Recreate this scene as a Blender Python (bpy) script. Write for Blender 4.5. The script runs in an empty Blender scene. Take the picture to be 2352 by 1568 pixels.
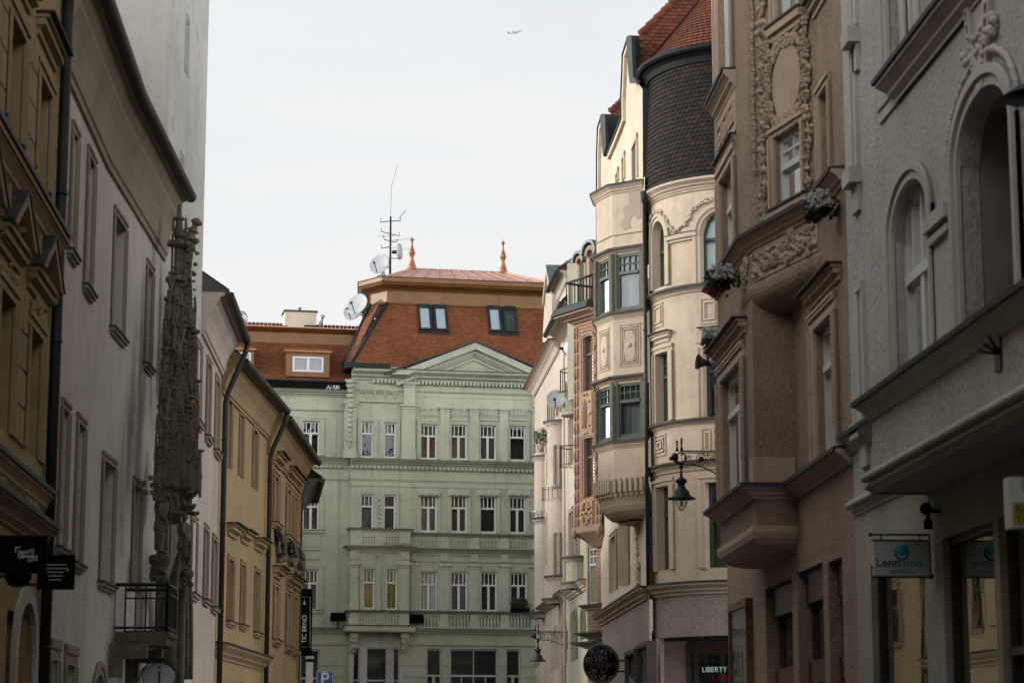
import bpy, math, random
from math import sin, cos, tan, atan, radians, pi, sqrt, floor, ceil
from mathutils import Vector, Matrix, noise
random.seed(7)
V = Vector
sc = bpy.context.scene
COL = sc.collection
# ---------------------------------------------------------------- survey of the place
FL = 5226.7; UC, VC, VH = 1176.0, 784.0, 1735.0
YAW = atan((1176 - 835) / 5312.0); PIT = atan((VH - VC) / FL)
CAM = V((0, 0, 1.65))
FWD = V((sin(YAW) * cos(PIT), cos(YAW) * cos(PIT), sin(PIT)))
RGT = V((cos(YAW), -sin(YAW), 0)); UPV = RGT.cross(FWD)
def ray(U, W): return FWD + RGT * ((U - UC) / FL) + UPV * ((VC - W) / FL)
def pp(U, W, y):
    r = ray(U, W); return V((r.x / r.y * y, y))
def zat(p, W):
    k = (VC - W) / FL; q = V((p[0], p[1], 0)) - CAM
    # (q+z*Z).up = k*(q+z*Z).fwd
    return (k * q.dot(FWD) - q.dot(UPV)) / (UPV.z - k * FWD.z)
def vdir(U):
    r = ray(U, VH); return V((r.x, r.y)).normalized()
def seg(A, VP, U, W):
    "end of a wall that starts at A, runs towards vanishing column VP and ends under (U,W)"
    d = vdir(VP); r = ray(U, W); r = V((r.x, r.y))
    # A + a d = b r
    a = (A[0] * r.y - A[1] * r.x) / (d.y * r.x - d.x * r.y)
    return V((A[0], A[1])) + d * a
# ---------------------------------------------------------------- objects
def put(o, parent=None):
    COL.objects.link(o)
    if parent is not None: o.parent = parent
    return o
def thing(name, label, cat, loc=(0, 0, 0), group=None, kind=None):
    o = bpy.data.objects.new(name, None); o.empty_display_size = .3
    o.location = loc; put(o); o['label'] = label; o['category'] = cat; o['org'] = 1
    if group: o['group'] = group
    return o
def root_of(o):
    while o.parent: o = o.parent
    return o
class MB:
    def __init__(s): s.v = []; s.f = []; s.m = []; s.mats = []; s.cur = 0; s.sm = []; s.smooth = False
    def mat(s, m):
        if m not in s.mats: s.mats.append(m)
        s.cur = s.mats.index(m); return s
    def face(s, pts):
        i = len(s.v); s.v.extend([V(p) for p in pts]); s.f.append(tuple(range(i, i + len(pts)))); s.m.append(s.cur); s.sm.append(s.smooth)
    def raw(s, vs, fs, smooth=None):
        i = len(s.v); s.v.extend([V(p) for p in vs])
        for f in fs: s.f.append(tuple(i + k for k in f)); s.m.append(s.cur); s.sm.append(s.smooth if smooth is None else smooth)
    def build(s, name, m=None, parent=None, **kw):
        if not s.f: return None
        if m is not None and not s.mats: s.mats = [m]
        off = V((0, 0, 0)) if parent is None else V(root_of(parent).location)
        me = bpy.data.meshes.new(name)
        me.from_pydata([tuple(p - off) for p in s.v], [], s.f)
        for x in s.mats: me.materials.append(x)
        me.polygons.foreach_set('material_index', s.m); me.polygons.foreach_set('use_smooth', s.sm)
        me.update()
        o = bpy.data.objects.new(name, me); put(o, parent)
        for k, x in kw.items(): o[k] = x
        return o
    # ---- primitives
    def box(s, a, b, M=None):
        x0, y0, z0 = a; x1, y1, z1 = b
        vs = [V(p) for p in ((x0, y0, z0), (x1, y0, z0), (x1, y1, z0), (x0, y1, z0), (x0, y0, z1), (x1, y0, z1), (x1, y1, z1), (x0, y1, z1))]
        if M is not None: vs = [M @ p for p in vs]
        s.raw(vs, [(0, 3, 2, 1), (4, 5, 6, 7), (0, 1, 5, 4), (1, 2, 6, 5), (2, 3, 7, 6), (3, 0, 4, 7)], False)
    def tube(s, pts, r, n=8, cap=True):
        pts = [V(p) for p in pts]; rs = r if isinstance(r, (list, tuple)) else [r] * len(pts)
        vs = []; up = None
        for i, p in enumerate(pts):
            a = pts[max(0, i - 1)]; b = pts[min(len(pts) - 1, i + 1)]; t = (b - a).normalized()
            if up is None: up = t.orthogonal().normalized()
            up = (up - t * up.dot(t)).normalized(); w = t.cross(up)
            for k in range(n):
                an = 2 * pi * k / n; vs.append(p + (up * cos(an) + w * sin(an)) * rs[i])
        fs = []
        for i in range(len(pts) - 1):
            for k in range(n): fs.append((i * n + k, i * n + (k + 1) % n, (i + 1) * n + (k + 1) % n, (i + 1) * n + k))
        if cap: fs.append(tuple(range(n - 1, -1, -1))); fs.append(tuple(range((len(pts) - 1) * n, len(pts) * n)))
        s.raw(vs, fs, n > 5)
    def lathe(s, c, prof, n=12, ax=V((0, 0, 1)), phase=0, smooth=True):
        c = V(c); ax = V(ax).normalized(); u = ax.orthogonal().normalized() if abs(ax.z) < .99 else V((1, 0, 0)); w = ax.cross(u)
        vs = [c + ax * z + (u * cos(phase + 2 * pi * k / n) + w * sin(phase + 2 * pi * k / n)) * r for r, z in prof for k in range(n)]
        fs = [(i * n + k, i * n + (k + 1) % n, (i + 1) * n + (k + 1) % n, (i + 1) * n + k) for i in range(len(prof) - 1) for k in range(n)]
        fs.append(tuple(range(n - 1, -1, -1))); fs.append(tuple(range((len(prof) - 1) * n, len(prof) * n)))
        s.raw(vs, fs, smooth)
    def blob(s, c, rx, ry=None, rz=None, M=None, n=7, m=4):
        ry = ry or rx; rz = rz or rx; c = V(c); vs = []
        for i in range(1, m):
            a = pi * i / m
            for k in range(n):
                b = 2 * pi * k / n; q = V((rx * sin(a) * cos(b), ry * sin(a) * sin(b), rz * cos(a))); vs.append(q)
        vs.append(V((0, 0, rz))); vs.append(V((0, 0, -rz)))
        if M is not None: vs = [M @ q for q in vs]
        vs = [c + q for q in vs]; t = len(vs) - 2
        fs = [(i * n + k, (i + 1) * n + k, (i + 1) * n + (k + 1) % n, i * n + (k + 1) % n) for i in range(m - 2) for k in range(n)]
        fs += [(t, k, (k + 1) % n) for k in range(n)] + [(t + 1, (m - 2) * n + (k + 1) % n, (m - 2) * n + k) for k in range(n)]
        s.raw(vs, fs, getattr(s, 'soft', True))
    # ---- things on a facade F
    def fbox(s, F, s0, s1, z0, z1, d0, d1):
        n = F.nseg(s0, s1); S = [s0 + (s1 - s0) * i / n for i in range(n + 1)]
        vs = []
        for a in S: vs += [F.P(a, z0, d0), F.P(a, z1, d0), F.P(a, z1, d1), F.P(a, z0, d1)]
        fs = []
        for i in range(n):
            for k in range(4): fs.append((i * 4 + k, i * 4 + (k + 1) % 4, i * 4 + 4 + (k + 1) % 4, i * 4 + 4 + k))
        fs += [(0, 3, 2, 1), (n * 4, n * 4 + 1, n * 4 + 2, n * 4 + 3)]
        s.raw(vs, fs, False)
    def fpoly(s, F, pts, d0, d1):
        n = len(pts)
        s.raw([F.P(a, z, d1) for a, z in pts] + [F.P(a, z, d0) for a, z in pts],
              [tuple(range(n))] + [(k, (k + 1) % n, n + (k + 1) % n, n + k) for k in range(n)], False)
    def fstrip(s, F, inn, out, d0, d1, closed=False):
        n = len(inn); vs = []
        for (a, z), (b, y) in zip(inn, out): vs += [F.P(a, z, d0), F.P(a, z, d1), F.P(b, y, d1), F.P(b, y, d0)]
        fs = []
        for i in range(n if closed else n - 1):
            j = (i + 1) % n
            for k in range(3): fs.append((i * 4 + k, i * 4 + k + 1, j * 4 + k + 1, j * 4 + k))
        if not closed: fs += [(0, 3, 2, 1), (n * 4 - 4, n * 4 - 3, n * 4 - 2, n * 4 - 1)]
        s.raw(vs, fs, False)
    def fwall(s, F, s0, s1, z0, z1, holes=(), d=0.0):
        holes = [h for h in holes]
        S = {round(s0, 4), round(s1, 4)}; Z = {round(z0, 4), round(z1, 4)}
        for h in holes:
            for a in h[:2]:
                if s0 < a < s1: S.add(round(a, 4))
            for a in h[2:4]:
                if z0 < a < z1: Z.add(round(a, 4))
        S = sorted(S); Z = sorted(Z); S2 = []
        for a, b in zip(S, S[1:]):
            n = F.nseg(a, b); S2 += [a + (b - a) * i / n for i in range(n)]
        S2.append(S[-1])
        for a, b in zip(S2, S2[1:]):
            m = (a + b) / 2
            for y, x in zip(Z, Z[1:]):
                q = (x + y) / 2
                if any(h[0] < m < h[1] and h[2] < q < h[3] for h in holes): continue
                s.face([F.P(a, y, d), F.P(b, y, d), F.P(b, x, d), F.P(a, x, d)])
        for h in holes:
            a, b, y, x, rise, dep = h[:6]
            if not (s0 <= (a + b) / 2 <= s1 and z0 <= (y + x) / 2 <= z1): continue
            n = max(F.nseg(a, b), 10 if rise else 1); SS = [a + (b - a) * i / n for i in range(n + 1)]
            T = [archz(q, h) for q in SS]
            e = d - dep
            for i in range(n):
                if rise: s.face([F.P(SS[i], T[i], d), F.P(SS[i + 1], T[i + 1], d), F.P(SS[i + 1], x, d), F.P(SS[i], x, d)])
                s.face([F.P(SS[i], T[i], d), F.P(SS[i + 1], T[i + 1], d), F.P(SS[i + 1], T[i + 1], e), F.P(SS[i], T[i], e)])
                s.face([F.P(SS[i], y, d), F.P(SS[i + 1], y, d), F.P(SS[i + 1], y, e), F.P(SS[i], y, e)])
            for q, t in ((a, T[0]), (b, T[-1])): s.face([F.P(q, y, d), F.P(q, t, d), F.P(q, t, e), F.P(q, y, e)])
    def sweep(s, path, prof, side, closed=False):
        P = [V((p[0], p[1])) for p in path]; n = len(P); N = []
        for i in range(n):
            ns = []
            for a, b in (((i - 1) % n, i), (i, (i + 1) % n)):
                if not closed and (b == 0 and a == n - 1): continue
                t = P[b] - P[a]
                if t.length < 1e-6: continue
                t.normalize(); ns.append(V((-t.y, t.x)) * side)
            if len(ns) == 2:
                m = ns[0] + ns[1]
                N.append(m / max(.35, (1 + ns[0].dot(ns[1]))))
            else: N.append(ns[0])
        k = len(prof); vs = [(P[i].x + N[i].x * d, P[i].y + N[i].y * d, z) for i in range(n) for d, z in prof]
        fs = [(i * k + j, i * k + j + 1, ((i + 1) % n) * k + j + 1, ((i + 1) % n) * k + j) for i in range(n if closed else n - 1) for j in range(k - 1)]
        if not closed: fs += [tuple(range(k)), tuple(range((n - 1) * k, n * k))[::-1]]
        s.raw(vs, fs, False)
def archz(q, h):
    a, b, y, x, rise = h[:5]
    if not rise: return x
    u = (2 * q - a - b) / (b - a)
    if len(h) > 6 and h[6]: return x - rise * abs(u) ** 1.3
    return x - rise + rise * sqrt(max(0, 1 - u * u))
def rnd(a, b): return a + (b - a) * random.random()
class Fac:
    def __init__(s, A, B, side):
        s.A = V((A[0], A[1])); s.B = V((B[0], B[1])); s.t = (s.B - s.A).normalized(); s.L = (s.B - s.A).length
        s.side = side; s.n = V((-s.t.y, s.t.x)) * side
    def nseg(s, a, b): return 1
    def p2(s, a, d=0): return s.A + s.t * a + s.n * d
    def P(s, a, z, d=0):
        q = s.p2(a, d); return V((q.x, q.y, z))
    def nrm(s, a): return V((s.n.x, s.n.y, 0))
    def tan(s, a): return V((s.t.x, s.t.y, 0))
    def hit(s, U, W, d=0):
        r = ray(U, W); n = V((s.n.x, s.n.y)); k = (s.A.dot(n) + d) / (r.x * n.x + r.y * n.y)
        q = V((r.x, r.y)) * k; return (q - s.A).dot(s.t), CAM.z + r.z * k
    def S(s, U, W, d=0): return s.hit(U, W, d)[0]
    def Z(s, U, W, d=0): return s.hit(U, W, d)[1]
    def rect(s, Ua, Ub, Vt, Vb, d=0):
        m = (Vt + Vb) / 2; a = s.S(Ua, m, d); b = s.S(Ub, m, d); q = s.p2(a, d)
        return [min(a, b), max(a, b), zat(q, Vb), zat(q, Vt)]
class Arc(Fac):
    def __init__(s, c, r, a0, a1):
        s.c = V((c[0], c[1])); s.r = r; s.a0 = a0; s.sg = 1 if a1 > a0 else -1; s.L = abs(a1 - a0) * r; s.side = 0
    def nseg(s, a, b): return max(1, int(ceil(abs(b - a) / .22)))
    def an(s, a): return s.a0 + s.sg * a / s.r
    def p2(s, a, d=0): return s.c + V((cos(s.an(a)), sin(s.an(a)))) * (s.r + d)
    def nrm(s, a): return V((cos(s.an(a)), sin(s.an(a)), 0))
    def tan(s, a): return V((-sin(s.an(a)), cos(s.an(a)), 0)) * s.sg
    def hit(s, U, W, d=0):
        r = ray(U, W); R = s.r + d; D = V((r.x, r.y)); A = D.dot(D); B = -2 * D.dot(s.c); C = s.c.dot(s.c) - R * R
        k = (-B - sqrt(max(0, B * B - 4 * A * C))) / 2 / A
        q = D * k - s.c; an = math.atan2(q.y, q.x); x = (an - s.a0) * s.sg
        while x < -pi: x += 2 * pi
        while x > pi: x -= 2 * pi
        return x * s.r, CAM.z + r.z * k
    def path(s, d=0, a=0, b=None):
        b = s.L if b is None else b; n = s.nseg(a, b); return [s.p2(a + (b - a) * i / n, d) for i in range(n + 1)]
# ---------------------------------------------------------------- materials
def newmat(name):
    m = bpy.data.materials.new(name); m.use_nodes = True; nt = m.node_tree; nt.nodes.clear(); return m, nt
def nd(nt, t, **kw):
    n = nt.nodes.new(t)
    for k, x in kw.items():
        if k.startswith('i_'):
            key = k[2:]; key = int(key) if key.isdigit() else key.replace('_', ' ')
            if hasattr(x, 'is_output') or isinstance(x, bpy.types.NodeSocket): nt.links.new(x, n.inputs[key])
            else: n.inputs[key].default_value = x
        else: setattr(n, k, x)
    return n
def math_(nt, op, a, b=None, c=None):
    n = nt.nodes.new('ShaderNodeMath'); n.operation = op
    for i, x in enumerate((a, b, c)):
        if x is None: continue
        if isinstance(x, bpy.types.NodeSocket): nt.links.new(x, n.inputs[i])
        else: n.inputs[i].default_value = x
    return n.outputs[0]
def out(nt, sh): o = nt.nodes.new('ShaderNodeOutputMaterial'); nt.links.new(sh, o.inputs[0])
def pos(nt, scale=(1, 1, 1)):
    g = nt.nodes.new('ShaderNodeNewGeometry'); m = nt.nodes.new('ShaderNodeMapping'); m.inputs['Scale'].default_value = scale
    nt.links.new(g.outputs['Position'], m.inputs['Vector']); return m.outputs[0]
def noise_(nt, vec, scale, detail=4, rough=.55):
    n = nd(nt, 'ShaderNodeTexNoise', i_Scale=scale, i_Detail=detail, i_Roughness=rough); nt.links.new(vec, n.inputs['Vector']); return n.outputs['Fac']
def ramp(nt, f, stops):
    r = nt.nodes.new('ShaderNodeValToRGB'); nt.links.new(f, r.inputs[0]); e = r.color_ramp.elements
    while len(e) < len(stops): e.new(.5)
    for x, (p, c) in zip(e, stops): x.position = p; x.color = (*c, 1) if len(c) == 3 else c
    return r.outputs[0]
def mul(c, k): return tuple(x * k for x in c)
def plaster(name, c, rough=0.0, stain=.3, streak=.25, bump=.25, dirt=(.10, .08, .06), patch=None, grime=None):
    m, nt = newmat(name); p = pos(nt)
    big = ramp(nt, noise_(nt, p, .45, 5, .6), [(.3, mul(c, .82)), (.7, mul(c, 1.10))])
    st = noise_(nt, pos(nt, (2.2, 2.2, .13)), 1.6, 5, .65)
    stf = ramp(nt, st, [(.50, (0, 0, 0)), (.80, (1, 1, 1))])
    mx = nd(nt, 'ShaderNodeMix', data_type='RGBA'); nt.links.new(big, mx.inputs['A']); mx.inputs['B'].default_value = (*mul(c, .45), 1)
    nt.links.new(math_(nt, 'MULTIPLY', stf, streak), mx.inputs['Factor']); col = mx.outputs['Result']
    sp = noise_(nt, p, 2.3, 8, .7)
    spf = math_(nt, 'MULTIPLY', ramp(nt, sp, [(.52, (0, 0, 0)), (.72, (1, 1, 1))]), stain)
    mx = nd(nt, 'ShaderNodeMix', data_type='RGBA'); nt.links.new(col, mx.inputs['A']); mx.inputs['B'].default_value = (*[(a * .5 + b * .5) for a, b in zip(mul(c, .6), dirt)], 1)
    nt.links.new(spf, mx.inputs['Factor']); col = mx.outputs['Result']
    if patch:
        pf = ramp(nt, noise_(nt, p, 1.1, 7, .62), [(.60, (0, 0, 0)), (.615, (1, 1, 1))])
        mx = nd(nt, 'ShaderNodeMix', data_type='RGBA'); nt.links.new(col, mx.inputs['A']); mx.inputs['B'].default_value = (*patch, 1)
        nt.links.new(math_(nt, 'MULTIPLY', pf, .6), mx.inputs['Factor']); col = mx.outputs['Result']
    fine = noise_(nt, p, 9, 6, .7); h = fine
    if rough:
        sm = nd(nt, 'ShaderNodeTexNoise', i_Scale=24.0, i_Detail=4.0, i_Roughness=.6, i_Distortion=.15)
        nt.links.new(pos(nt, (1, 1, .6)), sm.inputs['Vector'])
        rr = ramp(nt, sm.outputs['Fac'], [(.36, (0, 0, 0)), (.62, (1, 1, 1))])
        mx = nd(nt, 'ShaderNodeMix', data_type='RGBA', blend_type='MULTIPLY'); mx.inputs['Factor'].default_value = .8
        nt.links.new(col, mx.inputs['A'])
        nt.links.new(ramp(nt, sm.outputs['Fac'], [(.35, (.76, .74, .72)), (.6, (1.04, 1.04, 1.04))]), mx.inputs['B']); col = mx.outputs['Result']
        pm = ramp(nt, noise_(nt, p, 1.3, 4), [(.35, (.35, .35, .35)), (.65, (1, 1, 1))]); h = math_(nt, 'ADD', math_(nt, 'MULTIPLY', math_(nt, 'MULTIPLY', rr, pm), rough), fine)
    b = nd(nt, 'ShaderNodeBump', i_Strength=bump if not rough else .7, i_Distance=.02 if not rough else .035, i_Height=h)
    bs = nd(nt, 'ShaderNodeBsdfPrincipled', i_Base_Color=col, i_Roughness=.9, i_Normal=b.outputs[0]); bs.inputs['Specular IOR Level'].default_value = .2
    out(nt, bs.outputs[0]); return m
def simple(name, c, rough=.5, metal=0.0, var=.15, bump=0.0, spec=.5, scale=3.0):
    m, nt = newmat(name); f = noise_(nt, pos(nt), scale, 5, .65)
    col = ramp(nt, f, [(.3, mul(c, 1 - var)), (.7, mul(c, 1 + var))])
    bs = nd(nt, 'ShaderNodeBsdfPrincipled', i_Base_Color=col, i_Roughness=rough, i_Metallic=metal); bs.inputs['Specular IOR Level'].default_value = spec
    if bump:
        b = nd(nt, 'ShaderNodeBump', i_Strength=bump, i_Distance=.01, i_Height=noise_(nt, pos(nt), scale * 6, 5)); nt.links.new(b.outputs[0], bs.inputs['Normal'])
    out(nt, bs.outputs[0]); return m
def tilemat(name, cols, rough=.85):
    m, nt = newmat(name); g = nt.nodes.new('ShaderNodeNewGeometry')
    c = ramp(nt, g.outputs['Random Per Island'], [(i / max(1, len(cols) - 1), x) for i, x in enumerate(cols)])
    w = ramp(nt, noise_(nt, pos(nt), .7, 6, .65), [(.3, (.72, .72, .72)), (.7, (1.12, 1.1, 1.08))])
    mx = nd(nt, 'ShaderNodeMix', data_type='RGBA', blend_type='MULTIPLY'); mx.inputs['Factor'].default_value = 1
    nt.links.new(c, mx.inputs['A']); nt.links.new(w, mx.inputs['B'])
    b = nd(nt, 'ShaderNodeBump', i_Strength=.3, i_Distance=.01, i_Height=noise_(nt, pos(nt), 30, 3))
    bs = nd(nt, 'ShaderNodeBsdfPrincipled', i_Base_Color=mx.outputs['Result'], i_Roughness=rough, i_Normal=b.outputs[0]); bs.inputs['Specular IOR Level'].default_value = .3
    out(nt, bs.outputs[0]); return m
def glassmat(name, tint=(.85, .9, .9), wav=.06, boost=1.0, sc_=1.3):
    m, nt = newmat(name)
    b = nd(nt, 'ShaderNodeBump', i_Strength=wav, i_Distance=.12, i_Height=noise_(nt, pos(nt, (1, 1, .6)), sc_, 3, .5))
    fr = nd(nt, 'ShaderNodeFresnel', i_IOR=1.6, i_Normal=b.outputs[0])
    g = nd(nt, 'ShaderNodeBsdfGlossy', i_Roughness=.015, i_Color=(.95, .97, 1, 1), i_Normal=b.outputs[0]); t = nd(nt, 'ShaderNodeBsdfTransparent', i_Color=(*tint, 1))
    x = nt.nodes.new('ShaderNodeMixShader'); nt.links.new(math_(nt, 'MINIMUM', math_(nt, 'MULTIPLY', fr.outputs[0], boost), 1.0), x.inputs[0]); nt.links.new(t.outputs[0], x.inputs[1]); nt.links.new(g.outputs[0], x.inputs[2])
    out(nt, x.outputs[0]); return m
def curtain(name, c):
    m, nt = newmat(name); w = nd(nt, 'ShaderNodeTexNoise', i_Scale=9.0, i_Detail=2.0); nt.links.new(pos(nt, (1, 1, .03)), w.inputs['Vector'])
    col = ramp(nt, w.outputs['Fac'], [(.35, mul(c, .35)), (.65, c)])
    bs = nd(nt, 'ShaderNodeBsdfPrincipled', i_Base_Color=col, i_Roughness=.9); out(nt, bs.outputs[0]); return m
def emit(name, c, s):
    m, nt = newmat(name); e = nd(nt, 'ShaderNodeEmission', i_Color=(*c, 1), i_Strength=s); out(nt, e.outputs[0]); return m
M = {}
M['ochre'] = plaster('ochre_plaster', (.40, .29, .15)); M['ochre_trim'] = plaster('ochre_trim', (.36, .27, .16), stain=.4)
M['white'] = plaster('white_plaster', (.64, .59, .53), stain=.35, streak=.45); M['white_trim'] = plaster('stone_trim', (.34, .28, .21), stain=.4)
M['tower'] = plaster('tower_plaster', (.58, .565, .53), stain=.45, streak=.3, patch=(.42, .35, .26))
M['pink'] = plaster('pale_pink_plaster', (.54, .455, .39), stain=.2)
M['yellow'] = plaster('yellow_plaster', (.41, .30, .165), stain=.3); M['yellow_trim'] = plaster('yellow_trim', (.36, .26, .145), stain=.35)
M['stone'] = plaster('carved_stone', (.155, .13, .095), stain=.8, streak=.5, bump=.6)
M['green'] = plaster('green_plaster', (.41, .425, .33), stain=.34, streak=.42, dirt=(.12, .11, .07)); M['green_trim'] = plaster('green_trim', (.42, .435, .345), stain=.3, streak=.45)
M['green_dark'] = plaster('weathered_green_ledge', (.12, .125, .09), stain=.5, streak=.5)
M['cream'] = plaster('cream_plaster', (.50, .405, .31), stain=.36, streak=.38, patch=(.5, .40, .30)); M['cream_trim'] = plaster('cream_trim', (.49, .40, .305), stain=.3)
M['cream_light'] = plaster('light_cream_plaster', (.55, .475, .37), stain=.2, bump=.8)
M['repair'] = plaster('bare_render_patch', (.36, .30, .23), stain=.5)
def stonemat():
    m, nt = newmat('black_crusted_sandstone'); p = pos(nt); f = noise_(nt, p, 2.5, 6, .6)
    col = ramp(nt, f, [(.36, (.13, .11, .082)), (.5, (.17, .145, .108)), (.66, (.23, .198, .15))])
    b = nd(nt, 'ShaderNodeBump', i_Strength=.8, i_Distance=.04, i_Height=noise_(nt, p, 14, 6, .7)); bs = nd(nt, 'ShaderNodeBsdfPrincipled', i_Base_Color=col, i_Roughness=.95, i_Normal=b.outputs[0]); bs.inputs['Specular IOR Level'].default_value = .15
    out(nt, bs.outputs[0]); return m
M['stone'] = stonemat()
M['roughgrey'] = plaster('roughcast_base', (.33, .285, .24), rough=.8, stain=.4)
M['brown'] = plaster('brown_roughcast', (.42, .315, .235), rough=1.0, stain=.3, streak=.3); M['brown_trim'] = plaster('brown_smooth_plaster', (.53, .41, .32), stain=.25)
M['grey'] = plaster('grey_roughcast', (.60, .575, .53), rough=.9, stain=.15); M['grey_trim'] = plaster('grey_smooth_plaster', (.57, .53, .48), stain=.2)
M['slabs'] = plaster('pale_stone_slabs', (.42, .38, .32), stain=.3)
M['terra'] = plaster('terracotta_plaster', (.32, .22, .165), stain=.3); M['terra_dark'] = plaster('terracotta_relief', (.36, .19, .13), stain=.4)
M['pale'] = plaster('pale_rose_plaster', (.47, .395, .325), stain=.3, patch=(.5, .45, .40)); M['pale_trim'] = plaster('pale_rose_trim', (.50, .425, .345), stain=.35)
M['sage'] = plaster('sage_plaster', (.34, .33, .25), rough=.3, stain=.4)
M['grime'] = simple('weathered_flashing', (.035, .035, .033), .7, var=.4)
M['iron'] = simple('black_iron', (.012, .012, .013), .5, .3, .3)
M['lampiron'] = simple('dark_painted_iron', (.022, .025, .026), .45, .4, .3)
M['zinc'] = simple('dark_zinc', (.018, .022, .022), .6, 0, .3, spec=.25); M['pipe'] = simple('dark_downpipe', (.02, .02, .02), .55, .3, .3)
M['patina'] = simple('patinated_sheet', (.10, .14, .13), .5, .3, .35)
M['copper'] = simple('copper_sheet', (.50, .27, .21), .42, .25, .22, scale=1.6); M['ochresheet'] = simple('ochre_painted_sheet', (.165, .078, .022), .5, .1, .2, scale=1.2)
M['copperpaint'] = simple('copper_paint', (.30, .12, .045), .45, .3, .15)
M['wood_white'] = simple('white_painted_wood', (.62, .61, .60), .5, 0, .08); M['wood_green'] = simple('dark_green_painted_wood', (.022, .045, .028), .45, 0, .3)
M['wood_brown'] = simple('dark_brown_wood', (.045, .025, .017), .45, 0, .3); M['wood_grey'] = simple('grey_painted_wood', (.42, .41, .39), .5, 0, .1)
M['weatherwood'] = simple('weathered_wood', (.09, .08, .055), .8, 0, .5, scale=9)
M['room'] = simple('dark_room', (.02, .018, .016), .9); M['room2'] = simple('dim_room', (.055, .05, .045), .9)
M['glass'] = glassmat('window_glass'); M['glass_wavy'] = glassmat('old_wavy_glass', wav=.12, boost=.8); M['shopglass'] = glassmat('shop_glass', wav=.01, boost=.5); M['dull'] = glassmat('dusty_glass', boost=.4); M['clear'] = glassmat('lamp_glass', tint=(.93, .93, .9), wav=.02, boost=.7)
M['skyglass'] = glassmat('roof_glass', tint=(.8, .85, .88), wav=.02, boost=1.6)
M['net'] = curtain('net_curtain', (.72, .70, .68)); M['gold'] = curtain('gold_curtain', (.42, .28, .07)); M['olive'] = curtain('olive_curtain', (.36, .33, .08)); M['blind'] = simple('pale_blind', (.80, .84, .86), .7, 0, .04)
M['greyc'] = curtain('grey_curtain', (.15, .145, .15)); M['rosec'] = curtain('rust_curtain', (.22, .11, .07))
M['redtile'] = tilemat('red_tiles', [(.10, .031, .018), (.14, .043, .022), (.175, .056, .027), (.125, .039, .02)])
M['orangetile'] = tilemat('orange_brown_tiles', [(.155, .050, .022), (.185, .062, .025), (.225, .078, .030), (.17, .056, .023)])
M['browntile'] = tilemat('dark_brown_tiles', [(.013, .0095, .007), (.018, .012, .009), (.010, .0085, .007), (.015, .011, .008), (.032, .018, .012), (.017, .012, .009)], .9)
M['underroof'] = simple('roof_underlay', (.05, .022, .013), .9)
M['asphalt'] = simple('street_paving', (.07, .066, .06), .85, 0, .3, .5); M['paving'] = simple('pavement_slabs', (.12, .11, .10), .85, 0, .25, .4)
M['black'] = simple('black_board', (.004, .004, .0045), .85, 0, .2, spec=.1); M['signwhite'] = simple('sign_white', (.72, .74, .74), .4, 0, .04); M['signgrey'] = simple('sign_pale_blue_grey', (.50, .56, .60), .4, 0, .05)
M['blue'] = simple('sign_blue', (.01, .12, .30), .35, 0, .06); M['teal'] = simple('logo_teal', (.01, .30, .38), .4, 0, .05); M['navy'] = simple('sign_navy', (.02, .03, .06), .4)
M['signyellow'] = simple('sign_yellow', (.50, .37, .03), .4, 0, .05); M['brass'] = simple('gilded_ornament', (.55, .36, .10), .4, .6, .25)
M['dish'] = simple('dish_white', (.36, .37, .385), .45, .0, .06); M['leaf'] = simple('leaves', (.055, .085, .028), .7, 0, .5, scale=14); M['petal_w'] = simple('white_petals', (.55, .53, .51), .7, 0, .15); M['petal_r'] = simple('crimson_petals', (.30, .012, .02), .7, 0, .4, scale=20)
M['plane'] = simple('aircraft_paint', (.17, .23, .265), .4, .1, .1)
M['chim'] = plaster('chimney_render', (.62, .55, .42), stain=.3); M['steel'] = simple('galvanised_steel', (.35, .37, .38), .35, .8, .2)
M['neon'] = emit('mint_neon', (.50, .85, .72), .55); M['neonred'] = emit('red_neon', (.8, .03, .05), .16); M['shoplamp'] = emit('shop_lamp', (1, .85, .6), 2.5)
M['stained'] = tilemat('stained_glass_bits', [(.02, .02, .02), (.05, .045, .05), (.16, .16, .17), (.03, .03, .035), (.06, .02, .015)], .25)
# ---------------------------------------------------------------- building helpers
def part(name, mb, m, parent, **kw): return mb.build(name, m, parent, **kw)
COR = [(0, 0), (.18, 0), (.2, .14), (.42, .3), (.5, .32), (.52, .46), (.8, .66), (.86, .68), (.86, .74), (1, .76), (1, .96), (.97, 1), (-.05, 1)]
COVE = [(0, 0), (.12, 0), (.13, .08), (.2, .1), (.24, .3), (.36, .5), (.55, .66), (.58, .68), (.6, .74), (.78, .84), (.8, .9), (1, .92), (1, 1), (-.05, 1)]
def cornice(B, name, path, side, z, h, p, m, prof=COR, flash=.025, fm=None):
    mb = MB().mat(m); mb.sweep(path, [(a * p, z + b * h) for a, b in prof], side)
    if flash: mb.mat(fm or M['grime']); mb.sweep(path, [(-.04, z + h + .002), (p + .025, z + h + .002), (p + .03, z + h - .03), (p + .034, z + h + flash), (-.04, z + h + flash + .03)], side)
    return part(name, mb, None, B)
def eaves(B, path, side, z, h, p, m, rise=3.5, back=4.5, gm=None):
    gm = gm or M['pipe']; cornice(B, 'cornice', path, side, z, h, p, m, COVE, flash=0)
    g = MB().mat(gm); k = 8; g.sweep(path, [(p + .07 + .11 * cos(pi + pi * i / k), z + h - .01 + .12 * sin(pi + pi * i / k)) for i in range(k + 1)] + [(p + .16, z + h), (p - .02, z + h)], side)
    part('gutter', g, None, B)
    r = MB().mat(gm); r.sweep(path, [(p + .08, z + h + .02), (p + .08, z + h + .07), (-back, z + h + .07 + rise), (-back, z + h + rise)], side)
    part('roof', r, None, B)
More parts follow.
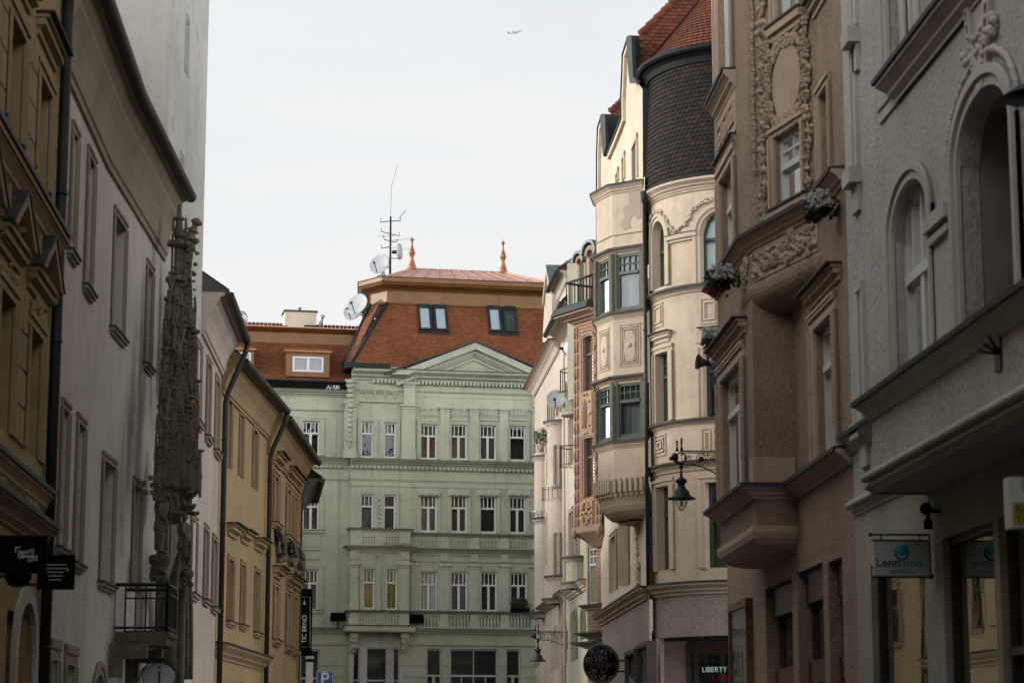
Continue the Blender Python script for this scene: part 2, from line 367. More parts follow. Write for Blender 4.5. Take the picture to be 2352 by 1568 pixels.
def window(B, F, R, holes, rise=0, rd=.2, fm='wood_white', fw=.07, tr=None, top=1, bot=2, trows=1, sur=None, sm=None, sill=None, inner='room', d=0.0, glass='glass', mull=.035, brows=1, open_=None, keystone=False, apron=0):
    s0, s1, z0, z1 = R; h = (s0, s1, z0, z1, rise, rd + .03)
    if holes is not None: holes.append(h)
    mid = (s0 + s1) / 2; e = d - rd
    w = MB().mat(M[glass]); n = max(F.nseg(s0, s1), 10 if rise else 1); SS = [s0 + (s1 - s0) * i / n for i in range(n + 1)]
    for a, b in zip(SS, SS[1:]):
        w.face([F.P(a, z0, e - .03), F.P(b, z0, e - .03), F.P(b, archz(b, h), e - .03), F.P(a, archz(a, h), e - .03)])
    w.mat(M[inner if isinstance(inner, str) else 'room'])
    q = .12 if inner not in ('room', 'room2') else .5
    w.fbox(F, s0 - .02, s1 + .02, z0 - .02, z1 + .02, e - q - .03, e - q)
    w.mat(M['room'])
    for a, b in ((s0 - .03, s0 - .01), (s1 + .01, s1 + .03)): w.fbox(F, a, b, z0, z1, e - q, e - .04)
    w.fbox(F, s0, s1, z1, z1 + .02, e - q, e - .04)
    wo = part('window', w, None, B)
    f = MB().mat(M[fm]); ff = e + .02; fb = e - .045
    f.fbox(F, s0, s0 + fw, z0, z1 - rise, fb, ff); f.fbox(F, s1 - fw, s1, z0, z1 - rise, fb, ff)
    f.fbox(F, s0 + fw, s1 - fw, z0, z0 + fw, fb, ff)
    if rise:
        hi = (s0 + fw, s1 - fw, z0, z1 - fw, rise - fw * .3, 0) + tuple(h[6:7]); K = 12
        f.fstrip(F, [(s0 + fw + (s1 - s0 - 2 * fw) * i / K, archz(s0 + fw + (s1 - s0 - 2 * fw) * i / K, hi)) for i in range(K + 1)],
                 [(s0 + (s1 - s0) * i / K, archz(s0 + (s1 - s0) * i / K, h)) for i in range(K + 1)], fb, ff)
    else: f.fbox(F, s0 + fw, s1 - fw, z1 - fw, z1, fb, ff)
    zt = z1 - fw
    if tr:
        zt = z0 + (z1 - z0) * tr
        f.fbox(F, s0 + fw, s1 - fw, zt - fw * .5, zt + fw * .6, fb, ff + .03)
        for i in range(1, top):
            a = s0 + (s1 - s0) * i / top; f.fbox(F, a - mull / 2, a + mull / 2, zt, archz(a, h) - fw * .5, fb + .01, ff)
        for i in range(1, trows):
            y = zt + (z1 - zt) * i / trows; f.fbox(F, s0 + fw, s1 - fw, y - mull / 2, y + mull / 2, fb + .01, ff - .004)
    for i in range(1, bot):
        a = s0 + (s1 - s0) * i / bot; k = fw * .75 if bot == 2 else mull * .6
        if open_ is None: f.fbox(F, a - k, a + k, z0 + fw, zt - fw * .5, fb, ff + .008)
    for i in range(1, brows):
        y = z0 + (zt - z0) * i / brows; f.fbox(F, s0 + fw, s1 - fw, y - mull / 2, y + mull / 2, fb + .01, ff - .004)
    part('frame', f, None, wo)
    if sur:
        sw, sp = sur[0], sur[1]; t = MB().mat(sm)
        for (k0, k1, pp_) in ((0, sw, sp), (sw * .55, sw, sp * 1.7)):
            zz = z1 - rise
            t.fbox(F, s0 - k1, s0 - k0, z0, zz, d - .01, d + pp_); t.fbox(F, s1 + k0, s1 + k1, z0, zz, d - .01, d + pp_)
            if rise:
                K = 14; ho = (s0 - k1, s1 + k1, z0, z1 + k1, rise + k1, 0) + tuple(h[6:7]); hi = (s0 - k0, s1 + k0, z0, z1 + k0, rise + k0, 0) + tuple(h[6:7])
                f2 = lambda hh, i: (hh[0] + (hh[1] - hh[0]) * (1 - cos(pi * i / K)) / 2)
                t.fstrip(F, [(f2(hi, i), archz(f2(hi, i), hi)) for i in range(K + 1)], [(f2(ho, i), archz(f2(ho, i), ho)) for i in range(K + 1)], d - .01, d + pp_)
            else: t.fbox(F, s0 - k1, s1 + k1, z1 + k0, z1 + k1, d - .01, d + pp_ + .001)
        if keystone: t.fpoly(F, [(mid - .06, z1 - .02), (mid + .06, z1 - .02), (mid + .1, z1 + sw * 1.2), (mid - .1, z1 + sw * 1.2)], d, d + sp * 2.5)
        if apron: t.fbox(F, s0 - .02, s1 + .02, z0 - apron, z0 - .1, d - .01, d + sp)
        part('surround', t, None, wo)
    if sill:
        t = MB().mat(sm or M['grime']); so, sh = sill; k = (sur[0] if sur else .05) + .04
        t.fbox(F, s0 - k, s1 + k, z0 - sh, z0 - .02, d - .01, d + so); t.fbox(F, s0 - k + .05, s1 + k - .05, z0 - sh * 1.7, z0 - sh, d - .01, d + so * .55)
        t.mat(M['grime']); t.fbox(F, s0 - k - .02, s1 + k + .02, z0 - .02, z0 + .012, e, d + so + .025)
        part('sill', t, None, wo)
    return wo
def hood(B, F, s0, s1, z, h, p, m, d=0.0, kind=0, ends=True):
    "flat or triangular hood mould over a window"
    mb = MB().mat(m); n = F.nseg(s0, s1)
    path = [F.p2(s0 + (s1 - s0) * i / n, d) for i in range(n + 1)]; side = F.side or (1 if F.sg < 0 else -1)
    if ends: path = [F.p2(s0, d - .02)] + path + [F.p2(s1, d - .02)]
    for k in range(6):
        a = [0, .35, .45, .8, .95, 1.0][k]; b = [.2, .35, .55, .75, .75, 1][k]
        if k < 5: mb.fbox(F, s0 - p * b * .6, s1 + p * b * .6, z + a * h, z + [0, .35, .45, .8, .95, 1.0][k + 1] * h + .001 * k, d - .01, d + p * b)
    mb.mat(M['grime'])
    if kind == 0: mb.fbox(F, s0 - p * .65, s1 + p * .65, z + h, z + h + .025, d - .01, d + p + .02)
    else:
        mid = (s0 + s1) / 2; a, b = s0 - p * .6, s1 + p * .6; r = kind; t = .14
        mb.mat(m); mb.fpoly(F, [(a + .05, z + h), (b - .05, z + h), (mid, z + h + r - t)], d - .01, d + .04)
        mb.fpoly(F, [(a, z + h), (a + .22, z + h), (mid, z + h + r - t), (mid, z + h + r)], d - .01, d + p); mb.fpoly(F, [(b - .22, z + h), (b, z + h), (mid, z + h + r), (mid, z + h + r - t)], d - .01, d + p)
        mb.mat(M['grime']); mb.fpoly(F, [(a - .03, z + h + .01), (mid, z + h + r + .005), (mid, z + h + r + .035), (a - .03, z + h + .035)], d - .01, d + p + .02); mb.fpoly(F, [(mid, z + h + r + .005), (b + .03, z + h + .01), (b + .03, z + h + .035), (mid, z + h + r + .035)], d - .01, d + p + .02)
    return part('hood_mould', mb, None, B)
def downpipe(B, F, s, z0, z1, d=.14, r=.06, m=None, zg=None, dg=.6):
    mb = MB(); pts = [F.P(s, z0, d), F.P(s, z1, d)]
    if zg: pts += [F.P(s, z1 + .25, d + .06), F.P(s, zg - .25, dg - .06), F.P(s, zg, dg)]
    mb.tube(pts, r, 8)
    z = z0 + 1
    while z < z1: mb.lathe(F.P(s, z, d), [(r + .012, 0), (r + .012, .05)], 8); z += 2.0
    return part('downpipe', mb, m or M['pipe'], B)
def railing(mb, path, z0, z1, step=.12, r=.012, rail=.022, curl=False):
    P = [V((p[0], p[1])) for p in path]
    for z, q in ((z1, rail), (z0 + .06, rail * .7)): mb.tube([(p.x, p.y, z) for p in P], q, 6)
    for a, b in zip(P, P[1:]):
        n = max(1, int((b - a).length / step))
        for i in range(n + 1):
            p = a.lerp(b, i / n); mb.tube([(p.x, p.y, z0), (p.x, p.y, z1)], r, 4, False)
def tiles(mb, f, W, H, tw, th, ok=None, lift=.03):
    rows = int(H / th) + 1; cols = int(W / tw) + 2
    sh = [(-.49, 1.5), (-.49, .42), (-.34, .12), (0, 0), (.34, .12), (.49, .42), (.49, 1.5)]
    for i in range(rows):
        for j in range(-1, cols):
            c = (j + .5 * (i % 2)) * tw; t = i * th
            if ok and not ok(c, t + th * .5): continue
            jt = rnd(-.004, .004); up = []
            for a, b in sh:
                up.append(f(min(max(c + a * tw, 0), W) if not ok else c + a * tw, min(t + b * th, H + .02), lift * (1.15 - b * .75) + jt))
            mb.face(up)
            lo = [f(c + a * tw, t + b * th + .0, lift * (.1 if b < 1 else 0)) for a, b in sh[1:6]]
            sv = mb.cur; mb.mat(M['underroof'])
            for k in range(4): mb.face([up[k + 1], up[k + 2], lo[k + 1], lo[k]])
            mb.cur = sv
def quadmap(B0, B1, T0, T1):
    "maps (s,t,h) over the quad B0-B1 (bottom), T0-T1 (top)"
    B0, B1, T0, T1 = map(V, (B0, B1, T0, T1)); W = (B1 - B0).length; u = (B1 - B0).normalized()
    up = (T0 - B0) - u * (T0 - B0).dot(u); H = up.length; up.normalize(); n = u.cross(up)
    l0 = (T0 - B0).dot(u); l1 = (T1 - B0).dot(u)
    f = lambda s, t, h: B0 + u * s + up * t + n * h
    ok = lambda s, t: l0 * t / H - .06 <= s <= W + (l1 - W) * t / H + .06
    return f, W, H, ok, min(0, l0), max(W, l1)
def tiled(mb, m, B0, B1, T0, T1, tw, th, flip=False, okx=None):
    f, W, H, ok, a, b = quadmap(B0, B1, T0, T1)
    g = (lambda s, t, h: f(s + a, t, -h)) if flip else (lambda s, t, h: f(s + a, t, h))
    okk = lambda s, t: ok(s + a, t) and (okx is None or okx(g(s, t, 0)))
    mb.mat(M['underroof'])
    if okx is None: mb.face([V(B0), V(B1), f(W, 0, 0) + (V(T1) - V(B1)) - (f(0, 1, 1) - f(0, 1, 0)) * (V(T1) - V(B1)).dot(f(0, 1, 1) - f(0, 1, 0)), V(T0)])
    mb.mat(M[m]); tiles(mb, g, b - a, H, tw, th, okk)
def textmesh(body, size, ext=.004, align='CENTER', sx=1.0, bold=0.0):
    cu = bpy.data.curves.new('t', 'FONT'); cu.body = body; cu.size = size; cu.extrude = ext; cu.align_x = align; cu.align_y = 'CENTER'; cu.offset = bold
    o = bpy.data.objects.new('t', cu); COL.objects.link(o); dg = bpy.context.evaluated_depsgraph_get()
    me = bpy.data.meshes.new_from_object(o.evaluated_get(dg)); vs = [V((v.co.x * sx, v.co.y, v.co.z)) for v in me.vertices]; fs = [tuple(p.vertices) for p in me.polygons]
    bpy.data.objects.remove(o); bpy.data.curves.remove(cu); bpy.data.meshes.remove(me); return vs, fs
def text(mb, body, c, right, up, size, **kw):
    right = V(right).normalized(); up = V(up).normalized(); n = right.cross(up); vs, fs = textmesh(body, size, **kw)
    mb.raw([V(c) + right * p.x + up * p.y + n * p.z for p in vs], fs, False)
SUN_EL, SUN_AZ, SUN_E, SUN_ANG, EXPO = 18.0, -80.0, 2.2, 5.0, 0.0
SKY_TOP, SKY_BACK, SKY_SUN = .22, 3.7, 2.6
# ================================================================ LEFT SIDE OF THE STREET
XL = -4.2
def mk(A, VP, U, W, side): return Fac(A, seg(A, VP, U, W), side)
# ---- near ochre house
rr = ray(117, 700); yE = XL / rr.x * rr.y
H1 = Fac((XL, -24), (XL, yE), -1); s0H1 = 24
B = thing('ochre_house', 'ornate ochre house with triangular window hoods and deep ledges, nearest on the left', 'building', (XL, yE, 0))
hs = []; rows = []
def H1w(U0, U1, Vt, Vb): return H1.rect(U0, U1, Vt, Vb)
a1 = H1.rect(82, 112, 150, 450); a0 = H1.rect(10, 57, 150, 450); pitch = a1[0] - a0[0]
eN = H1.p2(H1.L, .2); zA = zat(eN, 548); zB = zat(H1.p2(H1.L, .08), 1134); zC = zat(H1.p2(H1.L, .2), 1254) + .22
ztop = H1.Z(82, 155); w1 = 1.15; sx = a1[0] + .0
cols = [sx - pitch * k for k in range(0, 9)]
zt2 = zat(H1.p2(sx), 745); zb2 = zB + .35; zt1 = ztop; zb1 = zA + .45
for k, s in enumerate(cols):
    for (zb, zt, kind) in ((zb1, zt1, 0), (zb2, zt2, .55)):
        if k > 4 and kind == 0: continue
        window(B, H1, (s, s + w1, zb, zt), hs, rd=.28, fm='wood_brown', tr=.68, top=2, sur=(.17, .04), sm=M['ochre_trim'])
        hood(B, H1, s - .22, s + w1 + .22, zt + .42, .26, .22, M['ochre_trim'], kind=kind)
ground = []
for k in range(1, 9): ground.append(H1.S(95, 1450) - 2.9 * k)
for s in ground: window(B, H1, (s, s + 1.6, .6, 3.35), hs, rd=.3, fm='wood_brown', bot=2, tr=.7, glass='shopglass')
dh = [H1.S(36, 1450), H1.S(62, 1450)]; dz = zat(H1.p2(dh[0]), 1375)
hs.append((dh[0] - .1, dh[1] + .5, 0, dz, .6, .5))
w = MB(); w.fwall(H1, 0, H1.L, 0, zC, hs); w.fwall(H1, 0, H1.L, zC, 17.0, hs)
w.fbox(H1, 0, H1.L, 0, 17, -6, -5.8); w.fbox(H1, H1.L - .01, H1.L + .02, 0, 17, -6, -.01)
part('wall', w, M['ochre'], B)
g = MB(); z = zB + .5
t = MB().mat(M['ochre_trim'])
for i, c in enumerate(cols[:5]):      # rusticated strips beside the windows
    for lo, hi in ((zb1 - .2, zt1 + .4), (zb2, zt2 + .35)):
        for a, b in ((c - .58, c - .22), (c + w1 + .22, c + w1 + .58)):
            z = lo; t = MB().mat(M['ochre_trim'])
            while z < hi - .1: t.fbox(H1, a, b, z, min(z + .42, hi), -.01, .035); z += .45
            part('quoin_strip', t, None, B)
for z, h, p in ((zA - .42, .42, .22), (zB - .3, .3, .14), (zC - .26, .26, .22), (13.6, .5, .5)):
    cornice(B, 'ledge', [H1.p2(0), H1.p2(H1.L - .02)], -1, z, h, p, M['ochre_trim'])
c = MB().mat(M['ochre_trim'])         # consoles under the upper ledge and frieze panels
s = H1.L - .3
while s > 17:
    c = MB().mat(M['ochre_trim'])
    c.fbox(H1, s, s + .13, zA - .95, zA - .42, -.01, .08); c.fbox(H1, s + .02, s + .11, zA - .7, zA - .42, .05, .15); c.blob(H1.P(s + .065, zA - .9, .07), .06); part('console', c, None, B)
    s -= .62
for i, cx in enumerate(cols[:5]):
    c = MB().mat(M['ochre_trim']); c.fbox(H1, cx - .1, cx + w1 + .1, zC + .14, zB - .36, -.01, .03)
    for k in range(26): c.blob(H1.P(cx + rnd(0, w1), rnd(zC + .2, zB - .42), .03), rnd(.04, .08), M=None)
    for k in range(16): c.blob(H1.P(cx + rnd(0, w1), rnd(zt2 + .2, zt2 + .4), .02), rnd(.03, .06))
    part('frieze_panel', c, None, B)
d = MB().mat(M['grey_trim']); K = 10; a, b = dh[0] - .1, dh[1] + .5; hi = (a, b, 0, dz, .6, 0); ho = (a - .2, b + .2, 0, dz + .2, .8, 0)
d.fstrip(H1, [(a, 0)] + [(a + (b - a) * i / K, archz(a + (b - a) * i / K, hi)) for i in range(K + 1)] + [(b, 0)], [(a - .2, 0)] + [(a - .2 + (b - a + .4) * i / K, archz(a - .2 + (b - a + .4) * i / K, ho)) for i in range(K + 1)] + [(b + .2, 0)], -.01, .06)
d.mat(M['wood_brown']); d.fbox(H1, a, b, 0, dz, -.6, -.5)
part('door', d, None, B)
downpipe(B, H1, H1.L - .05, 0, 15.5, d=.09, r=.075)
# ---- white hall with windows (two straight stretches that bend to the right)
A1 = H1.B; W1 = mk(A1, 860, 235, 700, -1); W2 = mk(W1.B, 1070, 370, 784, -1)
B = thing('white_hall', 'long white plastered hall with deep coved eaves beside the tower, bending to the right', 'building', (*A1, 0))
hs1, hs2 = [], []
WT = M['white_trim']
def lw(F, Ul, Ur, Vt, Vb, hs, sill=True, sur=.13, rd=.21, **k):
    R = F.rect(Ul, Ur, Vt, Vb)
    return window(B, F, R, hs, rd=rd, fm=k.pop('fm', 'wood_brown'), tr=.66, top=2, sur=(sur, .03), sm=WT, sill=(.09, .07) if sill else None, **k)
lw(W1, 161, 172, 300, 575, hs1); lw(W1, 197, 211, 355, 655, hs1)
lw(W2, 259, 284, 492, 752, hs2); lw(W2, 334, 346, 612, 835, hs2)
lw(W1, 136, 150, 935, 1255, hs1); lw(W1, 172, 187, 968, 1290, hs1)
lw(W2, 232, 258, 1055, 1335, hs2); lw(W2, 303, 320, 1110, 1355, hs2, sill=False)
lw(W1, 116, 126, 1515, 1640, hs1, sill=False, sur=.28); lw(W1, 150, 166, 1525, 1650, hs1, sill=False, sur=.28)
lw(W2, 214, 236, 1545, 1660, hs2, sill=False, sur=.2, rise=.35); lw(W2, 290, 302, 1552, 1660, hs2, sill=False, sur=.2, rise=.35)
zE = zat(W2.p2(W2.L, .5), 447); zE0 = zE - 1.3
w = MB(); w.fwall(W1, 0, W1.L, 0, zE, hs1); w.fwall(W2, 0, W2.L, 0, zE, hs2)
w.fbox(W2, W2.L - .02, W2.L + .0, 0, zE + 4, -6, -.05)
part('wall', w, M['white'], B)
eaves(B, [W1.p2(0.02), W1.p2(W1.L), W2.p2(W2.L)], -1, zE0, 1.27, .42, M['white_trim'], rise=7, back=6)
# balcony
R = W2.rect(300, 345, 1360, 1460); s0, s1 = W2.S(287, 1460, 0.0), W2.S(287, 1460, 0.0) + 1
by0 = W2.S(318, 1458, .75) - 2.0; by1 = by0 + 2.2; zb = zat(W2.p2(by0, .75), 1462); zt = zat(W2.p2(by0, .75), 1355)
o0 = W2.S(287, 1400, .0); bx = o0 + .05; bx1 = W2.S(382, 1450, .85); zb = zat(W2.p2(bx, .8), 1458); zt = zat(W2.p2(bx, .8), 1354)
sb = MB().mat(M['stone']); sb.fbox(W2, bx, bx1, zb - .22, zb, -.02, .85); sb.fbox(W2, bx - .05, bx1 + .05, zb - .08, zb + .001, -.02, .9)
for q in (bx + .25, bx1 - .45): sb.fpoly(W2, [(q, zb - .22), (q + .2, zb - .22), (q + .2, zb - .75), (q, zb - .75)], -.02, .2); sb.fpoly(W2, [(q + .01, zb - .22), (q + .19, zb - .22), (q + .19, zb - .45), (q + .01, zb - .45)], .1, .6)
bo = part('balcony', sb, None, B)
rl = MB(); railing(rl, [W2.p2(bx, 0), W2.p2(bx, .85), W2.p2(bx1, .85), W2.p2(bx1, 0)], zb, zt, .15, .016, .03); rl.tube([W2.P(bx, zt - .14, .85), W2.P(bx1, zt - .14, .85)], .015, 6); rl.tube([W2.P(bx, zt - .14, 0), W2.P(bx, zt - .14, .85)], .015, 6)
part('railing', rl, M['iron'], bo)
# ---- tower
T1 = mk(W2.B, 1070, 463, 700, -1)
B = thing('town_tower', 'tall plain whitewashed tower with slit windows rising above the white hall', 'tower', (*T1.A, 0))
w = MB(); hs = []
for U0, U1, Vt, Vb in ((426, 431, 45, 165), (414, 418, 360, 400)):
    R = T1.rect(U0, U1, Vt, Vb); window(B, T1, R, hs, rd=.35, fm='wood_brown', fw=.03, bot=1, sur=(.1, .02), sm=M['tower'])
w.fwall(T1, 0, T1.L, 0, 26, hs); q0 = T1.p2(0); q1 = T1.p2(T1.L)
TS = Fac(T1.p2(0, -7), q0, -1); w.fwall(TS, 0, TS.L, 0, 26)
TN = Fac(q1, T1.p2(T1.L, -7), -1); w.fwall(TN, 0, 7, 0, 26); part('wall', w, M['tower'], B)
r = MB(); cc = (q0 + q1) / 2 - T1.n * 3.5; vs = [T1.P(0, 26, .2), T1.P(T1.L, 26, .2), T1.P(T1.L, 26, -7.2), T1.P(0, 26, -7.2), V((cc.x, cc.y, 31))]; r.raw(vs, [(0, 1, 4), (1, 2, 4), (2, 3, 4), (3, 0, 4), (0, 3, 2, 1)]); part('roof', r, M['pipe'], B)
# ---- gothic portal on the tower foot
B = thing('gothic_portal', 'tall carved sandstone portal with crocketed pinnacles, one of them bent, on the tower wall', 'portal', (*T1.p2(1.5, .4), 0))
st = MB().mat(M['stone']); st.soft = False
def crock(mb, p, q, r0, r1, step=.2, cr=.05, n=4):
    p, q = V(p), V(q); L = (q - p).length; k = 0; t = step * .5
    mb.tube([p, q], [r0, r1], n, True)
    ax = (q - p).normalized(); u = ax.orthogonal().normalized(); w = ax.cross(u)
    while t < L:
        r = r0 + (r1 - r0) * t / L
        for i in range(4):
            a = pi / 4 + i * pi / 2 + (.3 if k % 2 else 0); d = u * cos(a) + w * sin(a)
            mb.blob(p + ax * t + d * (r + cr * .6), cr, cr * .9, cr * .75, n=5, m=3)
        t += step; k += 1
def fleuron(mb, p, r, ax=V((0, 0, 1))):
    ax = ax.normalized(); u = ax.orthogonal().normalized(); w = ax.cross(u)
    for i in range(6):
        d = u * cos(i * pi / 3) + w * sin(i * pi / 3); mb.blob(V(p) + d * r * .7, r * .38, r * .38, r * .3, n=5, m=3)
    mb.lathe(p, [(r * .5, -r * .3), (r * .75, 0), (r * .4, r * .25)], 6, ax)
def shaft(U, W, d, W2_, r, F=T1):
    a, z = F.hit(U, W, d); q = F.p2(a, d); return V((q.x, q.y, z)), V((q.x, q.y, zat(q, W2_)))
def pinn(U, Wt, Wb, d, r=.12, spire=.4, fl=.16, mb=st, rings=1):
    "pinnacle: square shaft with mouldings and a crocketed spire; Wt top, Wb foot in picture rows"
    b, t = shaft(U, Wb, d, Wt, r); L = t.z - b.z; zs = b.z + L * (1 - spire)
    mb.tube([b, V((b.x, b.y, zs))], [r, r * .92], 4)
    for i in range(4):
        a = i * pi / 2; o = V((cos(a), sin(a), 0)) * r * 1.02; mb.tube([b + o, V((b.x, b.y, zs)) + o], r * .22, 4)
    for k in range(rings + 1):
        z = b.z + (zs - b.z) * k / max(1, rings); mb.lathe((b.x, b.y, z), [(r * 1.05, -.02), (r * 1.28, 0), (r * 1.24, .03), (r * 1.0, .06)], 4, phase=pi / 4, smooth=False)
        for i in range(4):
            a = pi / 4 + i * pi / 2; mb.tube([(b.x + cos(a) * r * 1.35, b.y + sin(a) * r * 1.35, z + .02), (b.x + cos(a) * r * 1.35, b.y + sin(a) * r * 1.35, z + .2), (b.x + cos(a) * r * 1.35, b.y + sin(a) * r * 1.35, z + .34)], [.028, .02, .004], 4)
    crock(mb, (b.x, b.y, zs), (b.x, b.y, t.z - .1), r * .85, r * .25, .17, r * .22 + .012)
    if fl: fleuron(mb, (t.x, t.y, t.z - .25), fl); mb.lathe((t.x, t.y, t.z - .2), [(r * .35, 0), (r * .3, .12), (r * .55, .16), (r * .3, .2), (.02, .28)], 6)
pinn(409, 497, 660, .45, .12, .25, 0); p, q = shaft(409, 600, .45, 545, .1)
fleuron(st, (q.x, q.y, q.z - .12), .22); st.tube([q, q + V((0, 0, .35))], [.09, .06], 6); st.lathe(q + V((0, 0, .3)), [(.05, 0), (.13, .04), (.05, .09), (.03, .3)], 8)
# bent pinnacle
a, z = T1.hit(424, 640, .55); b0 = T1.P(a, z, .55); c1 = T1.P(a + .02, zat(T1.p2(a, .55), 575), .6); c2 = T1.P(a + .02, zat(T1.p2(a, .6), 548), .61)
crock(st, b0, c1, .13, .13, .2, .055); fleuron(st, c2, .20, V((.35, 0, 1))); top = T1.P(a, zat(T1.p2(a, .7), 512), .74)
st.tube([c1, c2, c2 + (top - c2) * .45, top], [.14, .10, .07, .05], 8); st.lathe(c2 + (top - c2) * .5, [(.06, -.04), (.13, 0), (.06, .05)], 8, top - c2); st.lathe(top, [(.05, -.05), (.12, 0), (.09, .05), (.03, .09)], 8, top - c2)
st.tube([T1.P(T1.S(411, 540, .45), T1.Z(411, 540, .45), .45), c2 + (top - c2) * .45], .012, 4)
for U, Wt, Wb, d, r, fl in ((409, 590, 830, .35, .12, .0), (418, 580, 900, .45, .13, 0), (430, 600, 860, .5, .12, 0), (424, 640, 930, .6, .11, 0),
        (399, 610, 830, .55, .13, .2), (388, 655, 905, .5, .12, .15), (396, 760, 990, .65, .1, .12), (405, 800, 1010, .75, .1, .1), (418, 800, 1020, .7, .11, .12), (430, 720, 960, .75, .08, .12),
        (439, 730, 900, .8, .07, .14), (442, 770, 850, .8, .06, .1), (379, 770, 985, .55, .11, .12), (370, 900, 1110, .55, .1, .12), (382, 930, 1100, .7, .1, .1), (395, 960, 1120, .8, .1, .1),
        (408, 930, 1110, .8, .1, .1), (422, 900, 1120, .8, .11, .12), (434, 880, 1080, .85, .09, .12), (444, 950, 1080, .9, .06, .12), (448, 1035, 1130, .95, .06, .1), (436, 1030, 1130, .9, .06, .1), (366, 990, 1150, .6, .09, .1), (414, 1010, 1180, .6, .12, 0), (398, 1060, 1200, .5, .12, 0)):
    pinn(U, Wt, Wb, d, r, .45, fl, rings=2)
for U, W in ((383, 660), (395, 730), (410, 770), (432, 790), (440, 905), (378, 905), (392, 920), (412, 930), (428, 960), (388, 1020), (404, 1030), (420, 1045), (438, 1010), (446, 1065), (384, 1085), (402, 1100), (424, 1100)):
    a, z = T1.hit(U, W, .6)                       # ogee arches between the pinnacles
    for sg in (-1, 1):
        st.tube([T1.P(a + sg * x, z - .30 + y, .62 + .1 * (1 - x)) for x, y in ((.3, -.3), (.3, 0), (.25, .17), (.13, .3), (.04, .4), (0, .55))], [.026, .026, .026, .024, .02, .015], 5)
    fleuron(st, T1.P(a, z + .25, .7), .09)
    st.tube([T1.P(a - .3, z + .1, .66), T1.P(a - .1, z - .12, .7), T1.P(a + .1, z - .12, .7), T1.P(a + .3, z + .1, .66)], .03, 5)
# body, canopy rims
for U0, U1, Wt, Wb, d in ((392, 414, 760, 1010, .2), (384, 412, 985, 1160, .25), (382, 406, 1150, 1345, .2), (384, 420, 1330, 1600, .25)):
    a, b = sorted((T1.S(U0, Wb, d), T1.S(U1, Wb, d))); q = T1.p2(a, d); st.fbox(T1, max(.1, a), b, zat(q, Wb), zat(q, Wt), -.01, d)
for k in range(90):
    W = rnd(640, 1140); U = rnd(370 if W > 900 else 384, 446 if W > 780 else 430); a, z = T1.hit(U, W, .55)
    st.blob(T1.P(a, z, rnd(.5, .6)), rnd(.015, .045), rnd(.02, .05), rnd(.05, .2), n=4, m=3)
for U, W, n in ((372, 1115, 6), (392, 1120, 7), (412, 1150, 9), (430, 1155, 8), (444, 1120, 5)):
    a, z = T1.hit(U, W, .8)
    for k in range(n): st.blob(T1.P(a + rnd(-.25, .25), z + rnd(-.12, .12), rnd(.5, .9)), .05, n=5, m=3)
for U, W in ((408, 1178), (436, 1160), (443, 1178)): a, z = T1.hit(U, W, .9); fleuron(st, T1.P(a, z, .9), .12)
# hoops at right side
a, z = T1.hit(444, 1110, .9)
st.tube([T1.P(a, z + .5, .95), T1.P(a, z + .1, 1.0), T1.P(a, z - .15, .95), T1.P(a, z - .35, .7), T1.P(a, z - .4, .5)], .06, 6)
# consoles, foot mouldings, jambs
def console(U, Wt, Wb, d, r):
    a, z = T1.hit(U, Wt, d); b = zat(T1.p2(a, d), Wb); h = z - b; c = T1.P(a, 0, d)
    st.lathe((c.x, c.y, b), [(r * .2, -h * .5), (r * .35, 0), (r * .8, h * .45), (r * .85, h * .6), (r * 1.1, h * .7), (r * 1.1, h * .95), (r, h)], 8)
    for k in range(22): an = rnd(0, 6.3); st.blob((c.x + cos(an) * r * .8, c.y + sin(an) * r * .8, b + rnd(0, h * .55)), .055, n=5, m=3)
console(368, 1274, 1335, .5, .17); console(424, 1310, 1350, .75, .15)
for k, (U, d) in enumerate(((384, .3), (392, .45), (402, .55), (412, .6), (420, .7))):
    a, z = T1.hit(U, 1345, d); st.tube([T1.P(a, 0, d), T1.P(a, z, d)], .07, 6)
for k in range(6):
    a, z = T1.hit(404, 1400, .5); r = .9 + k * .12; st.tube([T1.P(a + r * cos(t) * .9 - .2, z - 1.2 + r * 1.6 * sin(t), .35 + k * .06) for t in [pi * i / 12 for i in range(13)]], .05, 6)
part('carving', st, None, B)
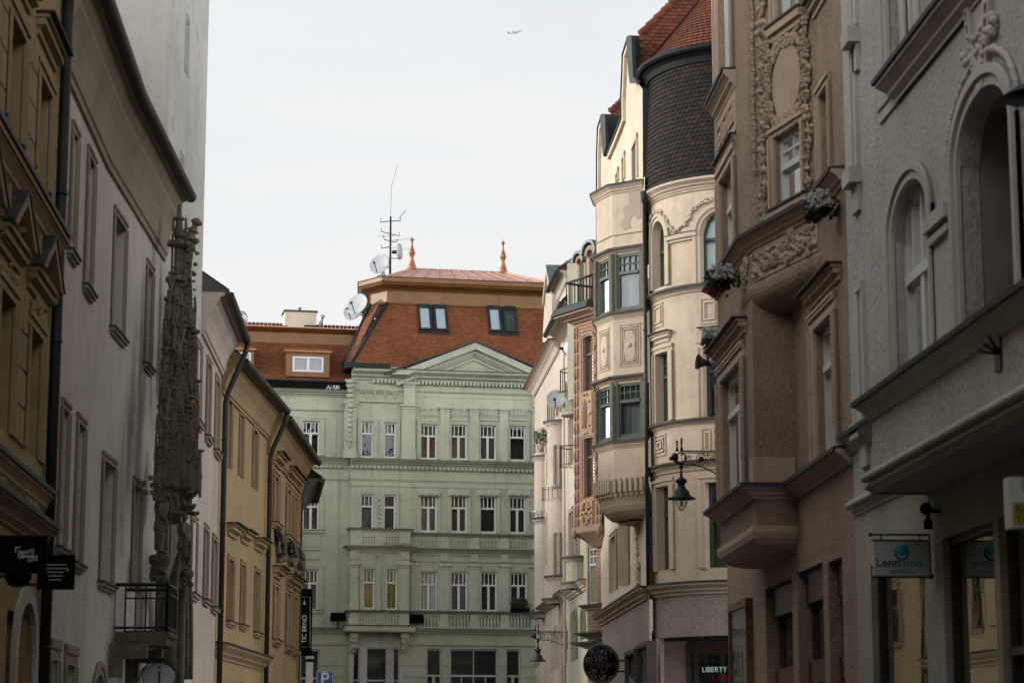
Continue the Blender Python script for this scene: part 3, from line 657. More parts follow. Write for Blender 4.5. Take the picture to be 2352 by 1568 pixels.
def statue(U, Wt, Wb, d, staff, cone=False):
    a, z = T1.hit(U, Wb, d); t = zat(T1.p2(a, d), Wt); h = t - z; o = T1.P(a, z, d); s = h / 1.8; mb = MB().mat(M['stone'])
    X = V((T1.t.x, T1.t.y, 0)); N = V((T1.n.x, T1.n.y, 0)); P = lambda x, y, zz: o + X * x * s + N * y * s + V((0, 0, zz * s))
    for sg in (-1, 1):
        mb.tube([P(sg * .16, .05, .03), P(sg * .14, .02, .1), P(sg * .13, .04, .48), P(sg * .1, .02, .9)], [.06 * s, .06 * s, .08 * s, .12 * s], 8); mb.blob(P(sg * .17, .12, .04), .07 * s, .07 * s, .05 * s)
        hx, hy, hz = (.3, .26, 1.05) if (sg == staff) else (.36, .16, .85)
        mb.tube([P(sg * .2, 0, 1.46), P(sg * .36, .02, 1.2), P(sg * .3, .2, hz)], [.085 * s, .07 * s, .05 * s], 8); mb.blob(P(sg * .3, .22, hz), .055 * s)
    mb.lathe(P(0, 0, 0), [(.2 * s, .62 * s), (.23 * s, .75 * s), (.17 * s, 1.02 * s), (.22 * s, 1.3 * s), (.2 * s, 1.46 * s), (.07 * s, 1.54 * s), (.06 * s, 1.6 * s)], 12)
    mb.blob(P(0, .02, 1.69), .1 * s, .1 * s, .125 * s, n=10, m=6); mb.blob(P(0, .12, 1.68), .025 * s); mb.lathe(P(0, 0, 1.72), [(.12 * s, 0), (.12 * s, .04 * s), (.07 * s, .11 * s), (.02 * s, .14 * s)], 10)
    if staff:
        q = P(staff * .3, .24, 0); mb.tube([q, q + V((0, 0, 2.1 * s))], .025 * s, 6); mb.lathe(q + V((0, 0, 1.95 * s)), [(.02, 0), (.07 * s, .1 * s), (.01, .35 * s)], 6)
    if cone:
        mb.tube([P(.28, .1, .95), P(.33, .0, 1.3), P(.3, -.05, 1.6), P(.24, 0, 1.9)], [.09 * s, .1 * s, .07 * s, .01], 8)
        sh = [P(-.16, .26, .15), P(.22, .26, .12), P(.3, .24, .5), P(.26, .26, .82), P(-.14, .28, .84), P(-.22, .27, .5)]; mb.raw(sh + [p - N * .06 * s for p in sh], [(0, 1, 2, 3, 4, 5)] + [(k, 6 + k, 6 + (k + 1) % 6, (k + 1) % 6) for k in range(6)])
        for k in range(9): mb.lathe(P(-.36 - .02 * k, .1, .95 - .07 * k), [(.09 * s, 0), (.1 * s, .03 * s), (.09 * s, .06 * s)], 8)
    else: mb.lathe(P(0, -.05, 0), [(.13 * s, .1 * s), (.13 * s, .9 * s), (.12 * s, 1.4 * s), (.05 * s, 1.45 * s)], 10)
    part('statue', mb, None, B)
statue(368, 1128, 1270, .62, 1); statue(420, 1180, 1308, .8, 0, True)
# ---- pale pink house
P3 = mk(T1.B, 934, 508, 900, -1)
B = thing('pale_pink_house', 'pale pink plastered house with black eaves between the tower and the yellow house', 'building', (*P3.A, 0)); hs = []
def pw(F, Ul, Ur, Vt, Vb, sm, **k):
    return window(B, F, F.rect(Ul, Ur, Vt, Vb), hs, rd=k.pop('rd', .09), fm='wood_brown', glass='dull', tr=.66, top=2, sur=(k.pop('sur', .12), .03), sm=sm, sill=k.pop('sill', (.12, .08)), **k)
zE = zat(P3.p2(P3.L, .6), 775)
for Ul, Ur, Vt, Vb in ((450, 459, 790, 965), (473, 481, 828, 1000), (493, 501, 868, 1032), (438, 449, 1190, 1360), (467, 475, 1212, 1375), (486, 495, 1235, 1392)): pw(P3, Ul, Ur, Vt, Vb, WT)
w = MB(); w.fwall(P3, 0, P3.L, 0, zE, hs); w.fbox(P3, P3.L - .05, P3.L, 0, zE, -4, -.05); part('wall', w, M['pink'], B)
eaves(B, [P3.p2(0.02), P3.p2(P3.L + .1)], -1, zE - .95, .93, .5, M['pink']); downpipe(B, P3, P3.L - .12, 0, zE - 1.6, d=.12, r=.065, zg=zE - .15, dg=.62)
# ---- plain yellow house
Y4 = mk(P3.B, 1330, 613, 1000, -1)
B = thing('plain_yellow_house', 'plain yellow house with simple window frames and flat hoods below, left side of the street', 'building', (*Y4.A, 0)); hs = []
YT = M['yellow_trim']; zE = zat(Y4.p2(Y4.L, .55), 938)
for Ul, Ur, Vt, Vb in ((521, 530, 918, 1070), (549, 557, 950, 1092), (580, 590, 985, 1118)): pw(Y4, Ul, Ur, Vt, Vb, YT, sur=.13, sill=None)
for Ul, Ur, Vt, Vb in ((522, 534, 1282, 1425), (552, 561, 1295, 1433), (584, 595, 1310, 1450)):
    pw(Y4, Ul, Ur, Vt, Vb, YT); R = Y4.rect(Ul, Ur, Vt, Vb); hood(B, Y4, R[0] - .2, R[1] + .2, R[3] + .55, .28, .3, YT)
w = MB(); w.fwall(Y4, 0, Y4.L, 0, zE, hs); w.fbox(Y4, Y4.L - .05, Y4.L, 0, zE, -4, -.05); part('wall', w, M['yellow'], B)
zl = Y4.Z(540, 1490); cornice(B, 'ledge', [Y4.p2(.02), Y4.p2(Y4.L)], -1, zl - .35, .35, .28, YT)
t = MB(); t.fbox(Y4, .3, 3.6, zl - 1.9, zl - .75, -.01, .03); t.fbox(Y4, 4.1, Y4.L - .4, zl - 1.9, zl - .75, -.01, .03); part('panel', t, YT, B)
eaves(B, [Y4.p2(0.02), Y4.p2(Y4.L + .1)], -1, zE - .85, .83, .46, YT); downpipe(B, Y4, Y4.L - .1, 0, zE - 1.4, d=.12, r=.065, zg=zE - .12, dg=.58)
# ---- ornate yellow house
O5 = mk(Y4.B, 1180, 688, 1200, -1)
B = thing('ornate_yellow_house', 'yellow house with moulded window hoods and small lead-roofed busts, farther along the left', 'building', (*O5.A, 0)); hs = []
zE = zat(O5.p2(O5.L, .6), 1058)
for Ul, Ur in ((627, 637), (656, 665), (672, 679)):
    Vt = 1090 + (Ul - 627) * 1.05; R = O5.rect(Ul, Ur, Vt, Vt + 108); window(B, O5, R, hs, rd=.09, glass='dull', fm='wood_brown', sur=(.16, .05), sm=YT, sill=(.16, .1), tr=.66, top=2)
    hood(B, O5, R[0] - .2, R[1] + .2, R[3] + .3, .3, .34, YT)
    Vt = 1345 + (Ul - 627) * .55; R = O5.rect(Ul, Ur, Vt, Vt + 122); window(B, O5, R, hs, rd=.09, glass='dull', fm='wood_brown', sur=(.16, .05), sm=YT, sill=(.16, .1), tr=.66, top=2)
    hood(B, O5, R[0] - .2, R[1] + .2, R[3] + .25, .28, .34, YT); m = MB().mat(M['stone'])
    for k in range(16): m.blob(O5.P((R[0] + R[1]) / 2 + rnd(-.4, .4), R[3] + .75 + rnd(0, .5), rnd(.05, .25)), rnd(.06, .12), n=6, m=4)
    m.mat(M['zinc']); m.sweep([O5.p2(R[0] - .1), O5.p2(R[1] + .1)], [(0, R[3] + 1.65), (.12, R[3] + 1.6), (.24, R[3] + 1.4), (.26, R[3] + 1.2), (.2, R[3] + 1.2), (0, R[3] + 1.5)], -1); part('canopied_bust', m, None, B)
    t = MB(); t.fbox(O5, R[0], R[1], .8, 3.4, -.01, .04); part('panel', t, YT, B)
w = MB(); w.fwall(O5, 0, O5.L, 0, zE, hs); w.fbox(O5, O5.L - .05, O5.L, 0, zE, -4, -.05); part('wall', w, M['yellow'], B)
zl = O5.Z(640, 1530)
eaves(B, [O5.p2(0.02), O5.p2(O5.L + .1)], -1, zE - 1.05, 1.03, .5, YT)
t = MB()
for k in range(30): t.fbox(O5, O5.L - .35, O5.L - .02, .2 + k * .36, .2 + k * .36 + .33, -.01, .04)
part('quoin_strip', t, YT, B)
# ---- dark house at the corner of the square
D6 = mk(O5.B, 560, 688, 1250, -1); D6 = Fac(O5.B, O5.B + V((-.05, 1)).normalized() * 5.5, -1)
B = thing('corner_house', 'dark corner house with black eaves hanging out beyond the ornate yellow house', 'building', (*D6.A, 0))
zE = zat(D6.p2(1, .75), 1105); w = MB(); w.fwall(D6, 0, D6.L, 0, zE); E6 = Fac(D6.B, D6.p2(D6.L, -28), -1); w.fwall(E6, 0, 28, 0, zE); part('wall', w, M['yellow_trim'], B)  # return wall lengthened out of view to block low sky light
eaves(B, [D6.p2(.05), D6.p2(D6.L), D6.p2(D6.L, -28)], -1, zE - .9, .88, .62, M['wood_brown']); downpipe(B, D6, .3, 0, zE - 1.0, d=.05, r=.05)

SQ = Fac((-9.5, 86), (-9.5, 106), -1)
B = thing('side_sun_blocker', 'plain unseen house added behind the yellow houses to keep the sun off the square', 'building', (-9.5, 96, 0)); hs = []  # unseen house, added to shade the right side of the square
for i in range(6):
    for j in range(3): window(B, SQ, (1.2 + i * 3.1, 2.3 + i * 3.1, 1.4 + j * 3.8, 3.3 + j * 3.8), hs, rd=.15, tr=.66, top=2, sur=(.12, .03), sm=YT)
w = MB(); w.fwall(SQ, 0, SQ.L, 0, 12.5, hs); w.fbox(SQ, 0, .3, 0, 12.5, -9, -.02); w.fbox(SQ, SQ.L - .3, SQ.L, 0, 12.5, -9, -.02); part('wall', w, M['yellow'], B)
eaves(B, [SQ.p2(0), SQ.p2(SQ.L)], -1, 12.2, .6, .4, YT, rise=5, back=5)
# ================================================================ GREEN APARTMENT HOUSE THAT CLOSES THE STREET
def g1(x, y): return (x / 3.4134 + 660.4, y / 3.4134 + 516.8)
def g2(x, y): return (x / 3.901 + 660.4, y / 3.901 + 918.7)
def g3(x, y): return (x / 3.901 + 660.4, y / 3.901 + 1223.1)
GA = pp(806, 1000, 107); GB = seg(GA, 27000, 1300, 1000); G = Fac(GA, GB, -1)
def zz(W, U=850, d=0): return zat(G.p2(G.S(U, W, d), d), W)
def gs(U, W=1100, d=0): return G.S(U, W, d)
B = thing('green_apartment_house', 'pale green apartment house with orange tiled mansard roof, pediment and stacked balustrades', 'building', (*G.p2(5), 0))
GT = M['green_trim']; hs = []; L = G.L
def gw(Ul, Ur, Vt, Vb, d=0, hs=hs, top=4, bot=2, tr=.66, inner='room', rd=.14, glass='glass_wavy', **k):
    a, b = gs(Ul, (Vt + Vb) / 2, d), gs(Ur, (Vt + Vb) / 2, d); q = G.p2(a, d)
    return window(B, G, (a, b, zat(q, Vb), zat(q, Vt)), hs, rd=rd, fw=.075, tr=tr, top=top, bot=bot, inner=inner, d=d, glass=glass, sur=k.pop('sur', (.16, .035)), sm=GT, mull=.04, **k)
# top storey
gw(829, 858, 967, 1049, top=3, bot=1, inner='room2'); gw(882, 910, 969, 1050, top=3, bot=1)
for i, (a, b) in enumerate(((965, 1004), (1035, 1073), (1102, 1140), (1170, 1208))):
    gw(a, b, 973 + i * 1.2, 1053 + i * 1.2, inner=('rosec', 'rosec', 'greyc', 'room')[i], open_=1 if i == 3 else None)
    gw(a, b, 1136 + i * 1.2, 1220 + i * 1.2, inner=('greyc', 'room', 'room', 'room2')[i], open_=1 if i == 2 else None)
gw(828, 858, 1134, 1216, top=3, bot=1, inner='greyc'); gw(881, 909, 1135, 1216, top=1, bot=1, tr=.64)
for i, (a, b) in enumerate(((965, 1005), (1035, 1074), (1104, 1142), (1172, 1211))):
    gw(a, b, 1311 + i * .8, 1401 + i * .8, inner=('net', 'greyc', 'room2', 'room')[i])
gd = .62                                            # the projecting bay on the second floor
hb = []
gw(834, 861, 1305, 1398, d=gd, hs=hb, top=3, bot=1, inner='gold'); gw(887, 913, 1306, 1399, d=gd, hs=hb, top=3, bot=1, inner='olive')
# ground storey
z0 = 0.9
for a, b, n, br in ((979, 1015, 2, 2), (1033, 1144, 4, 2), (1162, 1196, 2, 2)):
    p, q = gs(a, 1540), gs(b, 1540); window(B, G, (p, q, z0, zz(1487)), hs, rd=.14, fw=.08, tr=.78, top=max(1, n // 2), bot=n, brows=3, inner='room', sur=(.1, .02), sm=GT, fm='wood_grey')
for a, b in ((810, 826), (841, 889), (902, 918)):
    p, q = gs(a, 1540), gs(b, 1540); window(B, G, (p, q, 1.6, zz(1487)), hs, rd=.1, fw=.06, tr=.7, top=1, bot=1, brows=2, inner='room', sur=(.16, .05), sm=M['wood_grey'], fm='wood_grey')
w = MB(); zt = zz(868); w.fwall(G, 0, L, 0, zt, hs); part('wall', w, M['green'], B)
# right return and back so the house has a body
w = MB(); w.fbox(G, L - .2, L - .01, 0, zt, -12, -.02); w.fbox(G, 0.01, .2, 0, zt, -12, -.02); w.fbox(G, .2, L - .2, 0, zt, -12, -11.8); part('wall', w, M['green'], B)
bay = MB(); b0, b1 = gs(806, 1300, gd), gs(941, 1300, gd); zb0, zb1 = zz(1437, d=gd), zz(1258, d=gd)
bay.fwall(G, b0, b1, zb0, zb1, hb, d=gd); bay.fbox(G, b0, b0 + .12, zb0, zb1, -.01, gd - .005); bay.fbox(G, b1 - .12, b1, zb0, zb1, -.01, gd - .005); bay.fbox(G, b0 + .13, b1 - .13, zb1 - .1, zb1 - .002, -.01, gd - .005)
part('bay', bay, M['green'], B)
def run(a, b, d=0): return [G.p2(a, d - .02), G.p2(b, d - .02)]
def led(name, V0, V1, p, a=0, b=None, d=0, dark=True, prof=COR):
    z1, z0 = zz(V0, d=d), zz(V1, d=d); return cornice(B, name, run(a, L if b is None else b, d), -1, z0, z1 - z0, p, GT, prof, flash=.03 if dark else 0, fm=M['green_dark'])
led('ledge', 1056, 1068, .42); led('ledge', 1098, 1106, .1, dark=False); led('ledge', 1114, 1119, .07, dark=False)
led('ledge', 894, 899, .12, dark=False); led('ledge', 922, 926, .14, dark=False, b=gs(955))
led('ledge', 1223, 1230, .24, a=gs(942)); led('ledge', 1258, 1268, .3, a=gs(942)); led('ledge', 1286, 1289, .1, a=gs(942), dark=False)
led('ledge', 1402, 1408, .25, a=gs(942)); led('ledge', 1443, 1456, .36, a=gs(942)); led('ledge', 1443, 1456, .34, a=0, b=gs(806)); led('ledge', 1478, 1482, .12, dark=False)
led('main_cornice', 850, 872, .62, b=L)
for V0, V1, p in ((1255, 1264, .28), (1402, 1407, .2)): 
    z1, z0_ = zz(V0, d=gd), zz(V1, d=gd); cornice(B, 'ledge', [G.p2(b0, 0), G.p2(b0, gd), G.p2(b1, gd), G.p2(b1, 0)], -1, z0_, z1 - z0_, p, GT, flash=.03, fm=M['green_dark'])
z1, z0_ = zz(1436, d=gd), zz(1450, d=gd); cornice(B, 'balcony_slab', [G.p2(b0, 0), G.p2(b0, gd), G.p2(b1, gd), G.p2(b1, 0)], -1, z0_, z1 - z0_, .26, GT, [(0, 0), (.9, 0), (.92, .15), (1, .2), (1, 1), (-.3, 1)], flash=.03, fm=M['green_dark'])
# upper loggia parapet above the bay (third floor)
z1, z0_ = zz(1216, d=gd), zz(1256, d=gd); t = MB().mat(GT); t.fbox(G, b0, b1, z0_, z1, 0, gd); t.fbox(G, b0 - .02, b0 + .5, z0_, z1, 0, gd + .06); t.fbox(G, b1 - .5, b1 + .02, z0_, z1, 0, gd + .06); part('parapet', t, None, B)
cornice(B, 'ledge', [G.p2(b0, 0), G.p2(b0, gd), G.p2(b1, gd), G.p2(b1, 0)], -1, z1 - .1, .14, .14, GT, flash=.03, fm=M['green_dark'])
t = MB().mat(M['repair']); q = gs(858, 1250, gd)
t.fpoly(G, [(q, z0_ + .04), (q + .5, z0_ + .2), (q + 1.0, z0_ + .14), (q + 1.5, z0_ + .24), (q + 1.75, z0_ + .1), (b1, z0_ + .2), (b1, z0_ + .01), (q, z0_ + .01)], gd, gd + .075); part('fallen_render', t, None, B)
# dentils
def dent(V0, V1, a, b, d, dd, st=.21, w=.12):
    t = MB().mat(GT); z1, z0 = zz(V0, d=d), zz(V1, d=d); s = a
    while s < b: t.fbox(G, s, s + w, z0, z1, d - .01, d + dd); s += st
    part('dentil_row', t, None, B, kind='stuff') if False else part('dentil_row', t, None, B)
dent(873, 880, 1.0, L, 0, .22, .18, .1); dent(1070, 1076, 0, L, 0, .2); dent(1265, 1268, b0, b1, gd, .1, .14, .07); dent(1269, 1272, gs(942), L, 0, .12, .14, .07)
# string of pilasters
def pil(Ul, Ur, Vt, Vb, dd=.12, d=0, cap=.12, base=True):
    pl = MB().mat(GT); a, b = gs(Ul, 1000, d), gs(Ur, 1000, d); zt_, zb_ = zz(Vt, d=d), zz(Vb, d=d)
    pl.fbox(G, a, b, zb_, zt_, d - .01, d + dd)
    if cap: pl.fbox(G, a - .05, b + .05, zt_ - .22, zt_ - .15, d - .01, d + dd + .04); pl.fbox(G, a - .1, b + .1, zt_ - .1, zt_ + .001, d - .01, d + dd + .09)
    if base: pl.fbox(G, a - .05, b + .05, zb_, zb_ + .35, d - .01, d + dd + .05)
    if zt_ - zb_ > 2.6 and Vt > 1280 and b - a > .2:
        for sg in (-1, 1): pl.lathe(G.P((a + b) / 2 + sg * .2, zt_ - .12, d + dd), [(.085, 0), (.085, .06)], 8, V((G.n.x, G.n.y, 0)))
    part('pilaster', pl, None, B)
pil(790, 817, 925, 1054, .2); pil(922, 952, 927, 1055, .2)
for a, b in ((1011, 1031), (1079, 1099), (1147, 1166), (1222, 1240)): pil(a, b, 929, 1058, .14, base=False)
pil(926, 952, 876, 926, .16, base=False); pil(1222, 1250, 878, 926, .16, base=False)
for a, b in ((1012, 1030), (1080, 1100), (1149, 1168), (1218, 1236), (945, 960)):
    pil(a, b, 1292, 1402, .1, cap=.1); pil(a, b, 1230, 1258, .12, cap=0, base=False); pil(a, b, 1408, 1442, .16, cap=0); pil(a + 1, b - 1, 1268, 1285, .1, cap=0, base=False)
for a, b in ((808, 826), (922, 939)): pil(a, b, 1292, 1402, .1, d=gd, cap=.1); pil(a, b, 1408, 1436, .1, d=gd, cap=0); pil(a, b, 1266, 1283, .08, d=gd, cap=0, base=False)
pil(871, 876, 1270, 1400, .05, d=gd, cap=.05)
# relief panels: rosettes over the top windows, little hanging tabs, parapet grilles
N3 = V((G.n.x, G.n.y, 0))
for a, b in ((965, 1006), (1034, 1075), (1102, 1143), (1170, 1211)):
    rp = MB().mat(GT); s0, s1 = gs(a, 945), gs(b, 945); z1, z0_ = zz(933, U=a), zz(958, U=a); rp.fbox(G, s0, s1, z0_, z1, -.01, .03)
    for k in range(5):
        c = s0 + (s1 - s0) * (k + .5) / 5; rp.lathe(G.P(c, z1 - .13, .03), [(.065, 0), (.065, .03), (.03, .03)], 7, N3); rp.fpoly(G, [(c - .07, z0_ + .05), (c, z0_ + .17), (c + .07, z0_ + .05), (c, z0_ + .1)], .02, .07)
        rp.fbox(G, c - .075, c - .06, z0_ + .12, z1 - .1, .02, .05)
    rp.fbox(G, s0 - .03, s1 + .03, z0_ - .16, z0_ - .1, -.01, .08); part('rosette_panel', rp, None, B); rp = MB().mat(GT)
    z1, z0_ = zz(1131, U=a), zz(1135, U=a); s0 -= .12; s1 += .12; rp.fbox(G, s0, s1, z0_ + .03, z1 + .14, -.01, .12)
    for k in range(9): c = s0 + (s1 - s0) * (k + .5) / 9; rp.fbox(G, c - .05, c + .05, z0_ - .08, z0_ + .03, -.01, .12)
    for q in (s0 + .2, (s0 + s1) / 2, s1 - .2): rp.blob(G.P(q, z0_ - .02, .16), .08, n=6)
    part('hood_mould', rp, None, B)
rp = MB().mat(GT)
s0, s1 = gs(826, 900), gs(914, 900)
for V0, sgn in ((893, 1),):
    z1 = zz(893); rp.fbox(G, s0, s1, z1 - .06, z1, -.01, .05); rp.fbox(G, s0, s1, z1 - .62, z1 - .59, -.01, .03)
    for k in range(16): c = s0 + (s1 - s0) * (k + .5) / 16; h = .42 if k % 4 == 2 else .14; rp.fpoly(G, [(c - .05, z1 - .05), (c + .05, z1 - .05), (c, z1 - .05 - h)], -.01, .07); rp.blob(G.P(c, z1 - .06 - h * .9, .06), .045, n=5, m=3)
part('relief_frieze', rp, None, B); rp = MB().mat(GT); s0, s1 = gs(958, 900), gs(1212, 900); rp.fbox(G, s0, s1, zz(893), zz(891), -.01, .03); rp.fbox(G, s0, s1, zz(907), zz(905), -.01, .03)
part('panel_moulding', rp, None, B); rp = MB().mat(GT)
for k in range(9): rp.blob(G.P(gs(871, 1170), zz(1137) - .2 - k * .21, .05), .075, .075, .09, n=6)
rp.fbox(G, gs(871, 1170) - .1, gs(871, 1170) + .1, zz(1215), zz(1132), -.01, .03)
part('bead_column', rp, None, B); rp = MB().mat(GT)
a = gs(803, 900)
for k, r in enumerate((.26, .2, .14, .2, .28, .24, .15, .1, .13, .16, .1, .08, .13, .06)):
    z = zz(874) - .1 - k * .235; rp.blob(G.P(a, z, .24), r, .1, .12, M=Matrix.Rotation(0, 3, 'Z'), n=7)
    for sg in (-1, 1): rp.blob(G.P(a + sg * r * .8, z + .05, .22), .07, n=5, m=3)
part('hanging_garland', rp, None, B)
def grille(s0, s1, z0, z1, d):
    gr = MB()
    for i in range(5):
        c = s0 + (s1 - s0) * (i + .5) / 5; w_ = (s1 - s0) / 5
        for k in range(3): gr.fbox(G, c - w_ * .28 + (k % 2) * w_ * .1, c + w_ * .28 - (k % 2) * w_ * .1, z0 + (z1 - z0) * k / 3 + .03, z0 + (z1 - z0) * (k + .7) / 3, d - .02, d + .006)
    part('parapet_grille', gr, M['green_dark'], B)
for a, b in ((965, 1006), (1034, 1074), (1102, 1142), (1171, 1211)): grille(gs(a, 1240), gs(b, 1240), zz(1253), zz(1237), .0)
for a, b in ((832, 863), (885, 917)): grille(gs(a, 1240, gd), gs(b, 1240, gd), zz(1248, d=gd), zz(1230, d=gd), gd)
# balustrades
def balus(s0, s1, z0, z1, d, n, name='balustrade'):
    t = MB().mat(GT); h = z1 - z0
    for i in range(n):
        c = G.p2(s0 + (s1 - s0) * (i + .5) / n, d); t.lathe((c.x, c.y, z0), [(.06, 0), (.06, .08 * h), (.035, .12 * h), (.075, .36 * h), (.065, .5 * h), (.03, .75 * h), (.05, .9 * h), (.06, h)], 6)
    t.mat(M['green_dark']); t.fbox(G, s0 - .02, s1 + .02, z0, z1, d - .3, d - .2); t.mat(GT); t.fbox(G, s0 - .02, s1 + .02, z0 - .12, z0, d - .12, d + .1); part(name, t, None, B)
for a, b in ((962, 1010), (1032, 1078), (1102, 1147), (1170, 1216)): balus(gs(a, 1425), gs(b, 1425), zz(1437), zz(1409), .1, 6)
for a, b in ((827, 868), (879, 920)): balus(gs(a, 1425, gd), gs(b, 1425, gd), zz(1431, d=gd), zz(1409, d=gd), gd + .02, 6)
for a in (812, 928):
    t = MB().mat(GT); s = gs(a, 1470, .3); zt_ = zz(1452, d=gd)
    for k in range(4): t.fbox(G, s - .18 + k * .02, s + .18 - k * .02, zt_ - .22 * (k + 1), zt_ - .22 * k, -.01, gd - .12 * k)
    for k in range(8): t.blob(G.P(s + rnd(-.15, .15), zt_ - .3 - rnd(0, .5), .5), .07, n=5, m=3)
    part('corbel', t, None, B)
t = MB().mat(GT); dz = [W for W in range(1140, 1222, 16)]
for W in range(1144, 1222, 24): # shallow joints drawn as real grooves' edges
    for a, b in ((808, 822), (918, 955), (1011, 1028), (1079, 1096), (1148, 1164)): t.fbox(G, gs(a), gs(b), zz(W) - .012, zz(W) + .012, -.002, .016)
for W in range(1506, 1600, 26):
    for a, b in ((806, 806), (921, 977), (1018, 1030), (1147, 1160), (1199, 1280)):
        if b > a: t.fbox(G, gs(a, 1520), gs(b, 1520), zz(W) - .42, zz(W) - .03, -.01, .04)
for W in range(1300, 1400, 25):
    for a, b in ((808, 826), (922, 939)): t.fbox(G, gs(a, 1300, gd), gs(b, 1300, gd), zz(W, d=gd) - .01, zz(W, d=gd) + .012, gd + .09, gd + .112)
part('stone_joints', t, M['green_dark'], B) if False else part('banding', t, GT, B)
# pediment
zc = zz(864, U=896); pL, pM = gs(898, 860, .55), gs(1092, 790, .55); pR = 2 * pM - pL; zap = zat(G.p2(pM, .55), 787)
t = MB().mat(M['green']); t.fpoly(G, [(pL, zc), (pR, zc), (pM, zap)], -.3, .12)
t.mat(GT)
def slab(a0, a1, thk, off, d1):
    dx, dz_ = pM - pL, zap - zc; n = sqrt(dx * dx + dz_ * dz_); ox, oz = 0, -thk * n / dx
    for sg in (1, -1):
        f = lambda s, z: (s if sg > 0 else 2 * pM - s, z)
        P_ = [f(pL + .0, zc + off), f(pM, zap + off), f(pM, zap + off + oz), f(pL + thk * n / dz_, zc + off)]
        t.fpoly(G, P_ if sg > 0 else P_[::-1], -.3, d1)
slab(0, 0, .30, 0, .62); slab(0, 0, .48, 0, .38); slab(0, 0, .74, 0, .2)
dx, dz_ = pM - pL, zap - zc; n = 44
for i in range(4, n):
    for sg in (-1, 1): s = pL + dx * i / n; z = zc + dz_ * i / n; s = s if sg < 0 else 2 * pM - s; t.fbox(G, s - .06, s + .06, z - .62, z - .47, .1, .3)
t.fbox(G, gs(1035, 855, .12), gs(1146, 855, .12), zc + .12, zc + .3, .1, .16); t.fbox(G, gs(1018, 855, .12), gs(1160, 855, .12), zc + .05, zc + .08, .1, .2)
t.mat(M['grime'])
for sg in (1, -1):
    f = lambda s, z: (s if sg > 0 else 2 * pM - s, z); P_ = [f(pL - .3, zc), f(pM, zap + .01), f(pM, zap + .1), f(pL - .3, zc + .08)]; t.fpoly(G, P_ if sg > 0 else P_[::-1], -.4, .68)
part('pediment', t, None, B)
# gutter edge and mansard roof
t = MB().mat(M['zinc']); t.sweep([G.p2(-.25, -3), G.p2(-.25, .55), G.p2(gs(897, 845, .6), .55)], [(-.02, zz(850)), (.1, zz(850)), (.13, zz(839)), (.0, zz(839)), (-.9, zz(836))], -1); part('gutter', t, None, B)
def gp(x, y, d): U, W = g1(x, y); a, z = G.hit(U, W, d); return G.P(a, z, d)
dB, dT = .1, -1.5
BL, BR = gp(490, 1095, dB), None; s1_ = L; zb_ = BL.z; BR = G.P(s1_, zb_, dB)
TL = gp(780, 612, dT); TR = G.P(s1_, TL.z, dT)
rf = MB(); tiled(rf, 'orangetile', BL, BR, TL, TR, .175, .125)
B1_ = gp(440, 1090, dB - 1.1); T1_ = gp(655, 628, dT - 1.1)
tiled(rf, 'orangetile', B1_, BL, T1_, TL, .175, .125)
rf.mat(M['underroof']); T2_ = T1_ + V((.3, 6, 0)); B2_ = B1_ + V((-.6, 6, 0)); rf.face([B1_, T1_, T2_, B2_]); rf.mat(M['green']); rf.fbox(G, 0.05, L - .05, zt - .05, BL.z + .03, -.3, .06); part('mansard', rf, None, B)
hp = MB().mat(M['zinc'])
for a, b, w_ in ((BL, TL, .11), (B1_, T1_, .13)): hp.tube([a, b], w_, 6)
part('hip_flashing', hp, None, B)
H = zz(648, d=dT + .6) - TL.z; path = [T1_ + V((0, 6, 0)), T1_, TL, TR]
t = MB().mat(M['ochresheet']); t.sweep([(p.x, p.y) for p in path], [(.02, TL.z - .06), (.1, TL.z - .04), (.03, TL.z + .04), (.0, TL.z + .62), (.10, TL.z + .72), (.50, TL.z + .84), (.58, TL.z + .95), (.62, TL.z + .98), (.62, TL.z + 1.17), (.68, TL.z + 1.2), (0, TL.z + 1.25)], -1)
for k in range(9): a = gs(890, 680, dT) + k * 1.38; t.fbox(G, a, a + .03, TL.z + .02, TL.z + .64, dT, dT + .03); t.fbox(G, a + .4, a + .43, TL.z + .99, TL.z + 1.17, dT + .6, dT + .64)
part('ochre_sheet_band', t, None, B)
E0 = G.P(G.S(889, 640, dT + .68), 0, dT + .68); ez = TL.z + 1.2; E0.z = ez; E1 = T1_ + V((-.45, .1, 0)); E1.z = ez; ER = G.P(L, ez, dT + .68)
def gpy(x, y, d): U, W = g1(x, y); a, z = G.hit(U, W, d); return G.P(a, z, d)
R0, R1 = gpy(975, 350, -6), gpy(1690, 368, -6); R0.z = R1.z = (R0.z + R1.z) / 2; E2 = E1 + V((0, 9, 0)); E3 = ER + V((0, 10, 0))
t = MB().mat(M['copper']); t.face([E0, ER, R1, R0]); t.face([E1, E0, R0]); t.face([E2, E1, R0]); t.face([E2, R0, R1, E3]); t.face([ER, E3, R1])
for k in range(12):
    a = (k + .5) / 12; p = E0.lerp(ER, a); q = R0.lerp(R1, min(1, max(0, (a - .06) * 1.25))); t.tube([p + V((0, 0, .02)), q + V((0, 0, .02))], .035, 4)
t.tube([E0, R0], .06, 5); t.tube([E1, R0], .05, 5); t.tube([ER, R1], .06, 5); t.tube([R0, R1], .06, 5); part('copper_roof', t, None, B)
for p, top_, nm in ((R0, 548, 0), (R1, 556, 0)):
    q = p - V((0, 0, .1)); h = zat((p.x, p.y), top_) - q.z; f = MB()
    f.lathe(q, [(r * .8, z * h) for r, z in ((.34, 0), (.26, .14), (.10, .40), (.13, .44), (.19, .53), (.23, .56), (.17, .585), (.07, .78), (.06, .82), (.06, .93), (.12, .955), (.15, .975), (.10, .995), (.02, 1.03), (.01, 1.08))], 8); part('finial', f, M['copperpaint'], B)
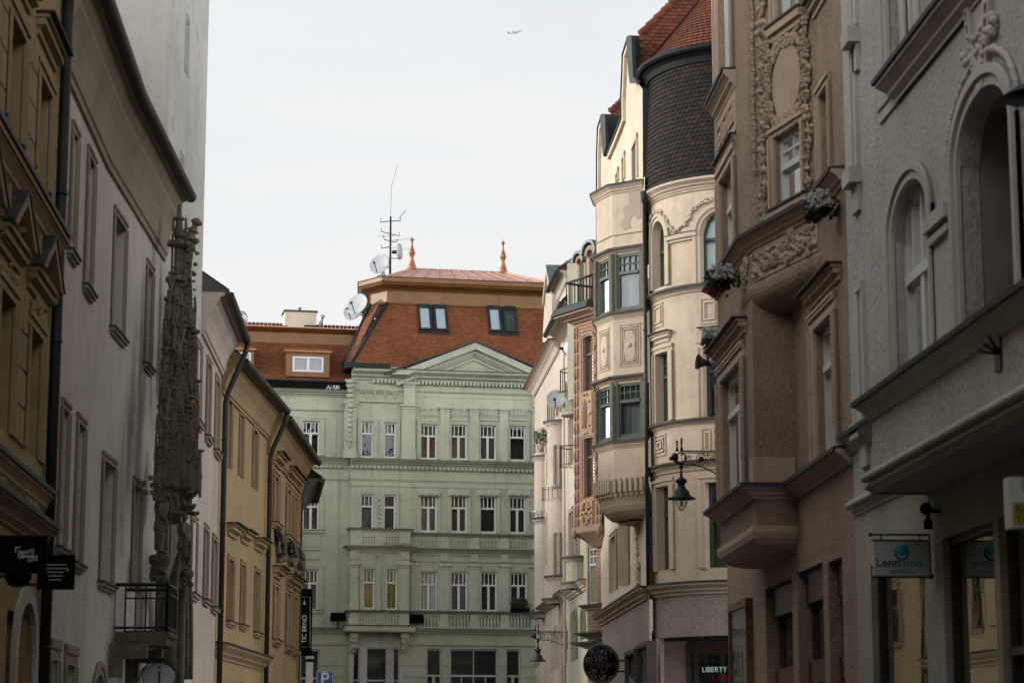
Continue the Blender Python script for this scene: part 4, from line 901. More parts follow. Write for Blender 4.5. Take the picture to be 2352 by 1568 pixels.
# skylights
def skyl(x0, x1, y0, y1, left_in, right_in, d0=-.45):
    fB, W_, H_, okf, _, _ = quadmap(BL, BR, TL, TR)
    def loc(x, y):
        U, W = g1(x, y); r = ray(U, W); u = (BR - BL).normalized(); upv = (TL - BL) - u * (TL - BL).dot(u); upv.normalize(); n = u.cross(upv)
        k = (BL - CAM).dot(n) / r.dot(n); q = CAM + r * k - BL; return q.dot(u), q.dot(upv)
    s0, t1 = loc(x0, y0); s1, t0 = loc(x1, y1)
    o = MB().mat(M['zinc'])
    def pb(a, b, c, e, h0, h1):
        vs = [fB(x, y, h) for h in (h0, h1) for x, y in ((a, c), (b, c), (b, e), (a, e))]; o.raw(vs, [(0, 3, 2, 1), (4, 5, 6, 7), (0, 1, 5, 4), (1, 2, 6, 5), (2, 3, 7, 6), (3, 0, 4, 7)])
    m_ = (s0 + s1) / 2; o.mat(M['zinc']); pb(s0 - .05, s1 + .05, t0 - .15, t0 + .02, .01, .06)
    for a, b, inn in ((s0, m_ - .05, left_in), (m_ + .05, s1, right_in)):
        o.mat(M['zinc']); pb(a, a + .11, t0, t1, 0, .13); pb(b - .11, b, t0, t1, 0, .13); pb(a + .11, b - .11, t0, t0 + .11, 0, .13); pb(a + .11, b - .11, t1 - .2, t1, 0, .15)
        o.mat(M[inn]); pb(a + .1, b - .1, t0 + .1, t1 - .19, .03, .05); o.mat(M['skyglass']); o.face([fB(a + .1, t0 + .1, .1), fB(b - .1, t0 + .1, .1), fB(b - .1, t1 - .19, .1), fB(a + .1, t1 - .19, .1)])
    o.mat(M['zinc']); pb(m_ - .05, m_ + .05, t0, t1, 0, .05)
    part('skylight', o, None, B)
skyl(1013, 1262, 628, 838, 'blind', 'blind'); skyl(1560, 1808, 640, 850, 'blind', 'greyc')
# ---- flower box, floodlights
def foliage(mb, c, rx, ry, rz, n, mats, size=.05, flat=.35):
    for i in range(n):
        a, b = rnd(0, 2 * pi), math.acos(rnd(-1, 1)); k = random.random() ** .4; q = V((rx * k * sin(b) * cos(a), ry * k * sin(b) * sin(a), rz * k * cos(b))) + V(c)
        mb.mat(M[random.choice(mats)]); u = V((rnd(-1, 1), rnd(-1, 1), rnd(-1, 1))).normalized(); v = u.orthogonal().normalized(); w_ = u.cross(v); s = size * rnd(.6, 1.3)
        mb.face([q - u * s, q + v * s * .5, q + u * s, q - v * s * .5]); mb.face([q - u * s * .8, q + w_ * s * .45, q + u * s * .8, q - w_ * s * .45])
P0_ = G.P(gs(1193, 1395, .35), zz(1402) + .35, .35); o = thing('window_plant', 'bushy green plant in a trough on the balustrade of the green house', 'plant', P0_)
f = MB(); foliage(f, P0_ + V((0, 0, .1)), .42, .2, .3, 420, ['leaf'], .07); part('foliage', f, None, o); f = MB(); f.fbox(G, gs(1172, 1400, .25), gs(1214, 1400, .25), zz(1402) + .02, zz(1402) + .2, .22, .45); part('trough', f, M['black'], o)
for k, (U, W, lab) in enumerate(((777, 1425, 'black floodlight on the green ledge left of the balustraded bay'), (955, 1427, 'black floodlight on the green ledge right of the balustraded bay'))):
    dd = .35; p = G.P(gs(U, W, dd), zz(W), dd); o = thing('floodlight', lab, 'floodlight', p, group='floodlights on the green house')
    f = MB(); f.box((-.36, -.13, 0), (.36, .0, .38), Matrix.Translation(p) @ Matrix.Rotation(radians(25), 4, 'X')); part('housing', f, M['black'], o); f = MB(); f.tube([p + V((0, 0, .1)), p - V((0, 0, .35))], .035, 6); f.tube([p + V((-.38, .1, .2)), p + V((-.38, .1, -.05)), p + V((.38, .1, -.05)), p + V((.38, .1, .2))], .02, 5); part('bracket', f, M['iron'], o)
# ================================================================ green wing on the left
WG = Fac(G.p2(-7.5, -.35), G.p2(0.2, -.35), -1)
B = thing('green_side_house', 'lower green house with white-framed dormers in its tiled roof, left of the pedimented house', 'building', (*WG.p2(2), 0)); hs = []
def ws(U, W=1000, d=0): return WG.S(U, W, d)
def wz(W, U=740, d=0): return zat(WG.p2(WG.S(U, W, d), d), W)
for Ul, Ur, Vt, Vb, n in ((694, 734, 966, 1047, 4), (695, 733, 1134, 1217, 4), (692, 731, 1306, 1400, 4)):
    window(B, WG, WG.rect(Ul, Ur, Vt, Vb), hs, rd=.14, fw=.075, tr=.66, top=n, bot=2, sur=(.2, .05), sm=GT, sill=(.2, .12), glass='glass_wavy', inner='room2' if Vt > 1300 else 'room', mull=.04)
R = WG.rect(688, 734, 1490, 1590); window(B, WG, (R[0], R[1], 1.2, R[3]), hs, rd=.14, fw=.08, tr=.75, top=2, bot=2, brows=2, fm='wood_grey', inner='room')
w = MB(); zt = wz(899); w.fwall(WG, 0, WG.L, 0, zt, hs); part('wall', w, M['green'], B)
def wled(V0, V1, p, dark=True): z1, z0 = wz(V0), wz(V1); cornice(B, 'ledge', [WG.p2(0), WG.p2(WG.L - .25)], -1, z0, z1 - z0, p, GT, flash=.03 if dark else 0, fm=M['green_dark'])
wled(898, 910, .4); wled(1053, 1066, .36); wled(941, 945, .1, False); wled(1098, 1104, .1, False); wled(1443, 1456, .34); wled(1478, 1482, .1, False)
t = MB().mat(GT)
for s in range(50): t.fbox(WG, .2 + s * .21, .32 + s * .21, wz(1074), wz(1069), -.01, .18) if .3 + s * .21 < WG.L - .3 else None
for Ul, Ur, V0, V1 in ((682, 741, 956, 960), (760, 771, 965, 1045), (682, 739, 1225, 1256), (686, 744, 1257, 1263), (690, 736, 1270, 1284), (740, 745, 1262, 1440), (686, 744, 1408, 1440), (682, 742, 1082, 1096)): t.fbox(WG, ws(Ul), ws(Ur), wz(V1), wz(V0), -.01, .07 if Ur - Ul > 12 else .04)
for W in range(1136, 1400, 24): t.fbox(WG, ws(748), WG.L - .3, wz(W) - .012, wz(W) + .012, -.002, .014)
for W in range(1506, 1600, 26): t.fbox(WG, ws(742), WG.L - .3, wz(W) - .42, wz(W) - .03, -.01, .04)
t.fbox(WG, ws(778), ws(779.5), wz(1440), wz(1082), -.01, .06)
part('banding', t, None, B)
hgt = MB().mat(M['black']); hgt.fbox(WG, 0, WG.L - .3, wz(897), wz(880), -.3, .42); hgt.mat(M['zinc']); hgt.fbox(WG, 0, WG.L - .25, wz(880), wz(877), -.5, .5)
part('parapet_gutter', hgt, None, B)
gf = MB()
for pts in (((749, 894), (755, 884), (758, 894)), ((751, 890), (758, 890)), ((760, 893), (761, 884), (765, 893), (767, 884)), ((768, 893), (769, 885), (773, 886), (774, 890), (770, 893)), ((774, 893), (775, 885), (779, 886), (776, 889), (780, 893))):
    gf.tube([WG.P(*WG.hit(u, v, .43), .43) for u, v in pts], .018, 4)
part('spray_tag', gf, M['signwhite'], B)
dB2, dT2 = -.1, -1.9
def wp(U, W, d): a, z = WG.hit(U, W, d); return WG.P(a, z, d)
b0_, t0_ = wp(560, 878, dB2), wp(560, 792, dT2); zb_, zt_ = wz(878, d=dB2), wz(790, d=dT2)
BLw, BRw, TLw, TRw = WG.P(0, zb_, dB2), WG.P(WG.L + .4, zb_, dB2), WG.P(0, zt_, dT2), WG.P(WG.L + .9, zt_, dT2)
rf = MB(); tiled(rf, 'orangetile', BLw, BRw, TLw, TRw, .175, .125); part('tiled_roof', rf, None, B)
t = MB().mat(M['ochresheet']); t.sweep([TLw.xy, TRw.xy], [(.05, zt_ - .05), (.0, zt_ + .5), (.3, zt_ + .62), (.35, zt_ + .66), (.36, wz(757, d=dT2 + .3)), (.4, wz(755, d=dT2 + .3))], -1)
t.mat(M['copper']); q = wz(755, d=dT2 + .3); t.sweep([TLw.xy, TRw.xy], [(.42, q), (.42, q + .04), (-3.5, q + .75), (-3.5, q + .7)], -1); t.mat(M['redtile'])
for k in range(46): p = WG.p2(k * .2, dT2 - 3.4); t.tube([(p.x, p.y, q + .8), (p.x + .18, p.y, q + .82)], .09, 6)
part('upper_roof', t, None, B)
for U0, U1 in ((528, 583), (657, 757)):
    d = dB2 - .05; s0, s1 = ws(U0, 840, d), ws(U1, 840, d); z0_, z1_ = wz(866, d=d), wz(806, d=d); m = MB().mat(M['ochresheet']); a, b, c_, e = (ws(672, 836, d), ws(743, 836, d), wz(855, d=d), wz(820, d=d)) if U0 > 600 else (ws(505, 836, d), ws(576, 836, d), wz(855, d=d), wz(815, d=d))
    hh = [(a, b, c_, e, 0, .05)]
    if U0 < 600: s0 = a - .3
    m.fwall(WG, s0, s1, z0_, z1_, hh, d=d); m.fbox(WG, s0, s0 + .05, z0_, z1_, d - 2, d - .005); m.fbox(WG, s1 - .05, s1, z0_, z1_, d - 2, d - .005)
    m.mat(M['copperpaint']); m.raw([WG.P(s0 - .1, z1_ - .03, d + .15), WG.P(s1 + .1, z1_ - .03, d + .15), WG.P(s1 + .0, z1_ + .42, d - 1.6), WG.P(s0 - .0, z1_ + .42, d - 1.6), WG.P(s0 - .1, z1_ - .1, d + .15), WG.P(s1 + .1, z1_ - .1, d + .15), WG.P(s1, z1_ + .0, d - 1.6), WG.P(s0, z1_ + .0, d - 1.6)], [(0, 1, 2, 3), (4, 5, 1, 0), (5, 6, 2, 1), (7, 4, 0, 3), (4, 7, 6, 5)])
    for k in (.33, .66): x = s0 + (s1 - s0) * k; m.tube([WG.P(x, z1_ - .0, d + .15), WG.P(x, z1_ + .45, d - 1.6)], .03, 4)
    dm = part('dormer', m, None, B); x = MB().mat(M['wood_white']); fw = .09
    for p in ((a, a + fw, c_, e), (b - fw, b, c_, e), (a, b, c_, c_ + fw), (a, b, e - fw, e), ((a + b) / 2 - fw * .7, (a + b) / 2 + fw * .7, c_, e)): x.fbox(WG, *p, d - .06, d + .012 + .001 * len(x.f) / 6)
    part('frame', x, None, dm); x = MB().mat(M['skyglass']); x.face([WG.P(a, c_, d - .04), WG.P(b, c_, d - .04), WG.P(b, e, d - .04), WG.P(a, e, d - .04)]); x.mat(M['greyc']); x.fbox(WG, a, b, c_, e, d - .4, d - .3); part('pane', x, None, dm)
# things on the roofs
def wbox(U0, U1, V0, V1, d, dep, F=WG): a, z1 = F.hit(U0, V0, d); b, _ = F.hit(U1, V0, d); z0 = F.Z(U0, V1, d); return a, b, z0, z1, d - dep, d
a, b, z0_, z1_, d0, d1 = wbox(655, 727, 712, 752, -4, 1.2); o = MB().mat(M['chim']); o.fbox(WG, a, b, z0_, z1_ - .06, d0, d1); o.mat(M['grime']); o.fbox(WG, a - .06, b + .06, z1_ - .06, z1_ + .02, d0 - .06, d1 + .06); c_ = WG.P((a + b) / 2, z1_, -4.5); o.mat(M['steel']); o.lathe(c_, [(.05, 0), (.05, .2), (.14, .22), (.02, .27)], 8); part('chimney', o, None, B)
o = MB(); p = wp(737, 745, -3); o.tube([p - V((0, 0, .1)), p + V((0, 0, .35)), p + V((.04, 0, .42)), p + V((.16, 0, .36))], .1, 8); part('vent_pipe', o, M['steel'], B)
o = MB(); p = wp(563, 748, -3); o.tube([p - V((0, 0, .1)), p + V((0, 0, .5)), p + V((-.08, 0, .62)), p + V((-.3, 0, .64)), p + V((-.42, 0, .55))], .1, 8); part('vent_pipe', o, M['steel'], B)
for U in (625, 700): a, b, z0_, z1_, d0, d1 = wbox(U, U + 36, 748, 752, -3.2, .8); o = MB(); o.fbox(WG, a, b, z0_, z1_ + .05, d0, d1); part('roof_hatch', o, M['zinc'], B)
# ---- satellite dishes, antenna mast
def dish(U, W, base, F, d, r, yaw, lab, tilt=20, arm=None, m='dish', grp='satellite dishes'):
    a, z = F.hit(U, W, d); p = F.P(a, z, d); o = thing('satellite_dish', lab, 'dish', p, group=grp); ax = Matrix.Rotation(radians(yaw), 3, 'Z') @ V((0, -cos(radians(tilt)), sin(radians(tilt))))
    mb = MB(); mb.smooth = True; K = 9; prof = [(max(.001, r * i / K), .16 * r * (i / K) ** 2) for i in range(K + 1)]; prof += [(r * (K - i) / K + .0, .16 * r * ((K - i) / K) ** 2 - .02) for i in range(K)]
    mb.lathe(p, prof, 28, ax); part('reflector', mb, M[m], o)
    dn = (V((0, 0, -1)) + ax * V((0, 0, 1)).dot(ax)).normalized(); f = p + ax * r * .95 + dn * r * .35; mb = MB().mat(M['iron']); mb.tube([p + dn * r * .95 + ax * .1 * r, f], .022, 5); mb.lathe(f, [(.05, -.06), (.06, .08)], 8, f - p); part('feed_arm', mb, None, o)
    mb = MB(); q = F.P(*arm[:2], arm[2]) if arm else p - ax * .35 + V((0, 0, -.5)); mb.tube([p - ax * .05, p - ax * .25, q], .03, 5); part('bracket', mb, M['iron'], o); return p
mU, mW, md = 896, 632, -3.2; am, zm = G.hit(mU, mW, md); P_m = G.P(am, zm - .3, md); zT_ = zat((P_m.x, P_m.y), 497)
o = thing('antenna_mast', 'thin dark mast with crossarms, aerials and a long whip above the orange roof', 'antenna', P_m)
f = MB(); f.tube([P_m, V((P_m.x, P_m.y, zT_))], [.06, .045], 8); part('mast', f, M['iron'], o)
f = MB(); f.tube([V((P_m.x, P_m.y, zT_ - .2)), V((P_m.x + .02, P_m.y, zat((P_m.x, P_m.y), 430)))], .009, 5); f.tube([V((P_m.x + .02, P_m.y, zat((P_m.x, P_m.y), 430))), V((P_m.x + .32, P_m.y, zat((P_m.x, P_m.y), 380)))], .010, 5); part('whip_antenna', f, M['zinc'], o)
X = V((G.t.x, G.t.y, 0)); f = MB()
def ap(px, W): return V((P_m.x, P_m.y, zat((P_m.x, P_m.y), W))) + X * (px / 5227 * 110)
for pts in (((-24, 502), (-24, 511), (0, 508), (24, 506), (24, 498)), ((-22, 525), (-22, 533), (0, 537), (21, 541), (21, 533)), ((-22, 563), (-22, 571), (0, 567)), ((-17, 543), (-14, 551), (0, 554)), ((17, 549), (14, 556), (2, 554)), ((0, 580), (14, 578)), ((0, 593), (18, 593), (18, 585), (12, 577))): f.tube([ap(*q) for q in pts], .022, 5)
part('crossarm', f, M['iron'], o); f = MB()
for x0, y0, x1, y1, n in ((-30, 543, 8, 541, 11), (4, 552, 52, 545, 14), (2, 569, 50, 570, 9), (20, 500, 35, 482, 9), (-34, 614, 0, 612, 5)):
    p, q = ap(x0, y0), ap(x1, y1); f.tube([p, q], .012, 4)
    for k in range(n): c_ = p.lerp(q, k / (n - 1)); f.tube([c_ - V((0, .25, 0)), c_ + V((0, .25, 0))], .008, 4); f.tube([c_, c_ + V((0, 0, .06))], .008, 4)
part('aerial', f, M['steel'], o)
dish(872, 608, 0, G, -3.6, .56, -28, 'round white dish beside the foot of the antenna mast', arm=(am, zm + .4, md)); dish(877.5, 631, 0, G, -4.5, .5, 75, 'small white dish seen edge-on just above the copper roof edge', tilt=15)
p = ap(21, 577); o = thing('drum_antenna', 'white flat drum antenna clamped to the right of the mast', 'antenna', p); f = MB(); f.lathe(p, [(.38, -.06), (.4, 0), (.38, .1)], 20, V((.97, -.2, .05))); part('drum', f, M['dish'], o); f = MB(); f.lathe(p, [(.09, -.35), (.09, -.05)], 8, V((.97, -.2, .05))); part('radio_unit', f, M['iron'], o)
sE = G.S(846, 712, -2.3)
dish(822, 700, 0, G, -2.2, .58, -32, 'upper of two white dishes at the left edge of the orange roof', arm=(sE, G.Z(846, 712, -2.3), -2.3)); dish(812, 714, 0, G, -2.9, .56, -30, 'lower of two white dishes at the left edge of the orange roof', arm=(sE - .2, G.Z(840, 724, -2.3), -2.4))
# ================================================================ RIGHT SIDE OF THE STREET
GT2, BT, CT = M['grey_trim'], M['brown_trim'], M['cream_trim']
XR = 6.2; rr = ray(1952, 784); yG = XR / rr.x * rr.y
GF = Fac((XR, -24), (XR, yG), 1)
def y2s(y): return y + 24
# ---- grey house
B = thing('grey_house', 'pale grey roughcast house with arched windows and a long balcony parapet, nearest on the right', 'building', (XR, yG, 0)); hs = []
def gx(U, W): return GF.S(U, W)
a, b = gx(2056, 600), gx(2141, 600); z1, zs = GF.Z(2092, 418), GF.Z(2048, 545); zLd = GF.Z(2040, 860)
arch = dict(fm='wood_white', fw=.11, mull=.055, tr=.64, top=4, bot=2, sm=GT2, glass='glass', inner='net', rd=.13)
window(B, GF, (min(a, b), max(a, b), 5.3, z1), hs, rise=.5, sur=(.2, .05), **arch)
a2, b2 = gx(2206, 400), gx(2332, 400); z2 = GF.Z(2268, 200)
hs.append((min(a2, b2), max(a2, b2), 5.3, z2, .55, .2)); sA, sB = min(a2, b2), max(a2, b2)
t = MB().mat(M['grey_trim'])
for k0, k1, pp_ in ((0, .22, .05), (.12, .22, .09)):
    K = 16; hi = (sA - k0, sB + k0, 5.3, z2 + k0, .55 + k0, 0); ho = (sA - k1, sB + k1, 5.3, z2 + k1, .55 + k1, 0); f2 = lambda hh, i: hh[0] + (hh[1] - hh[0]) * (1 - cos(pi * i / K)) / 2
    t.fstrip(GF, [(hi[0], 5.3)] + [(f2(hi, i), archz(f2(hi, i), hi)) for i in range(K + 1)] + [(hi[1], 5.3)], [(ho[0], 5.3)] + [(f2(ho, i), archz(f2(ho, i), ho)) for i in range(K + 1)] + [(ho[1], 5.3)], -.01, pp_)
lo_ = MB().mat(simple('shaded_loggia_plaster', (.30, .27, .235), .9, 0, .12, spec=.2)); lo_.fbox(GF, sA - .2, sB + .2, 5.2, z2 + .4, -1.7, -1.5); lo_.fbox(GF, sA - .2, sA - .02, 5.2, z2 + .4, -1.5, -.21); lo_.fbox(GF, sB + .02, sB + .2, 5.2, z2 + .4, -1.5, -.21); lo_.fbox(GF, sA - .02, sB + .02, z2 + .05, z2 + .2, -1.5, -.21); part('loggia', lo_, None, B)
part('loggia_arch', t, None, B)
# more openings nearer than the frame edge (they show only in reflections)
for y in (17.0, 13.5, 9.0, 4.5): window(B, GF, (y2s(y), y2s(y) + 1.9, 5.9, 8.3), hs, rise=.5, sur=(.2, .05), **arch)
sU = GF.S(2009, 184, .24); zU = zat(GF.p2(sU, .24), 184) - .03; R = GF.rect(2043, 2082, 0, 118); window(B, GF, (y2s(GF.p2(R[0]).y), R[1], zU + .02, 12.4), hs, sur=(.2, .05), **arch)
a, b = gx(2100, 60), gx(2128, 60); window(B, GF, (min(a, b) - 1.2, max(a, b) - .25, zU + .02, 12.4), hs, sur=(.2, .05), **arch)
# shop windows
for U0, U1 in ((2002, 2127), (2169, 2288), (2300, 2420)):
    a, b = sorted((gx(U0, 1400), gx(U1, 1400))); window(B, GF, (a, b, .5, 3.95), hs, rd=.1, fm='wood_brown', fw=.07, bot=1, tr=.62 if U0 > 2295 else None, glass='shopglass', inner='room')
for y in (15, 11, 7): window(B, GF, (y2s(y), y2s(y) + 2.6, .5, 3.95), hs, rd=.1, fm='wood_brown', fw=.07, bot=1, glass='shopglass')
w = MB(); zsl = GF.Z(1968, 1185); w.fwall(GF, 0, GF.L, zsl, 15.5, hs); w.mat(M['grey']) ; part('wall', w, M['grey'], B)
w = MB(); w.fwall(GF, 0, GF.L, 0, zsl, hs); part('ground_floor_wall', w, M['slabs'], B)
w = MB(); w.fbox(GF, 0, GF.L, 0, 15.4, -8, -7.8); w.fbox(GF, GF.L - .2, GF.L - .02, 0, 15.4, -8, -2.2); part('wall', w, M['grey'], B)
PB = .6; zt_ = zat(GF.p2(GF.S(1981, 910, PB + .17), PB + .17), 910) - .1; sE_ = GF.S(2003, 1000, PB); zb_ = zat(GF.p2(sE_, PB), 1087)
t = MB(); t.fbox(GF, 0, sE_, zb_, zt_, -.02, PB); part('parapet', t, M['grey'], B)
cornice(B, 'ledge', [GF.p2(0, PB), GF.p2(sE_, PB), GF.p2(sE_, 0)], 1, zt_ - .12, .2, .16, GT2)
q = zat(GF.p2(sE_, PB), 1135); cornice(B, 'ledge', [GF.p2(0, PB), GF.p2(sE_, PB), GF.p2(sE_, 0)], 1, q, zb_ - q, .1, GT2, [(-.35, 0), (0.2, 0), (.35, .12), (.9, .3), (.9, .45), (.4, .5), (.5, .62), (1.1, .8), (1.1, 1), (0, 1)], flash=0)
t = MB()
s = 12.0
while s < sE_: t.blob(GF.P(s, zb_ - (zb_ - q) * .30, PB + .115), .055, .055, .05, n=6, m=4); s += .115
part('bead_row', t, GT2, B)
t = MB(); t.fbox(GF, 0, sE_ - .02, q + .02, zb_, -.02, PB - .01); part('soffit', t, M['grey_trim'], B)
zl = GF.Z(1950, 1010); cornice(B, 'ledge', [GF.p2(sE_), GF.p2(GF.L + .1)], 1, zl - .2, .2, .16, GT2)
zl2 = GF.Z(1966, 1180); cornice(B, 'ledge', [GF.p2(0), GF.p2(GF.L)], 1, zl2 - .03, .2, .08, GT2, flash=0); t = MB(); s = gx(2135, 1140)
while s < GF.L: t.blob(GF.P(s, zl2 + .1, .09), .045, n=6, m=4); s += .1
part('bead_row', t, GT2, B)
cornice(B, 'ledge', [GF.p2(0), GF.p2(sU - .2), GF.p2(sU - .2, -.1)], 1, zU - .3, .3, .24, GT2)
t = MB(); z3 = GF.Z(2026, 256); t.fbox(GF, 0, gx(2022, 220), z3, zU - .3, -.01, .03); t.fbox(GF, 0, gx(2022, 220), z3, z3 + .04, -.01, .055); part('band', t, GT2, B)
t = MB().mat(GT2)
for U0, U1, V0, V1 in ((1962, 1968, 100, 380), (1980, 1987, 665, 960), (1961, 1966, -150, 60)):
    R = GF.rect(U1, U0, V0, V1); t.fbox(GF, R[0] - .1, R[0], R[2], R[3], -.01, .05); t.fbox(GF, R[1], R[1] + .1, R[2], R[3], -.01, .05); t.fbox(GF, R[0] - .1, R[1] + .1, R[3], R[3] + .1, -.01, .06)
    t.fbox(GF, R[0] - .15, R[1] + .15, R[2] - .25, R[2] - .05, -.01, .16); t.fbox(GF, R[0] - .1, R[1] + .1, R[2] - .6, R[2] - .25, -.01, .05); part('niche_frame', t, None, B); t = MB().mat(GT2)
# pilaster cap between the arches, smooth panel
a, b = sorted((gx(2150, 600), gx(2195, 600))); z = GF.Z(2150, 503); t.fbox(GF, a, b, 5.4, z - .3, -.01, .035); t.fbox(GF, a - .05, b + .05, z - .16, z, -.01, .13); t.fbox(GF, a - .02, b + .02, z - .3, z - .22, -.01, .09)
part('pilaster', t, None, B)
t = MB().mat(GT2); c_ = (gx(2228, 170) + gx(2295, 170)) / 2; rz = 2.0; zc = zat(GF.p2(c_), 186) + rz; rx = .5; K = 28
el = lambda k, f: [(c_ + rx * f * cos(2 * pi * i / K), zc + rz * (1 - (1 - f) * .35) * sin(2 * pi * i / K)) for i in range(K)]
t.fstrip(GF, el(0, .72), el(0, .86), -.01, .07, True); t.fstrip(GF, el(0, 1.05), el(0, 1.15), -.01, .06, True); t.fpoly(GF, el(0, .72), -.01, .02)
for i in range(60):
    an = 2 * pi * i / 60; t.blob(GF.P(c_ + rx * .97 * cos(an), zc + rz * .97 * sin(an), .05), .042, n=6, m=4)
part('oval_medallion', t, None, B); t = MB().mat(GT2); hi = (sA - .3, sB + .3, 5.3, z2 + .32, .85, 0)
for i in range(60):
    u = i / 59; s = sA - .3 + (sB - sA + .6) * (1 - cos(pi * u)) / 2
    if .0 < u < 1: t.blob(GF.P(s, archz(s, hi) + .03, .04), rnd(.03, .055), rnd(.03, .05), rnd(.03, .06), n=6, m=4)
for i in range(26): t.blob(GF.P(c_ + rnd(-.6, .6), z2 + .5 + rnd(-.12, .1), .05), rnd(.03, .06), n=6, m=4)
for i in range(14): t.blob(GF.P(sB + .34, z2 - .7 - i * .13, .04), .04, n=5, m=3)
part('garland', t, None, B)
# iron bracket stub on the parapet, small lamp at the frame edge, wall sensor
p = GF.P(*GF.hit(2296, 812, PB), PB); o = thing('wall_bracket', 'black iron flag-holder bracket on the grey balcony parapet', 'bracket', p); t = MB()
t.fbox(GF, GF.S(2302, 812, PB), GF.S(2288, 812, PB), p.z - .15, p.z + .15, PB, PB + .02)
for dx, dz_ in ((-.16, .08), (-.2, .01), (-.11, .15)): t.tube([p, p + V((dx, -.05, dz_))], .014, 6)
part('arm', t, M['iron'], o)
p = GF.P(*GF.hit(2156, 1172), 0); o = thing('security_camera', 'small dark sensor head on the wall under the grey soffit', 'sensor', p); t = MB(); t.tube([p, p + V((-.12, 0, 0)), p + V((-.12, 0, -.12))], .03, 6); t.blob(p + V((-.14, 0, .02)), .07, n=8, m=6); t.lathe(p + V((-.12, 0, -.2)), [(.05, 0), (.05, .1)], 8); part('head', t, M['black'], o)
p = GF.P(*GF.hit(2372, 226, .5), .5); o = thing('wall_lamp', 'dark dish-shaped wall lamp at the right edge beside the big loggia arch', 'lamp', p); t = MB(); t.lathe(p, [(.28, 0), (.2, .07), (.05, .14), (.03, .3)], 16); part('lamp_shade', t, M['iron'], o); t = MB(); t.tube([p + V((0, 0, .3)), p + V((.2, 0, .35)), p + V((.5, 0, .3))], .02, 6); part('arm', t, M['iron'], o)
# hanging shop sign
sy = GF.p2(gx(2147, 1300)).y; ps = lambda U, W: (lambda r: V((r.x / r.y * sy, sy, CAM.z + r.z / r.y * sy)))(ray(U, W))
p0, p1 = ps(2007, 1323), ps(2132, 1242); o = thing('lentiamo_sign', 'pale blue-grey hanging sign of an optician with a teal smiling disc over its name', 'sign', ((p0.x + p1.x) / 2, sy, p0.z))
t = MB().mat(M['signgrey']); t.box((p0.x, sy - .03, p0.z), (p1.x, sy + .03, p1.z)); t.mat(M['black'])
for a, b in (((p0.x - .012, p0.z - .012), (p1.x + .012, p0.z + .003)), ((p0.x - .012, p1.z - .003), (p1.x + .012, p1.z + .012))): t.box((a[0], sy - .036, a[1]), (b[0], sy + .036, b[1]))
part('board', t, None, o)
c = (p0 + p1) / 2; wd = p1.x - p0.x
for sg in (-1, 1):
    yv = sy + sg * .0335; rt = V((1, 0, 0)) if sg < 0 else V((-1, 0, 0)); q = V((c.x, yv, p1.z - .13)); t = MB(); t.mat(M['teal']); t.lathe(q, [(.085, -.002), (.085, .004)], 24, V((0, sg, 0)))
    t.mat(M['signwhite']); t.tube([q + V((0, sg * .006, 0)) + rt * (.055 * cos(a)) + V((0, 0, .05 * sin(a) + .0)) for a in [pi * (1.08 + .84 * k / 8) for k in range(9)]], [.002, .006, .009, .010, .010, .010, .009, .006, .002], 5)
    part('logo', t, None, o); t = MB(); t.mat(M['navy']); text(t, 'Lenti', V((c.x, yv, p0.z + .145)) - rt * (wd * .02), rt, (0, 0, 1), .135, align='RIGHT', ext=.003, bold=.001); t.mat(M['teal']); text(t, 'amo', V((c.x, yv, p0.z + .145)) - rt * (wd * .01), rt, (0, 0, 1), .135, align='LEFT', ext=.003, bold=.001)
    text(t, 'OČNÍ OPTIKA', V((c.x, yv, p0.z + .05)), rt, (0, 0, 1), .045, ext=.003); part('lettering', t, None, o)
t = MB(); zr = ps(2000, 1227).z; a = ps(1999, 1227).x; t.tube([V((a, sy, zr)), V((XR - .05, sy, zr))], .012, 6); t.blob(V((a, sy, zr)), .025); t.tube([V((XR - .05, sy, zr)), V((XR - .05, sy, p0.z))], .012, 6); t.tube([V((XR - .05, sy, p0.z + .01)), V((p1.x, sy, p0.z + .03))], .007, 5); t.tube([V((XR - .05, sy, zr - .2)), V((p1.x, sy, zr - .2))], .007, 5)
for k in (.15, .85): t.tube([V((p0.x + wd * k, sy, p1.z)), V((p0.x + wd * k, sy, zr))], .006, 5)
t.blob(V((XR - .04, sy, p0.z)), .03); part('bracket', t, M['iron'], o)
# white and yellow light-box sign at the right edge
sy2 = 17.0; ps2 = lambda U, W: (lambda r: V((r.x / r.y * sy2, sy2, CAM.z + r.z / r.y * sy2)))(ray(U, W)); p0, p1 = ps2(2322, 1211), ps2(2322, 1094)
o = thing('lightbox_sign', 'white and yellow box sign with a circled emblem, cut by the right edge', 'sign', (p0.x, sy2, p0.z)); x1 = p0.x + .85; t = MB(); t.mat(M['signwhite']); t.box((p0.x, sy2, p0.z), (x1, sy2 + .16, p1.z)); t.mat(M['signyellow']); t.box((p0.x + .02, sy2 - .004, p0.z + .02), (x1 - .02, sy2 + .001, p0.z + .19)); part('board', t, None, o)
t = MB(); t.mat(M['navy']); q = V((p0.x + .2, sy2 - .003, p0.z + .33)); t.tube([q + V((.1 * cos(a), 0, .1 * sin(a))) for a in [2 * pi * k / 24 for k in range(25)]], .004, 4); t.tube([q + V((-.03, 0, -.05)), q + V((.01, 0, 0)), q + V((-.02, 0, .05))], .012, 4); t.tube([q + V((.01, 0, 0)), q + V((.05, 0, .03))], .01, 4)
